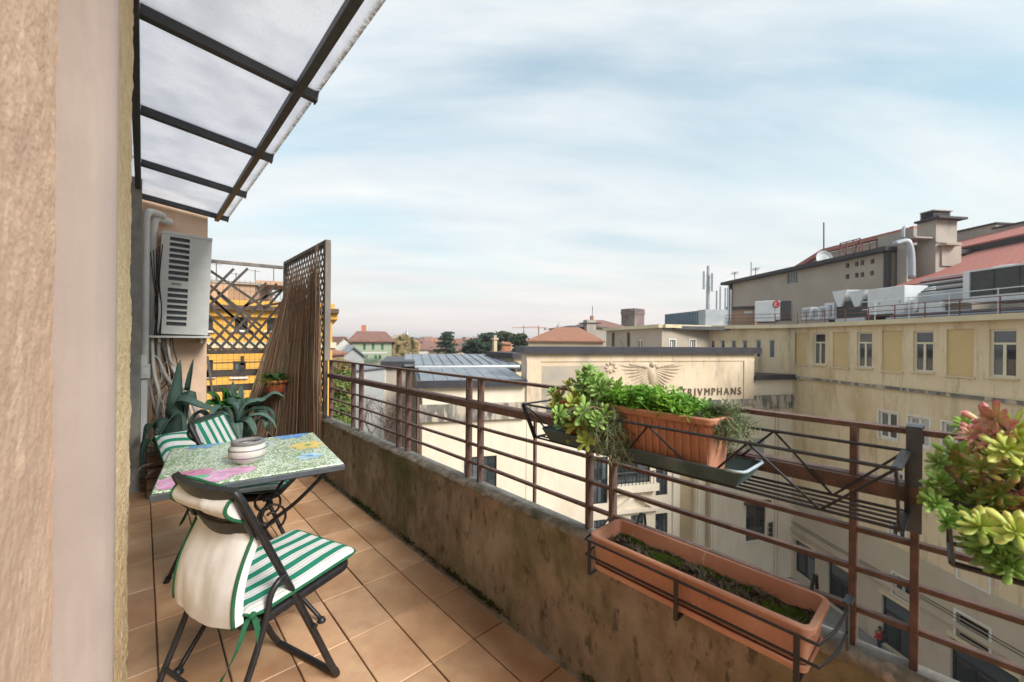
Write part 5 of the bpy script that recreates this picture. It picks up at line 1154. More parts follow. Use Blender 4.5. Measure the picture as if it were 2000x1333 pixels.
# lamp bracket and conduit on the wing
s_, z_ = T.sz(1507, 1030); mb = MB()
mb.tube([T.P(s_, z_-.8, .05), T.P(s_, z_+.5, .05)], .05, 6)
for k in range(3): mb.tube([T.P(s_, z_-.6+.45*k, .05), T.P(s_-.35, z_-.6+.45*k, .25)], .05, 6); T.box(mb, s_-.5, s_-.25, z_-.7+.45*k, z_-.4+.45*k, .18, .36)
mb.build('lamp_bracket', B['iron'], th)
for x in (1512, 1518): s_ = T.sz(x, 1000)[0]; MB().tube([T.P(s_, ZG, .04), T.P(s_, zwr-3, .04)], .025, 6).build('conduit', B['stone_tan'], th)
# rear stage house with zinc roof, left of the wing
T2 = Wall(G(747, 36.5), G(1005, 39.5)); L2 = T2.len
bk = thing('rear_stagehouse', 'lower stone block with grey standing seam zinc roof behind the theatre wing', 'building', T2.P(5, ZG, -4))
zc2 = T2.sz(775, 706)[1]; sA = T2.sz(810, 720)[0]
mb = MB(); T2.box(mb, 0, L2, ZG, zc2-.3, -12, 0); mb.build('wall', B['stone_grey'], bk)
T2.box(MB(), -.15, sA, zc2-.6, zc2, -12, .3).build('coping', B['coping'], bk)
T2.box(MB(), 0, .35, ZG, zc2-.61, .002, .09).build('corner_quoin', B['stone'], bk)
n = 13; z0_ = T2.sz(900, 716)[1]+.2; z1_ = T2.sz(900, 692, -9)[1]
for k in range(n):
    a, b = sA*.35+(L2+.3-sA*.35)*k/n, sA*.35+(L2+.3-sA*.35)*(k+1)/n
    if k == 0: a = sA+.05
    if b <= a: continue
    MB().hexa([T2.P(a+.03, z0_-.12, .75), T2.P(b-.03, z0_-.12, .75), T2.P(b-.03, z1_-.1, -9), T2.P(a+.03, z1_-.1, -9), T2.P(a+.03, z0_, .75), T2.P(b-.03, z0_, .75), T2.P(b-.03, z1_, -9), T2.P(a+.03, z1_, -9)]).build('roof_sheet', B['zinc'], bk)
    MB().bar(T2.P(b, z0_+.03, .75), T2.P(b, z1_+.03, -9), .05, .12).build('roof_seam', B['zinc'], bk)
MB().tube([T2.P(sA, z0_-.2, .85), T2.P(L2+.3, z0_-.2, .85)], .16, 8).build('gutter', B['galv'], bk)
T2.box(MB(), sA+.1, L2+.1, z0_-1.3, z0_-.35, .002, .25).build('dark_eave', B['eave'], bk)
sh_ = thing('stair_penthouse', 'small pale rooftop hut with dark window beside the theatre attic', 'building', G(1018, 41)+(ZG,))
W3 = Wall(G(1003, 40.5), G(1040, 41.5)); zt3 = W3.sz(1010, 700)[1]; h3 = rect(W3, 1008, 1021, 712, 727)
mb = W3.holed(MB(), 0, W3.len, ZG, zt3, [h3], .3); W3.box(mb, 0, W3.len, ZG, zt3, -6, -.32); mb.build('wall', B['cream'], sh_); W3.box(MB(), -.3, W3.len+.3, zt3, zt3+.5, -6.2, .4).build('roof', B['eave'], sh_); win(sh_, W3, *h3, cols=1, fm='frame_brown', sill=False)

# ------------------------------------------------------------------ long ochre office building on the right
R1 = Wall(G(1545, 36.3), G(2000, 20.9)); RL = R1.len+13
R2w = Wall(G(1385, 40.3), G(1545, 36.3)); R3w = Wall(G(1293, 38.), G(1385, 40.3)); R4w = Wall(G(1184, 51), G(1293, 38.))
of = thing('office_building', 'long ochre office building with tall windows, blind panels and pale cornice', 'building', R1.P(10, ZG, -6))
ZC = 1.243+1.66
tall = [rect(R1, a, b, c, d) for a, b, c, d in ((1590, 1610, 650, 712), (1672, 1700, 649, 718), (1782, 1824, 647, 727), (1929, 1990, 644, 739))]
zt0 = sum(h[2] for h in tall)/4; zt1 = sum(h[3] for h in tall)/4; tw_ = sum(h[1]-h[0] for h in tall)/4
cs = [(h[0]+h[1])/2 for h in tall]; stp = (cs[3]-cs[0])/3
tall = [(cs[0]+stp*k-tw_/2, cs[0]+stp*k+tw_/2, zt0, zt1) for k in range(5)]
blind = [(cs[0]+stp*(k-.5)-tw_*.58, cs[0]+stp*(k-.5)+tw_*.58, zt0-.1, zt1+.05) for k in range(6)]; blind = [b for b in blind if b[0] > .3]
small = [rect(R1, *q) for q in ((1716, 1753, 806, 852), (1776, 1819, 815, 872), (1841, 1888, 828, 895))]
sw = sum(h[1]-h[0] for h in small)/3; sc0 = (small[0][0]+small[0][1])/2; ss = ((small[2][0]+small[2][1])/2-sc0)/2; sz0 = sum(h[2] for h in small)/3; sz1 = sum(h[3] for h in small)/3
small = [(sc0+ss*k-sw/2, sc0+ss*k+sw/2, sz0, sz1) for k in range(6)]
lowr = []
for (x0, x1, y0, y1) in ((1738, 1764, 922, 958), (1737, 1768, 1022, 1052), (1872, 1932, 1085, 1142), (1744, 1780, 1128, 1170), (1868, 1933, 1212, 1265)): lowr.append(rect(R1, x0, x1, y0, y1))
shops = [rect(R1, *q) for q in ((1553, 1592, 1083, 1140), (1617, 1660, 1110, 1178), (1722, 1786, 1182, 1275), (1856, 1990, 1290, 1440))]
shops = [(a, b, ZG+.3 if k else c, ZG+3.6) for k, (a, b, c, e) in enumerate(shops)]
shops[0] = (shops[0][0], shops[0][1], ZG+.9, ZG+3.7)
zled = R1.sz(1780, 762)[1]; zgrey = R1.sz(1700, 1045)[1]
mb = R1.holed(MB(), -.3, RL, zgrey, ZC-.3, tall+blind+small+[lowr[0], lowr[1]], .26); mb.build('upper_wall', B['ochre'], of)
lw2 = [h for h in lowr[2:]]
mb = R1.holed(MB(), -.3, RL, ZG, zgrey, lw2+shops, .26, d=.015); mb.build('lower_wall', B['ochre_low'], of)
mb = MB(); R1.box(mb, -.3, RL, ZG, ZC-.4, -24, -.30); mb.build('building_core', B['dark_in'], of)
mb = R2w.holed(MB(), -.1, R2w.len+.25, ZG, ZC-.3, [], .26)
h2 = [rect(R2w, *q) for q in ((1476, 1487, 664, 699), (1502, 1514, 664, 700))]+[rect(R2w, *q) for q in ((1388, 1396, 665, 690), (1408, 1416, 665, 690), (1428, 1438, 665, 690), (1450, 1460, 665, 690))]
mb = R2w.holed(MB(), -.1, R2w.len+.25, ZG, ZC-.3, h2, .26); mb.build('rear_wing_wall', B['ochre'], of)
for h in h2: win(of, R2w, *h, cols=1, fm='frame_white', fw=.12, sill=False)
h3_ = [rect(R3w, *q) for q in ((1308, 1319, 664, 690), (1347, 1358, 664, 690))]
R3w.holed(MB(), -.02, R3w.len+.1, ZG, ZC-.3, h3_, .26).build('rear_wing_wall', B['hall'], of)
for h in h3_: win(of, R3w, *h, cols=2, fm='frame_white', fw=.12, sill=False, surround=.1)
h4_ = [rect(R4w, *q) for q in ((1211, 1219, 664, 690), (1243, 1254, 664, 690))]
R4w.holed(MB(), 0, R4w.len-.02, ZG, ZC-.3, h4_, .26).build('rear_wing_wall', B['hall'], of)
for h in h4_: win(of, R4w, *h, cols=2, fm='frame_white', fw=.12, sill=False)
for x in (1199, 1229): s_ = R4w.sz(x, 660)[0]; R4w.box(MB(), s_-.12, s_+.12, -8, R4w.sz(x, 650)[1], .002, .22).build('drain_pipe', B['frame_brown'], of)
for W, a, b, d1 in ((R1, .05, RL, .45), (R2w, -.3, R2w.len+.25, .452), (R3w, .0, R3w.len-.1, .455), (R4w, -.2, R4w.len+.2, .458)):
    W.box(MB(), a, b, ZC-.32, ZC, -1.2, d1).build('cornice', B['cornice'], of)
# roof slab
for W, a, b, dp in ((R1, -2, RL, 30), (R2w, -2, R2w.len, 24), (R4w, 0, R4w.len, 16)): W.box(MB(), a, b, ZC-.45, ZC-.12-.01*dp/30, -dp, -1.25).build('roof_deck', B['roofing'], of)
for h in tall: win(of, R1, *h, cols=2, transom=.70, fm='frame', fw=.11)
for h in blind:
    R1.box(MB(), h[0], h[1], h[2], h[3], -.20, -.09).build('blind_panel', B['ochre_panel'], of); R1.box(MB(), h[0]-.1, h[1]+.1, h[2]-.09, h[2]-.003, -.02, .10).build('panel_sill', B['cornice'], of)
for k, h in enumerate(small): win(of, R1, *h, cols=2, fm='frame_white', gm='glass_curtain' if k % 2 else 'glass', fw=.13, sill=False, surround=.09)
for h in lowr[:4]: win(of, R1, *h, cols=2, fm='frame_white', gm='glass', fw=.13, sill=False, surround=.11)
h = lowr[4]; wv = R1.box(R1.box(R1.box(R1.box(MB(), h[0]-.12, h[0], h[2]-.12, h[3]+.12, .017, .06), h[1], h[1]+.12, h[2]-.12, h[3]+.12, .017, .06), h[0], h[1], h[3], h[3]+.12, .017, .06), h[0], h[1], h[2]-.12, h[2], .017, .06).build('vent_opening', B['frame_white'], of)
for k in range(6): z = h[2]+(h[3]-h[2])*(k+.5)/6; R1.box(MB(), h[0], h[1], z-.05, z+.03, -.2, -.14).build('vent_slat', B['ochre_low'], wv)
for h in shops:
    w = win(of, R1, *h, cols=2 if h[1]-h[0] < 3 else 3, rows=1, transom=.68, fm='iron', gm='glass', fw=.12, sill=False, name='shopfront', d=-.16)
    R1.box(MB(), h[0]-.12, h[1]+.12, h[3], h[3]+.22, .0155, .12).build('lintel', B['cornice'], w)
R1.box(MB(), -.3, RL, zled-.12, zled+.10, -.02, .16).build('ledge', B['stain'], of)
R1.box(MB(), -.2, RL, zled+.101, zled+.15, -.02, .20).build('ledge_cap', B['cornice'], of)
R1.box(MB(), -.3, RL, ZG+4.35, ZG+4.6, .0155, .22).build('shop_ledge', B['ochre_low'], of)
for k, dz in enumerate((0, .18)): MB().tube([R1.P(-.2, ZG+4.85+dz, .06), R1.P(RL*.5, ZG+4.82+dz, .07), R1.P(RL, ZG+4.9+dz, .06)], .022, 5).build('facade_cable', B['iron'], of)
R1.box(MB(), .02, .5, ZG, ZC-.33, .016, .07).build('corner_strip', B['cornice'], of)
# pavement and street
MB().hexa([R1.P(-14, ZG-.05, 3.2), R1.P(RL, ZG-.05, 3.2), R1.P(RL, ZG-.05, .0), R1.P(-14, ZG-.05, .0), R1.P(-14, ZG+.1, 3.2), R1.P(RL, ZG+.1, 3.2), R1.P(RL, ZG+.1, .0), R1.P(-14, ZG+.1, .0)]).build('pavement', M['paving'])['kind'] = 'structure'
kb = MB()
for k in range(18): R1.box(kb, k*2.0+.006, k*2.0+1.994, ZG-.05, ZG+.112, 3.21, 3.45)
kbo = kb.build('kerb', B['stone_pale']); kbo['kind'] = 'structure'
MB().add([R1.P(-14, ZG-.03, 16), R1.P(RL, ZG-.03, 16), R1.P(RL, ZG-.03, 3.4), R1.P(-14, ZG-.03, 3.4)], [(3, 2, 1, 0)]).build('street', M['asphalt'])['kind'] = 'structure'

# ------------------------------------------------------------------ plant on the office roof
def rbox(W, mb, x0, x1, y0, y1, d, dep):   # a block whose face is seen between these columns at distance d behind the facade
    a, b = sorted((W.sz(x0, (y0+y1)/2, d)[0], W.sz(x1, (y0+y1)/2, d)[0])); xm = (x0+x1)/2; z0_, z1_ = W.sz(xm, y1, d)[1], W.sz(xm, y0, d)[1]
    W.box(mb, a, b, max(ZC-.14, z0_), z1_, d-dep, d); return a, b, max(ZC-.14, z0_), z1_
rr1 = thing('roof_railing', 'thin red brown pipe railing along the office roof edge', 'railing', R1.P(5, ZC, -1))
for k in range(15):
    s_ = .5+1.9*k
    if s_ > RL: break
    MB().tube([R1.P(s_, ZC-.15, -1.0), R1.P(s_, ZC+1.05, -1.0)], .035, 6).build('post', B['rail_red'], rr1)
for z in (.35, .7, 1.05): MB().tube([R1.P(-.2, ZC+z, -1.0), R1.P(RL, ZC+z, -1.0)], .024, 6).build('pipe_rail', B['rail_red'], rr1)
for k in range(5): s_ = .3+1.7*k; MB().tube([R2w.P(s_, ZC-.15, -1.0), R2w.P(s_, ZC+1.05, -1.0)], .035, 6).build('post', B['rail_red'], rr1)
for z in (.35, .7, 1.05): MB().tube([R2w.P(-.2, ZC+z, -1.0), R2w.P(R2w.len, ZC+z, -1.0)], .024, 6).build('pipe_rail', B['rail_red'], rr1)
c1 = thing('rooftop_chiller', 'white rooftop chiller with red round logo and dark louvred side', 'chiller', R2w.P(4, ZC, -5), 'rooftop chillers')
mb = MB(); a, b, z0_, z1_ = rbox(R2w, mb, 1474, 1513, 588, 629, -3.2, 3.0); mb.build('cabinet', B['white_unit'], c1, bevel=.05)
mb = MB(); q1 = rbox(R2w, mb, 1513.5, 1524, 588, 625, -3.2, 3.0); mb.build('control_cabinet', B['white_unit'], c1, bevel=.04)
mb = MB(); q2 = rbox(R2w, mb, 1524.5, 1545, 588, 624, -3.2, 3.0); mb.build('louvre_bank', B['louvre'], c1); R1.box(MB(), 0, 4.2, ZC+.1, ZC+1.95, -6.5, -3.6).build('louvre_bank', B['louvre'], c1)
s_, z_ = R2w.sz(1516, 595, -3.2)
dk = MB().add([R2w.P(s_+.30*math.cos(t*.3927), z_+.36*math.sin(t*.3927), -3.18) for t in range(16)], [tuple(range(16))]).build('logo_disc', B['red_sign'], c1)
MB().tube([R2w.P(s_+.13*math.cos(t*.5), z_+.16*math.sin(t*.5), -3.165) for t in range(2, 12)], .035, 6).build('logo_swirl', B['frame_white'], dk)
for k in range(5): MB().lathe([(.38, 0), (.40, .12), (.34, .14), (0, .10)], 14, R1.P(.5+.85*k, ZC+1.95, -5)).build('fan_cowl', B['galv'], c1)
c2 = thing('rooftop_air_handler', 'white rooftop air handler with two V shaped coil housings', 'air handler', R1.P(7, ZC, -5))
mb = MB(); a, b, z0_, z1_ = rbox(R1, mb, 1694, 1766, 562, 614, -3.4, 2.6); mb.build('cabinet', B['white_unit'], c2, bevel=.05)
for xa, xb in ((1625, 1654), (1657, 1690)):
    s0_, s1_ = R1.sz(xa, 580, -3.4)[0], R1.sz(xb, 580, -3.4)[0]; zt = R1.sz(xb, 566, -3.4)[1]; zb_ = R1.sz(xb, 598, -3.4)[1]; w_ = (s1_-s0_)
    MB().prism([R1.P(s0_, zt, -3.4), R1.P(s1_, zt, -3.4), R1.P(s1_-w_*.36, zb_, -3.4), R1.P(s0_+w_*.36, zb_, -3.4)], R1.n*-2.4).build('coil_housing', B['white_unit'], c2)
sA1, sA2 = R1.sz(1632, 605, -3.5)[0], R1.sz(1690, 605, -3.5)[0]
R1.box(MB(), sA1, sA2, ZC-.13, ZC+.55, -5.8, -3.45).build('base_unit', B['white_unit'], c2); R1.box(MB(), sA1+.3, sA2, ZC+.56, zt-.1, -5.8, -4.6).build('dark_core', B['louvre'], c2)
for k in range(5): s_ = a+(b-a)*(.15+.18*k); R1.box(MB(), s_, s_+.1, z0_+.5+.3*(k % 3), z0_+.62+.3*(k % 3), -3.40, -3.36).build('panel_latch', B['galv'], c2)
for k, (x0, x1, y0) in enumerate(((1566, 1583, 601), (1584, 1600, 602), (1600, 1616, 598), (1610, 1628, 592))):
    w_ = thing('condenser_box', 'one of the small white condenser boxes between the roof chillers', 'condenser', R1.P(1, ZC, -3), 'small white condensers')
    mb = MB(); a, b, z0_, z1_ = rbox(R1, mb, x0, x1, y0, 625, -2.4-.3*k, .8); mb.build('cabinet', B['white_unit'], w_, bevel=.03); R1.box(MB(), a+.15, b-.15, z0_+.25, z1_-.2, -2.4-.3*k+.001, -2.4-.3*k+.02).build('grille', B['galv'], w_)
c3 = thing('rooftop_chiller', 'large dark louvred rooftop chiller with white frame under red roof', 'chiller', R1.P(18, ZC, -4), 'rooftop chillers')
sB = R1.sz(1882, 560, -2.6)[0]; zB1 = R1.sz(1882, 534, -2.6)[1]; zB0 = R1.sz(1882, 592, -2.6)[1]
for k in range(8):
    a = sB+.35+1.15*k; R1.box(MB(), a+.02, a+1.13, zB0+.35, zB1, -5, -2.62).build('coil_panel', B['louvre'], c3)
R1.box(MB(), sB, sB+.33, zB0, zB1+.1, -5.1, -2.55).build('end_post', B['white_unit'], c3); R1.box(MB(), sB+.332, sB+10, zB0-.05, zB0+.34, -5.1, -2.55).build('base_rail', B['white_unit'], c3)
for k in range(4): MB().lathe([(.95, 0), (.98, .16), (.88, .20), (0, .14)], 18, R1.P(sB+1.6+2.2*k, zB1, -3.8)).build('fan_cowl', B['white_unit'], c3)
R1.box(MB(), sB+.33, sB+10, zB1+.001, zB1+.1, -5.1, -2.55).build('top_frame', B['white_unit'], c3)
dc = thing('roof_duct', 'galvanised duct and pipes between air handler and dark chiller', 'duct', R1.P(11, ZC, -4))
sd0, sd1 = R1.sz(1792, 580, -4)[0], R1.sz(1880, 580, -4)[0]
zc_ = R1.sz(1840, 578, -4)[1]
R1.box(MB(), sd0, sd1, zc_-.35, zc_+.35, -4.6, -4).build('duct_run', B['galv'], dc, bevel=.05); R1.box(MB(), sd0-.02, sd0+.85, ZC-.13, zc_-.36, -4.6, -4).build('duct_drop', B['galv'], dc, bevel=.05)
for k in range(6): MB().tube([R1.P(sd0-1.5, zc_+.5+.22*k, -4.8-.3*k), R1.P(sd1+.3, zc_+.55+.22*k, -4.8-.3*k)], .06, 6).build('pipe', B['galv' if k % 2 else 'iron'], dc)
for k in range(4): MB().tube([R1.P(sd0-1+.4, ZC+.05+.16*k, -1.9-.3*k), R1.P(sd1+6, ZC+.12+.1*k, -1.9-.3*k)], .07, 6).build('pipe', B['galv' if k % 2 else 'roofing'], dc)
R1.box(MB(), (sd0+sd1)/2-.6, (sd0+sd1)/2+.7, zc_-1.4, zc_-.4, -3.6, -3.2).build('control_box', B['white_unit'], dc)
R1.box(MB(), (sd0+sd1)/2-1.6, sd1, ZC-.13, zc_-.5, -6.2, -4.7).build('plant_wall', B['hall'], dc)
ws = thing('white_handrail', 'white safety handrail in front of dark louvred chiller', 'railing', R1.P(14, ZC, -1.6))
for z in (.75, 1.35): MB().tube([R1.P(sd0-2, ZC+z+.2, -1.7), R1.P(RL, ZC+z+.2, -1.7)], .03, 6).build('pipe_rail', B['white_unit'], ws)
for k in range(7): s_ = sd0-1+2.4*k; MB().tube([R1.P(s_, ZC-.14, -1.7), R1.P(s_, ZC+1.6, -1.7)], .03, 6).build('post', B['white_unit'], ws)
# container and antenna mast
ct = thing('roof_container', 'blue grey sheet metal container standing on the far office roof', 'container', R3w.P(2, ZC, -2))
W5 = Wall(G(1298, 47), G(1364, 41.)); z5 = W5.sz(1330, 611)[1]; mb = MB(); W5.box(mb, 0, W5.len, ZC-.13, z5, -2.4, 0); mb.build('shell', B['blue_box'], ct)
for k in range(14): s_ = W5.len*(k+.5)/14; W5.box(MB(), s_-.1, s_+.1, ZC-.1, z5-.15, .002, .06).build('rib', B['blue_box'], ct)
W5.box(MB(), W5.len-.002, W5.len+1.1, ZC-.13, z5+.05, -2.4, .02).build('end_box', B['galv'], ct)
am = thing('antenna_mast', 'tall white phone mast with antenna panels on office roof', 'mast', G(1382, 43)+(ZC,))
p0 = Vector(G(1382, 43)+(ZC-.13,)); zt = at(1382, 520, 43).z
MB().tube([p0, Vector((p0.x, p0.y, zt))], [.22, .14], 10).build('pole', B['galv'], am)
for k in range(3):
    a = 2.1*k+.4; q = Vector((math.cos(a)*.45, math.sin(a)*.45, 0)); z = zt-.3-.25*k
    MB().bar((p0.x+q.x, p0.y+q.y, z-1.9), (p0.x+q.x, p0.y+q.y, z), .26, .16, (1, 0, 0)).build('antenna_panel', B['white_unit'], am, bevel=.03)
    for dz in (-.4, -1.5): MB().tube([(p0.x, p0.y, z+dz), (p0.x+q.x, p0.y+q.y, z+dz)], .04, 5).build('panel_arm', B['galv'], am)
for k, (x, y0) in enumerate(((1399, 568), (1406, 560), (1416, 563), (1421, 562), (1426, 566))):
    p = Vector(G(x, 44)+(ZC-.13,)); o = MB().tube([p, Vector((p.x, p.y, at(x, y0, 44).z))], .09, 8).build('mast_cabinet_pole', B['galv'], am)
MB().bx(0, 0, 0, 0, 0, 0)
mb = MB(); W6 = Wall(G(1400, 45), G(1474, 43)); z6 = W6.sz(1440, 604)[1]; hut = thing('roof_hut', 'low pinkish brick hut with flat dark roof behind the roof railing', 'hut', W6.P(2, ZC, -2))
W6.box(MB(), 1.2, W6.len, ZC-.13, z6, -3, 0).build('wall', B['pinkish'], hut); W6.box(MB(), .9, W6.len+.3, z6, z6+.25, -3.2, .3).build('roof', B['eave'], hut)
W6.box(MB(), 2.6, 3.4, z6-.5, z6-.25, .002, .05).build('lamp', B['frame_white'], hut)
# ------------------------------------------------------------------ fly tower hall behind
H = Wall(G(1425, 61), G(1735, 38.4)); HL = H.len
ha = thing('stage_hall', 'big beige windowless hall with dark sloping eave behind the rooftop plant', 'hall', H.P(12, ZC, -6))
zh = H.sz(1580, 524)[1]
hh = [rect(H, x-3.6, x+3.6, y-4.6, y+4.6) for x, y in ((1655, 519), (1673, 516), (1684, 514), (1704, 511), (1655, 541), (1673, 538), (1684, 537), (1703, 534))]; hw_ = rect(H, 1537, 1558, 532, 554)
mb = H.holed(MB(), 0, HL, ZC-.14, zh, hh+[hw_], .4); H.box(mb, 0, HL, ZC-.14, zh-.02, -14, -.42); mb.build('wall', B['hall'], ha)
for h in hh: H.box(MB(), h[0], h[1], h[2], h[3], -.40, -.30).build('vent_opening', B['dark_in'], ha)
win(ha, H, *hw_, cols=4, fm='grey_wall' if 'grey_wall' in B else 'iron', fw=.1, sill=False)
H.box(MB(), -1.2, HL+.3, zh, zh+.42, -14.5, .75).build('eave', B['eave'], ha)
H.box(MB(), HL-.25, HL+.15, ZC-.14, zh, .002, .3).build('drain_pipe', B['eave'], ha); H.box(MB(), .05, .5, ZC-.14, zh, .002, .3).build('drain_pipe', B['eave'], ha)
H2 = Wall(H.P(0, 0, -9)[:2], H.P(HL, 0, -9)[:2]); gA = H2.sz(1500, 545)[0]; gB = H2.sz(1612, 490)[0]; gC = H2.sz(1735, 484)[0]; zg1 = H2.sz(1612, 487)[1]
gab = thing('gabled_hall_roof', 'red edged gable rising above the beige hall', 'roof', H2.P(10, zh, -3))
MB().prism([H2.P(gA, zh, 0), H2.P(gC, zh, 0), H2.P(gC, zg1-.6, 0), H2.P(gB, zg1-.6, 0)], H2.n*-8).build('gable_wall', B['hall'], gab)
MB().bar(H2.P(gA-1, zh+.1, .1), H2.P(gB, zg1-.25, .1), .8, .5).build('verge', B['redroof'], gab); MB().bar(H2.P(gB, zg1-.25, .1), H2.P(gC+3, zg1-.25, .1), .8, .5).build('ridge_trim', B['redroof'], gab)
rk = thing('roof_frame', 'open rusty steel frame standing on the hall eave', 'frame', H.P(17, zh, -2)); s0_, s1_ = H.sz(1641, 480, -2)[0], H.sz(1680, 480, -2)[0]; zr = H.sz(1660, 471, -2)[1]
for k in range(4):
    s_ = s0_+(s1_-s0_)*k/3
    for d in (-2, -4): MB().tube([H.P(s_, zh+.7, d), H.P(s_, zr, d)], .06, 5).build('leg', B['rail_red'], rk)
for d in (-2, -4): MB().tube([H.P(s0_, zr, d), H.P(s1_, zr, d)], .06, 5).build('beam', B['rail_red'], rk)
MB().tube([H.P(s0_, zr, -2), H.P(s0_+(s1_-s0_)/3, zh+.8, -2)], .05, 5).build('brace', B['rail_red'], rk); MB().tube([H.P(s1_, zr, -2), H.P(s1_-(s1_-s0_)/3, zh+.8, -2)], .05, 5).build('brace', B['rail_red'], rk)
def pole(x, yb, yt, z, lab, r_=.05, yagi=True):
    t_ = thing('tv_aerial', lab, 'aerial', at(x, yb, z)); MB().tube([at(x, yb, z), at(x, yt, z)], r_, 5).build('mast_pole', B['iron'], t_)
    if yagi:
        q = at(x, yt+2, z); MB().tube([q-Vector((1.1, .5, 0)), q+Vector((1.1, .5, 0))], .03, 4).build('boom', B['iron'], t_)
        for k in range(5): c_ = q+Vector((1.0, .45, 0))*(k/2-1); MB().tube([c_-Vector((-.2, .4, 0)), c_+Vector((-.2, .4, 0))], .02, 4).build('element', B['iron'], t_)
pole(1609, 492, 435, 48, 'tall thin lightning rod on the red edged gable', .07, False); pole(1467, 545, 512, 58, 'plain whip aerial rising over the hall eave', .05, False); pole(1435, 552, 532, 60, 'small branched aerial over the hall corner'); pole(1476, 543, 524, 58, 'branched aerial beside the plain whip on hall eave')
ds = thing('satellite_dish', 'white satellite dish at the foot of gable', 'dish', at(1607, 512, 47)); q = at(1607, 508, 46.5); MB().lathe([(0, 0), (.7, .12), (1.0, .3), (.98, .33), (.68, .15), (0, .03)], 18, (0, 0, 0)).build('bowl', B['white_unit'], ds, local=True); ds.rotation_euler = (R(80), 0, -YAW); ds.location = q
# buttresses, chimney, penthouses (each set on the hall side wall)
ck = thing('concrete_stack', 'stepped concrete ventilation block beside the chimney', 'ventilation block', H.P(HL+2, ZC, -1))
def cblk(x0, x1, y0, y1, d, dep, m_, name, par_):
    mb = MB(); a, b = sorted((H.sz(x0, (y0+y1)/2, d)[0], H.sz(x1, (y0+y1)/2, d)[0])); xm = (x0+x1)/2
    H.box(mb, a, b, H.sz(xm, y1, d)[1], H.sz(xm, y0, d)[1], d-dep, d); return mb.build(name, B[m_], par_)
cblk(1736, 1768, 482, 575, -1, 3, 'concrete', 'lower_block', ck); cblk(1714, 1784, 455, 486, -4, 4, 'concrete', 'upper_block', ck); cblk(1752, 1771, 472, 575, -.4, .6, 'concrete', 'rib', ck); cblk(1750, 1788, 466, 469, -.2, 2, 'concrete', 'ledge', ck)
vp = thing('vent_pipe', 'pale bent ventilation pipe on the concrete block', 'pipe', H.P(HL+2, ZC+2, .6))
MB().tube(spline([at(1747, 477, 36.2), at(1768, 472, 36.), at(1775, 477, 35.9), at(1780, 500, 35.9), at(1781, 545, 35.9)], 6), .26, 10).build('pipe_body', B['galv'], vp, smooth=True)
gn = thing('gooseneck_vent', 'small curved gooseneck vent on top of concrete block', 'vent', at(1765, 462, 37)); MB().tube(spline([at(1764, 466, 37), at(1764, 450, 37), at(1768, 444, 37), at(1772, 447, 37)], 5), .14, 8).build('neck', B['galv'], gn, smooth=True)
ch = thing('chimney', 'square concrete chimney with slatted cap above the red roof', 'chimney', H.P(HL+5, ZC, -2))
cblk(1789, 1827, 477, 580, -2, 2.6, 'concrete', 'lower_shaft', ch); cblk(1791, 1828, 432, 476, -2.1, 2.2, 'concrete', 'upper_shaft', ch); cblk(1785, 1834, 427.5, 431.5, -1.7, 3, 'eave', 'slab', ch); cblk(1788, 1829, 475.5, 478, -1.95, 2.6, 'concrete', 'ledge', ch)
for k in range(4): cblk(1797, 1823, 416+3*k, 418+3*k, -2.2, 1.8, 'eave', 'cap_slat', ch)
cblk(1796, 1824, 413, 415, -2.1, 2.0, 'concrete', 'cap_top', ch); cblk(1800, 1802, 415, 428, -2.3, 1.5, 'concrete', 'cap_leg', ch); cblk(1818, 1820, 415, 428, -2.3, 1.5, 'concrete', 'cap_leg', ch)
cblk(1829, 1849, 477, 480, -2.2, 1.6, 'concrete', 'side_ledge', ch); cblk(1831, 1840, 482, 520, -2.5, 2, 'concrete', 'side_block', ch)
pn = thing('rooftop_penthouse', 'long grey concrete penthouse above the red roof', 'penthouse', H.P(HL+6, ZC+5, -12))
cblk(1838, 1945, 448, 520, -14, 8, 'concrete', 'wall', pn); cblk(1837, 1946, 446, 448.5, -13.8, 8.4, 'eave', 'coping', pn); cblk(1937, 2080, 432, 500, -13.5, 8, 'concrete', 'tall_wall', pn); cblk(1936, 2082, 430, 432.5, -13.3, 8.4, 'eave', 'coping', pn)
# red roof
def hz_(px, py, h): k = ray(px, py); return CAM+k*((h-CAM.z)/k.z)
E1, E2 = hz_(1746, 561, 6.45), hz_(2000, 521, 6.45); Rg1, Rg2 = hz_(1843, 504, 10.2), hz_(2000, 475, 10.2)
E3 = E2+(E2-E1)*.9; Rg3 = Rg2+(E3-E2)
red = thing('red_roof', 'sloping faded red metal roof rising behind the dark chiller', 'roof', (E1+E2)/2)
def panelq(a, b, c, d, th_): return MB().hexa([a-Vector((0, 0, th_)), b-Vector((0, 0, th_)), c-Vector((0, 0, th_)), d-Vector((0, 0, th_)), a, b, c, d])
NP = 26
for k in range(NP):
    t0, t1 = k/NP, (k+.965)/NP; panelq(E1.lerp(E3, t0), E1.lerp(E3, t1), Rg1.lerp(Rg3, t1), Rg1.lerp(Rg3, t0), .12).build('roof_panel', B['redroof'], red)
panelq(E1, E3, Rg3, Rg1, .1).build('roof_deck', B['redroof'], red).location.z -= .14
up_ = (Rg1-E1)*.55; A_, C_ = Rg1+Vector((0, 0, .75))-up_*.02, Rg3+Vector((0, 0, .75))-up_*.02
panelq(A_, C_, C_+up_*1.2, A_+up_*1.2, .15).build('upper_roof', B['redroof'], red); panelq(A_+Vector((0, 0, -.16)), C_+Vector((0, 0, -.16)), C_+up_*.1+Vector((0, 0, -.16)), A_+up_*.1+Vector((0, 0, -.16)), .55).build('shadow_gap', B['eave'], red)
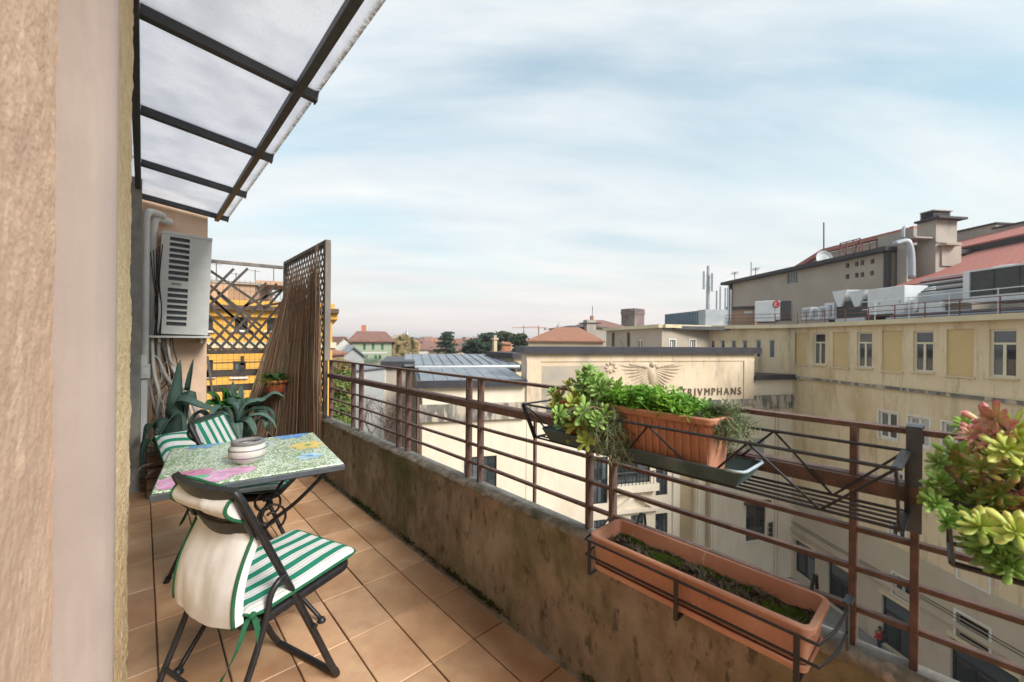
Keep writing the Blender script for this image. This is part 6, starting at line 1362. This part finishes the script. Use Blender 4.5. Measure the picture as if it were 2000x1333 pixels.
MB().hexa([E1+Vector((0, 0, -4)), E3+Vector((0, 0, -4)), Rg3+Vector((0, 0, -8)), Rg1+Vector((0, 0, -8)), E1+Vector((0, 0, -.3))+up_*.05, E3+Vector((0, 0, -.3))+up_*.05, Rg3+Vector((0, 0, -.4)), Rg1+Vector((0, 0, -.4))]).build('under_wall', B['hall'], red)
# ------------------------------------------------------------------ yellow house behind the trellis
Yw = Wall(G(340, 19.2), G(649, 22.1)); yh = thing('yellow_house', 'bright orange yellow house with brown cornice seen through broken trellis', 'house', Yw.P(4, ZG, -5))
zy = Yw.sz(500, 603)[1]
hy = [rect(Yw, x0, x1, y0, y1) for x0, x1, y0, y1 in ((404, 416, 619, 646), (458, 484, 617, 645), (521, 546, 619, 646), (585, 610, 620, 647), (455, 480, 706, 736), (404, 416, 704, 735), (520, 545, 706, 737))]
Yw.holed(MB(), -3, Yw.len, ZG, zy, hy, .3).build('wall', B['yellow_house'], yh)
mb = MB(); Yw.box(mb, -3, Yw.len-.01, ZG, zy, -8, -.35); Yw.box(mb, Yw.len-.02, Yw.len, ZG, zy, -.35, -.001); mb.build('side_wall', B['yellow_house'], yh)
for h in hy: win(yh, Yw, *h, cols=2, fm='iron', gm='glass', fw=.06, sill=True)
Yw.box(MB(), -3, Yw.len+.3, zy-.12, zy+.1, -8, .5).build('cornice', B['frame_brown'], yh); Yw.box(MB(), -3, Yw.len+.25, zy-.45, zy-.121, -8, .22).build('cornice_mould', B['yellow_house'], yh)
zy2 = Yw.sz(500, 588)[1]; Yw.box(MB(), -3, Yw.len+.1, zy+.101, zy2, -8, .05).build('attic_wall', B['yellow_house'], yh)
Yw.box(MB(), -3, Yw.len-5, zy2+.001, Yw.sz(450, 556, -2)[1], -8, -2).build('penthouse', B['pinkish'], yh)
Yw.box(MB(), -3, Yw.len+.2, Yw.sz(480, 680)[1], Yw.sz(480, 668)[1], .002, .12).build('string_course', B['cornice'], yh)
Yp = Wall(G(300, 30), G(620, 34)); pk = thing('pink_apartment', 'pinkish flat roofed apartment block with aerials beyond the yellow house', 'building', Yp.P(4, ZG, -5))
Yp.box(MB(), 0, Yp.len-4.5, ZG, Yp.sz(470, 556)[1], -8, 0).build('wall', B['pinkish'], pk); Yp.box(MB(), -.2, Yp.len-4.3, Yp.sz(470, 556)[1], Yp.sz(470, 551)[1], -8.2, .2).build('parapet', B['concrete'], pk)
s_ = Yp.sz(497, 560, -1)[0]; Yp.box(MB(), s_, s_+2.3, Yp.sz(510, 556, -1)[1], Yp.sz(510, 548, -1)[1], -5, -1).build('lift_house', B['pinkish'], pk)
for k in range(7):
    s_ = .6+1.35*k; b0 = Yp.P(s_, Yp.sz(470, 552)[1], -2); t_ = thing('tv_aerial', 'one of the thin tv aerials on the pinkish apartment roof', 'aerial', b0, 'aerials on the apartment roof')
    hgt = 1.0+.35*(k*7 % 3); MB().tube([b0, b0+Vector((0, 0, hgt))], .03, 5).build('mast_pole', B['iron'], t_); MB().tube([b0+Vector((-.4, 0, hgt-.1)), b0+Vector((.4, .1, hgt-.1))], .02, 4).build('boom', B['iron'], t_)

# ------------------------------------------------------------------ neighbouring houses
def house(label, px0, px1, z0, z1, yeave, wallm, roofm, depth, rise, cat='house', wins=(), group=None, hip=.3, over=.5, shut=None, chim=0, gable=False, name='town_house', base=None):
    W = Wall(G(px0, z0), G(px1, z1)); xm = (px0+px1)/2; ze_ = W.sz(xm, yeave)[1]; zb = ZG if base is None else base
    t_ = thing(name, label, cat, W.P(W.len/2, zb, -depth/2), group); L_ = W.len
    hs = [rect(W, *q) for q in wins]
    if hs:
        mb = W.holed(MB(), 0, L_, zb, ze_, hs, .25); W.box(mb, .001, L_-.001, zb, ze_-.01, -depth, -.28); mb.build('wall', B[wallm], t_)
        for h in hs: win(t_, W, *h, cols=1 if not shut else 2, fm=shut or 'iron', gm=('glass' if not shut else 'glass'), fw=.1, sill=False)
    else: W.box(MB(), 0, L_, zb, ze_, -depth, 0).build('wall', B[wallm], t_)
    if gable:   # gable end towards the viewer
        zr = ze_+rise; MB().prism([W.P(0, ze_, 0), W.P(L_, ze_, 0), W.P(L_/2, zr, 0)], W.n*-depth).build('gable', B[wallm], t_)
        for a, b in ((-over, L_/2), (L_+over, L_/2)):
            za = ze_-over*rise/(L_/2); MB().hexa([W.P(a, za, .3), W.P(b, zr, .3), W.P(b, zr, -depth-.3), W.P(a, za, -depth-.3), W.P(a, za+.22, .3), W.P(b, zr+.22, .3), W.P(b, zr+.22, -depth-.3), W.P(a, za+.22, -depth-.3)]).build('roof_slope', B[roofm], t_)
    else:
        zr = ze_+rise; k = hip*L_; o_ = over
        P = [W.P(-o_, ze_, o_), W.P(L_+o_, ze_, o_), W.P(L_+o_, ze_, -depth-o_), W.P(-o_, ze_, -depth-o_), W.P(k, zr, -depth/2), W.P(L_-k, zr, -depth/2)]
        MB().add(P+[p+Vector((0, 0, -.2)) for p in P[:4]], [(0, 1, 5, 4), (1, 2, 5), (2, 3, 4, 5), (3, 0, 4), (6, 7, 1, 0), (7, 8, 2, 1), (8, 9, 3, 2), (9, 6, 0, 3), (9, 8, 7, 6)]).build('roof', B[roofm], t_)
    for c in range(chim):
        s_ = L_*(.3+.4*c); W.box(MB(), s_-.35, s_+.35, ze_+rise*.3, ze_+rise+1.0, -depth*.5-.3, -depth*.5+.3).build('chimney', B['brick'], t_)
    return t_
g1_ = house('green house with shuttered windows under a brown tiled roof', 686, 765, 62, 64, 666, 'green_house', 'tiles_brown', 9, 1.55, wins=((709, 714, 672, 684), (726, 731, 672, 684), (744, 749, 672, 684), (713, 718, 694, 702), (731, 736, 694, 702), (739, 744, 694, 702)), shut='shutter_green', hip=.12, chim=1)
Wg = Wall(G(700, 61), G(755, 62.6)); Wg.box(MB(), 0, Wg.len, Wg.sz(730, 690)[1], Wg.sz(730, 688)[1], 0, .9).build('balcony', B['white_wall'], g1_)
house('small grey gabled house in front of the green house', 670, 711, 48, 49, 696, 'grey_wall', 'zinc', 7, 1.0, gable=True, over=.4)
house('low pinkish shed with tiled roof beside the yellow house', 640, 672, 40, 44, 690, 'pinkish', 'tiles', 7, 1.0, over=.3)
house('white gabled house behind the grey gable', 655, 690, 70, 72, 676, 'white_wall', 'tiles_brown', 8, 1.4, gable=True)
iv = thing('creeper_covered_house', 'gabled house overgrown with pale yellow creeper beyond the zinc roof', 'house', G(788, 66)+(ZG,)); Wi = Wall(G(762, 65), G(815, 67)); zi = Wi.sz(790, 672)[1]; zi2 = Wi.sz(788, 654)[1]
MB().prism([Wi.P(0, ZG, 0), Wi.P(Wi.len, ZG, 0), Wi.P(Wi.len, zi, 0), Wi.P(Wi.len*.5, zi2, 0), Wi.P(0, zi, 0)], Wi.n*-8).build('wall', B['cream'], iv)
B['creeper'] = leafmat('creeper', (.44, .36, .20), (.34, .27, .15), None, .3, .8); B['creeper_dark'] = leafmat('creeper_dark', (.14, .11, .05), (.20, .16, .08), None, .2, .8)
mb = MB(); mb2 = MB(); q_ = random.Random(21)
for k in range(5200):
    s_ = q_.uniform(-.2, Wi.len+.2); z = q_.uniform(zi-6, zi2+.2); lim = zi+(zi2-zi)*(1-abs(s_/Wi.len*2-1))+.3
    if z > lim: continue
    d = .2+.4*abs(mnoise.noise(Vector((s_*.8, z*.8, 1)))); p = Wi.P(s_, z, d); a = Vector((q_.gauss(0, 1), q_.gauss(0, 1), q_.gauss(0, 1))).normalized(); b_ = a.orthogonal().normalized(); w_ = q_.uniform(.10, .22)
    (mb2 if mnoise.noise(Vector((s_*1.3, z*1.0, 4))) > .16 else mb).add([p-a*w_, p-b_*w_, p+a*w_, p+b_*w_], [(0, 1, 2, 3)])
mb.build('creeper_leaves', B['creeper'], iv, kind='stuff'); mb2.build('creeper_dark_leaves', B['creeper_dark'], iv, kind='stuff')  # second mesh holds the darker leaves, in random patches
rt = house('low house with broad hipped clay tile roof behind the theatre attic', 1032, 1178, 62, 60, 666, 'cream', 'tiles', 16, 2.3, hip=.34, chim=0, over=.3)
tm = tile_me_far = None
# rows of clay tiles on that roof are too fine to part; ridge caps are built
house('grey concrete house with chimney block behind the hipped tile roof', 1108, 1190, 84, 86, 640, 'concrete', 'eave', 12, .6, over=.3)
Wc = Wall(G(1146, 83), G(1164, 83.4)); cbk = thing('chimney_block', 'squat concrete chimney block with ledges and thin aerial', 'chimney', Wc.P(0, 3, 0)); Wc.box(MB(), 0, Wc.len, 2.5, Wc.sz(1155, 625)[1], -2, 0).build('stack', B['concrete'], cbk); Wc.box(MB(), -.9, Wc.len+1.1, Wc.sz(1155, 632)[1], Wc.sz(1155, 630.5)[1], -2.2, .2).build('ledge', B['eave'], cbk)
MB().tube([Wc.P(Wc.len*.8, Wc.sz(1155, 625)[1], -1), Wc.P(Wc.len*.8, Wc.sz(1155, 597)[1], -1)], .06, 5).build('aerial', B['iron'], cbk)
house('brown tiled house between concrete house and the battlement tower', 1172, 1232, 96, 100, 641, 'cream', 'tiles_brown', 14, 2.2, chim=1, over=.4)
tw = thing('battlement_tower', 'square brown brick medieval tower with crenellated top', 'tower', G(1235, 150)+(ZG,)); Wt = Wall(G(1213, 151), G(1239, 146)); Wt2 = Wall(G(1239, 146), G(1258, 151))
ztw = Wt.sz(1228, 614)[1]; c0, c1_, c2_ = Wt.P(0, 0, 0), Wt.P(Wt.len, 0, 0), Wt2.P(Wt2.len, 0, 0); c3_ = c0+(c2_-c1_)
def quadprism(P, z0, z1, name, m_, par_): return MB().prism([Vector((p.x, p.y, z0)) for p in P], (0, 0, z1-z0)).build(name, m_, par_)
quadprism([c0, c1_, c2_, c3_], ZG, ztw, 'shaft', B['tower'], tw); cen = (c0+c2_)/2
def gr(p, k): return cen+(p-cen)*k
quadprism([gr(p, 1.06) for p in (c0, c1_, c2_, c3_)], ztw, ztw+.9, 'corbel_parapet', B['tower'], tw)
for (a, b) in ((c0, c1_), (c1_, c2_), (c2_, c3_), (c3_, c0)):
    a, b = gr(a, 1.06), gr(b, 1.06)
    for k in range(5):
        p, q = a.lerp(b, (k+.12)/5), a.lerp(b, (k+.88)/5); i_ = (cen-(p+q)/2).normalized()*.6; quadprism([p, q, q+i_, p+i_], ztw+.9, ztw+2.0, 'merlon', B['tower'], tw)
win(tw, Wt, *rect(Wt, 1223, 1225, 617, 622), d=.02, cols=1, fm='dark_in', gm='glass', fw=.1, sill=False)
house('brick red house between the pines', 978, 998, 108, 110, 672, 'brick', 'tiles', 10, 1.6)
obl = thing('stone_gatepost', 'slim pale stone chimney pillar in front of the dark trees', 'pillar', G(968, 60)+(ZG,)); Wo = Wall(G(965, 60), G(971, 60.3)); zo = Wo.sz(968, 664)[1]
Wo.box(MB(), 0, Wo.len, -8, zo, -.5, 0).build('shaft', B['cream'], obl); Wo.box(MB(), -.15, Wo.len+.15, zo, zo+.25, -.65, .15).build('cap', B['cream'], obl); Wo.box(MB(), 0.05, Wo.len-.05, zo+.25, zo+.7, -.45, -.05).build('pot', B['concrete'], obl)

# ------------------------------------------------------------------ trees
M['bark'] = mat('bark', (.10, .075, .055), (.06, .045, .035), 6, .95)
def tree(name, label, px, z, ybase, ytop, wpx, mt, kind='round', n=2600, seed=1, group=None, leaf=.35, bare=False):
    g = random.Random(seed); base = Vector(G(px, z)+(ZG,)); topz = at(px, ytop, z).z; r_ = wpx*z/FPX/2; cb = at(px, ybase, z).z
    t_ = thing(name, label, 'tree', base, group); tr = MB(); tr.tube([base, base+Vector((.1, .1, (cb-ZG)*.6)), Vector((base.x, base.y, topz-(topz-cb)*.3))], [.45, .35, .12], 8)
    cl = []
    nb = 9 if kind != 'tier' else 14
    for k in range(nb):
        a = k*2.4+g.uniform(-.3, .3)
        if kind == 'tier': zz = cb+(topz-cb)*(k+.5)/nb; rr = r_*(1-.75*(k/nb))*g.uniform(.7, 1.1)
        elif kind == 'flat': zz = cb+(topz-cb)*g.uniform(.45, .92); rr = r_*g.uniform(.45, .95)
        else: zz = cb+(topz-cb)*g.uniform(.1, .85); rr = r_*g.uniform(.35, .8)*math.sqrt(max(.1, 1-((zz-(cb+topz)/2)/((topz-cb)/2+.01))**2))
        e = Vector((base.x+rr*math.cos(a), base.y+rr*math.sin(a), zz)); tr.tube([Vector((base.x, base.y, zz-rr*.35)), e.lerp(Vector((base.x, base.y, zz-.2)), .5), e], [.14, .09, .03], 5, False); cl.append(e)
        cl.append(Vector((base.x, base.y, zz)).lerp(e, .5)+Vector((0, 0, .2)))
    tr.build('trunk', M['bark'], t_)
    cr2 = MB(); th_ = (topz-cb)
    for k in range(n):
        c = g.choice(cl); s = r_*(.30 if kind == 'round' else .34); hz = s*(.75 if kind == 'round' else .22 if kind == 'tier' else .4)
        p = c+Vector((g.gauss(0, s*.55), g.gauss(0, s*.55), g.gauss(0, hz*.55)))
        if p.z > topz: continue
        a = Vector((g.gauss(0, 1), g.gauss(0, 1), g.gauss(.3, .7))).normalized(); b_ = a.orthogonal().normalized(); w_ = leaf*g.uniform(.5, 1.2); cr2.add([p-a*w_, p-b_*w_*.6, p+a*w_, p+b_*w_*.6], [(0, 1, 2, 3)])
    cr2.build('crown', mt, t_); return t_
F_ = {'pine': leafmat('pine_foliage', (.022, .045, .026), (.045, .075, .038), None, .2, .7), 'dark': leafmat('dark_foliage', (.035, .055, .025), (.06, .08, .035), None, .2, .7), 'olive': leafmat('olive_foliage', (.08, .085, .03), (.06, .075, .03), None, .2, .7),
      'ivy': leafmat('ivy_foliage', (.17, .20, .05), (.09, .15, .04), None, .25, .6), 'brown': leafmat('brown_foliage', (.26, .19, .07), (.18, .15, .06), None, .2, .7)}
tree('cedar_tree', 'slender tiered cedar standing alone among the roofs', 873, 95, 690, 649, 40, F_['pine'], 'tier', 2600, 3, 'evergreens', .4)
tree('umbrella_pine', 'broad dark umbrella pine left of the stone pillar', 945, 100, 690, 650, 64, F_['pine'], 'flat', 4200, 4, 'evergreens', .45)
tree('umbrella_pine', 'rounded pine crown behind the stone pillar', 978, 104, 680, 648, 44, F_['dark'], 'flat', 3200, 6, 'evergreens', .45)
tree('round_tree', 'bushy dark tree in front of umbrella pine', 930, 82, 700, 662, 60, F_['pine'], 'round', 3600, 7, 'evergreens', .4)
tree('round_tree', 'dense olive tree against the theatre attic', 1014, 72, 698, 652, 50, F_['dark'], 'round', 4200, 8, 'evergreens', .35)
tree('round_tree', 'yellowing tree between pine and brick house', 972, 88, 686, 656, 22, F_['olive'], 'round', 1400, 9, None, .3)
# green hill of ivy behind the railing end
ivh = thing('ivy_thicket', 'yellow green ivy thicket growing up between yellow house and railing', 'ivy', G(655, 26)+(ZG,)); g = random.Random(15); mA, mB_, mS = MB(), MB(), MB()
for k in range(15000):
    px = g.uniform(560, 697); yt = 704+3*math.sin(px*.13); y = yt+abs(g.gauss(0, 1))*0+g.uniform(0, 190); z = 27-4.5*(y-700)/180+g.gauss(0, .35)+1.1*mnoise.noise(Vector((px*.03, y*.03, 2)))
    if px > 688+6*mnoise.noise(Vector((y*.08, 1, 1))): continue
    p = at(px, y, z); a = Vector((g.gauss(0, 1), g.gauss(0, 1), g.gauss(.5, .6))).normalized(); b_ = a.orthogonal().normalized(); w_ = g.uniform(.05, .13)
    (mB_ if mnoise.noise(Vector((px*.05, y*.04, 7))) > .12 else mA).add([p-a*w_, p-b_*w_*.7, p+a*w_, p+b_*w_*.7], [(0, 1, 2, 3)])
mA.build('ivy_leaves', F_['ivy'], ivh, kind='stuff'); mB_.build('faded_ivy_leaves', F_['brown'], ivh, kind='stuff')
for k in range(24):
    px = 575+5*k; MB().tube([at(px, 900, 22.5), at(px+g.uniform(-5, 5), 800, 25), at(px+g.uniform(-8, 8), 715, 27.3)], [.1, .07, .03], 5, False).build('ivy_stem', M['bark'], ivh)
# pale wall and bare climbing branches between ivy and stage house
Wb = Wall(G(690, 27.6), G(752, 31)); pw = thing('garden_wall', 'pale weathered wall veiled in bare winter branches', 'wall', Wb.P(1, ZG, 0)); Wb.box(MB(), -.3, Wb.len, ZG, Wb.sz(720, 722)[1], -5, 0).build('wall_body', B['grey_wall'], pw); Wb.box(MB(), -.5, Wb.len+.1, Wb.sz(720, 722)[1], Wb.sz(720, 719)[1], -5.2, .2).build('wall_cap', B['zinc'], pw)
bt = thing('bare_shrub', 'leafless brown winter shrub in front of the pale weathered wall', 'shrub', Wb.P(1.5, ZG, 1)); M['twig'] = mat('twig', (.15, .11, .09), (.10, .07, .06), 8, .9); tm_ = MB(); mb = MB()
def twig(p, d, l, r_, dep):
    q = p+d*l; m_ = p+d*l*.5+Vector((g.gauss(0, .06), g.gauss(0, .06), 0))*l; (tm_ if dep > 2 else mb).tube([p, m_, q], [r_, r_*.8, r_*.6], 4, False)
    if dep > 5: return
    for _ in range(2 if dep < 2 else 3 if dep < 5 else 1): twig(p.lerp(q, g.uniform(.5, 1)), (d+Vector((g.gauss(0, .5), g.gauss(0, .5), g.gauss(.02, .35)))).normalized(), l*g.uniform(.62, .85), r_*.62, dep+1)
for k in range(5): b0 = Wb.P(.3+.75*k, at(700+10*k, 870, 26).z-1.5, .9); twig(b0, Vector((g.gauss(0, .2), g.gauss(0, .2), 1)).normalized(), 1.9, .06, 0)
mb.build('branches', M['twig'], bt); tm_.build('twigs', M['twig'], bt, kind='stuff')

# ------------------------------------------------------------------ distant town, skyline trees, crane, spire
g = random.Random(77); k = 0
wm_ = ['cream', 'white_wall', 'pinkish', 'brick', 'cream']; rm_ = ['tiles', 'tiles_brown', 'tiles', 'tiles_brown']
far = []
for row, (z, ye, nh) in enumerate(((130, 684, 8), (175, 678, 10), (240, 673, 13), (330, 669.5, 15), (460, 667, 17), (640, 665.4, 18))):
    x = 655+g.uniform(0, 20)
    for q in range(nh):
        w_ = g.uniform(16, 34)*(1-.08*row); 
        if x > 1028: break
        far.append((x, x+w_, z*g.uniform(.94, 1.06), ye+g.uniform(-1.6, 2.2)-.002*(x-655), g)); x += w_+g.uniform(-3, 12)
for (x0, x1, z, ye, _) in far:
    wmn, rmn = g.choice(wm_), g.choice(rm_); tn = {'cream': 'cream', 'white_wall': 'white', 'pinkish': 'pink', 'brick': 'brick red'}[wmn]; rn = 'orange' if rmn == 'tiles' else 'brown'
    house('one of the distant %s town houses with %s tiled roof on the plain' % (tn, rn), x0, x1, z, z*g.uniform(.98, 1.04), ye, wmn, rmn, g.uniform(8, 14), g.uniform(1.2, 2.6)*(1+z/600), group='distant town houses', gable=g.random() < .25, hip=g.uniform(.05, .3), chim=1 if g.random() < .4 else 0, name='distant_house')
M['far_tree'] = leafmat('skyline_foliage', (.055, .06, .05), (.07, .075, .06), None, .1, .9)
mb = MB()
for k in range(9000):
    px = g.uniform(560, 1260); z = g.choice((420, 560, 760, 980, 1300)); hgt = (5+5*mnoise.noise(Vector((px*.035, z*.01, 2))))*(1+z/1400)
    if hgt < 2: continue
    b0 = G(px, z); p = Vector((b0[0]+g.gauss(0, 6), b0[1]+g.gauss(0, 6), ZG+8+g.uniform(0, hgt)+z*.008)); w_ = g.uniform(1, 2.6); a = Vector((g.gauss(0, 1), g.gauss(0, 1), g.gauss(0, 1))).normalized(); b_ = a.orthogonal().normalized()
    mb.add([p-a*w_, p-b_*w_, p+a*w_, p+b_*w_], [(0, 1, 2, 3)])
o = mb.build('skyline_trees', M['far_tree'], kind='stuff'); tag(o, 'hazy band of far trees along the horizon', 'trees')
M['hill'] = mat('hill', (.10, .11, .10), (.13, .13, .11), .004, .95)
def hill(u, v):
    px = 200+1500*u; z = 1800+1100*v; b0 = G(px, z); return (b0[0], b0[1], ZG-1+(24+16*mnoise.noise(Vector((u*6, 1, 3)))+9*mnoise.noise(Vector((u*17, 2, 3))))*math.sin(v*math.pi))
MB().grid(hill, 80, 6).build('far_hills', M['hill'], smooth=True)['kind'] = 'structure'
spz = 260; spx = 795; sp1 = thing('church_spire', 'pointed grey church spire on the far skyline', 'spire', G(spx, spz)+(ZG,)); b0 = Vector(G(spx, spz)+(ZG,)); zt = at(spx, 641, spz).z
MB().tube([b0, Vector((b0.x, b0.y, zt-6))], 1.7, 6).build('tower', B['grey_wall'], sp1); MB().tube([Vector((b0.x, b0.y, zt-6)), Vector((b0.x, b0.y, zt))], [1.9, .05], 6).build('steeple', B['zinc'], sp1)
b0 = Vector(G(1091, 300)+(ZG,)); zt = at(1091, 629, 300).z; sp2 = thing('bell_tower', 'slender pale bell tower beyond the hipped tile roof', 'tower', b0)
MB().tube([b0, Vector((b0.x, b0.y, zt-5))], 1.6, 8).build('shaft', B['grey_wall'], sp2); MB().lathe([(1.9, 0), (1.9, 1.0), (1.2, 2.4), (.4, 3.4), (.1, 5.0), (0, 5)], 10, Vector((b0.x, b0.y, zt-5))).build('cupola', B['grey_wall'], sp2)
crn = thing('tower_crane', 'thin tower crane with long jib on the skyline', 'crane', G(1052, 330)+(ZG,)); cbp = Vector(G(1052, 330)+(ZG,)); zj = at(1052, 640.5, 330).z
MB().tube([cbp, Vector((cbp.x, cbp.y, zj+1.2))], .55, 4).build('mast', B['brick'], crn); MB().tube([at(1000, 640.5, 330), at(1068, 640.5, 330)], .3, 4).build('jib', B['brick'], crn); MB().bx(0, 1, 0, 1, 0, 1)
cw = at(1066, 641.5, 330); MB().bx(cw.x-1, cw.x+1, cw.y-1, cw.y+1, cw.z-1.5, cw.z).build('counterweight', B['concrete'], crn); MB().tube([at(1052, 637.5, 330), at(1010, 640.3, 330)], .15, 4).build('stay', B['brick'], crn)
pl = thing('telecom_pole', 'thin lattice pole on the skyline beside the crane', 'pole', at(1023, 660, 200)); MB().tube([at(1023, 662, 200), at(1023, 635, 200)], [.3, .12], 5).build('pole_shaft', B['iron'], pl)

# ------------------------------------------------------------------ person in the street
pp = Vector(G(1724, 27.2)+(ZG+.1,)); rot = Matrix.Rotation(-YAW+R(20), 3, 'Z')
pz_ = thing('person', 'person in red jacket and dark trousers walking on pavement below', 'person', pp)
M['skin'] = mat('skin', (.45, .27, .19), (.40, .24, .17), 10, .6); M['jacket'] = mat('jacket', (.38, .012, .03), (.30, .01, .025), 8, .8); M['trousers'] = mat('trousers', (.035, .04, .06), (.025, .03, .045), 8, .85); M['hair'] = mat('hair', (.06, .04, .03), (.03, .02, .015), 20, .7); M['bag'] = mat('bag', (.012, .012, .015), (.02, .02, .024), 8, .7)
def skinned(name, verts, edges, radii, m_, root=0):
    me = bpy.data.meshes.new(name); me.from_pydata([tuple(rot @ Vector(v)) for v in verts], edges, []); o = bpy.data.objects.new(name, me); COL.objects.link(o); o.parent = pz_
    md = o.modifiers.new('skin', 'SKIN'); me.skin_vertices[0].data[root].use_root = True
    for i, r_ in enumerate(radii): me.skin_vertices[0].data[i].radius = (r_, r_)
    s = o.modifiers.new('sub', 'SUBSURF'); s.levels = 2; s.render_levels = 2; me.materials.append(m_); return o
bodyV = [(0, 0, .92), (0, 0, 1.15), (0, .01, 1.38), (0, .01, 1.47), (0, .02, 1.56), (0, .03, 1.66),
         (.19, 0, 1.38), (.27, -.04, 1.10), (.25, .14, .90), (.25, .19, .83), (-.19, 0, 1.38), (-.27, .06, 1.12), (-.26, .20, .95), (-.26, .24, .88),
         (.09, 0, .86), (.10, .14, .48), (.10, .06, .08), (.10, .16, .03), (-.09, 0, .86), (-.10, -.10, .48), (-.10, -.28, .12), (-.10, -.20, .04)]
bodyE = [(0, 1), (1, 2), (2, 3), (3, 4), (4, 5), (2, 6), (6, 7), (7, 8), (8, 9), (2, 10), (10, 11), (11, 12), (12, 13), (0, 14), (14, 15), (15, 16), (16, 17), (0, 18), (18, 19), (19, 20), (20, 21)]
bodyR = [.13, .12, .12, .055, .085, .075, .055, .042, .034, .035, .055, .042, .034, .035, .085, .06, .042, .04, .085, .06, .042, .04]
bd = skinned('body', bodyV, bodyE, bodyR, M['skin'])
skinned('jacket', [(0, 0, .86), (0, 0, 1.12), (0, .01, 1.38), (0, .01, 1.45), (.19, 0, 1.38), (.27, -.04, 1.10), (.25, .14, .92), (-.19, 0, 1.38), (-.27, .06, 1.12), (-.26, .20, .97)], [(0, 1), (1, 2), (2, 3), (2, 4), (4, 5), (5, 6), (2, 7), (7, 8), (8, 9)], [.19, .175, .165, .09, .085, .07, .055, .085, .07, .055], M['jacket'])
skinned('trousers', [(0, 0, .92), (.09, 0, .84), (.10, .14, .48), (.10, .06, .10), (-.09, 0, .84), (-.10, -.10, .48), (-.10, -.28, .15)], [(0, 1), (1, 2), (2, 3), (0, 4), (4, 5), (5, 6)], [.15, .105, .08, .062, .105, .08, .062], M['trousers'])
for s in (-1, 1):
    hp_ = (.10, .06, .03) if s > 0 else (-.10, -.28, .06)
    skinned('shoe', [(hp_[0], hp_[1]-.04, hp_[2]+.01), (hp_[0], hp_[1]+.06, hp_[2]), (hp_[0], hp_[1]+.17, hp_[2]-.005)], [(0, 1), (1, 2)], [.048, .05, .04], M['bag'])
MB().lathe([(0, .13), (.06, .12), (.105, .06), (.112, -.01), (.095, -.08), (.06, -.10)], 14, rot @ Vector((0, .0, 1.66))).build('hair', M['hair'], pz_, smooth=True, local=True)
for s in (-1, 1): MB().lathe([(0, .012), (.012, 0), (0, -.012)], 8, rot @ Vector((s*.032, .108, 1.645))).build('eye', M['bag'], pz_, local=True)
MB().tube([rot @ Vector((0, .10, 1.65)), rot @ Vector((0, .135, 1.61))], [.012, .018], 6).build('nose', M['skin'], pz_, local=True); MB().tube([rot @ Vector((-.03, .098, 1.575)), rot @ Vector((.03, .098, 1.575))], .008, 6).build('mouth', M['jacket'], pz_, local=True)
bgp = thing('backpack', 'black backpack worn by the person in red jacket', 'bag', pp+rot @ Vector((0, -.25, 1.0)))
def bgf(x, y, z): return pp+rot @ Vector((x, y, z))
MB().hexa([bgf(x, y, z) for z in (.92, 1.40) for x, y in ((-.16, -.17), (.16, -.17), (.13, -.36), (-.13, -.36))]).build('bag_body', M['bag'], bgp, bevel=.06, seg=3); MB().hexa([bgf(x, y, z) for z in (.96, 1.16) for x, y in ((-.11, -.362), (.11, -.362), (.09, -.42), (-.09, -.42))]).build('front_pocket', M['bag'], bgp, bevel=.025)
for s in (-1, 1): MB().tube(spline([bgf(s*.11, -.2, 1.38), bgf(s*.12, -.02, 1.53), bgf(s*.12, .175, 1.38), bgf(s*.14, .14, 1.1), bgf(s*.13, -.18, .98)], 5), .022, 6).build('strap', M['bag'], bgp)

# ------------------------------------------------------------------ haze over the plain
hzm = bpy.data.materials.new('haze'); hzm.use_nodes = True; hn = hzm.node_tree; hn.nodes.clear(); ho = hn.nodes.new('ShaderNodeOutputMaterial'); hv = hn.nodes.new('ShaderNodeVolumePrincipled')
hv.inputs['Color'].default_value = (.92, .90, .90, 1); hv.inputs['Density'].default_value = .00042; hv.inputs['Anisotropy'].default_value = .2; hn.links.new(hv.outputs[0], ho.inputs['Volume'])
MB().bx(-4900, 4900, -4900, 4900, ZG-1.2, 45).build('haze', hzm)['kind'] = 'stuff'
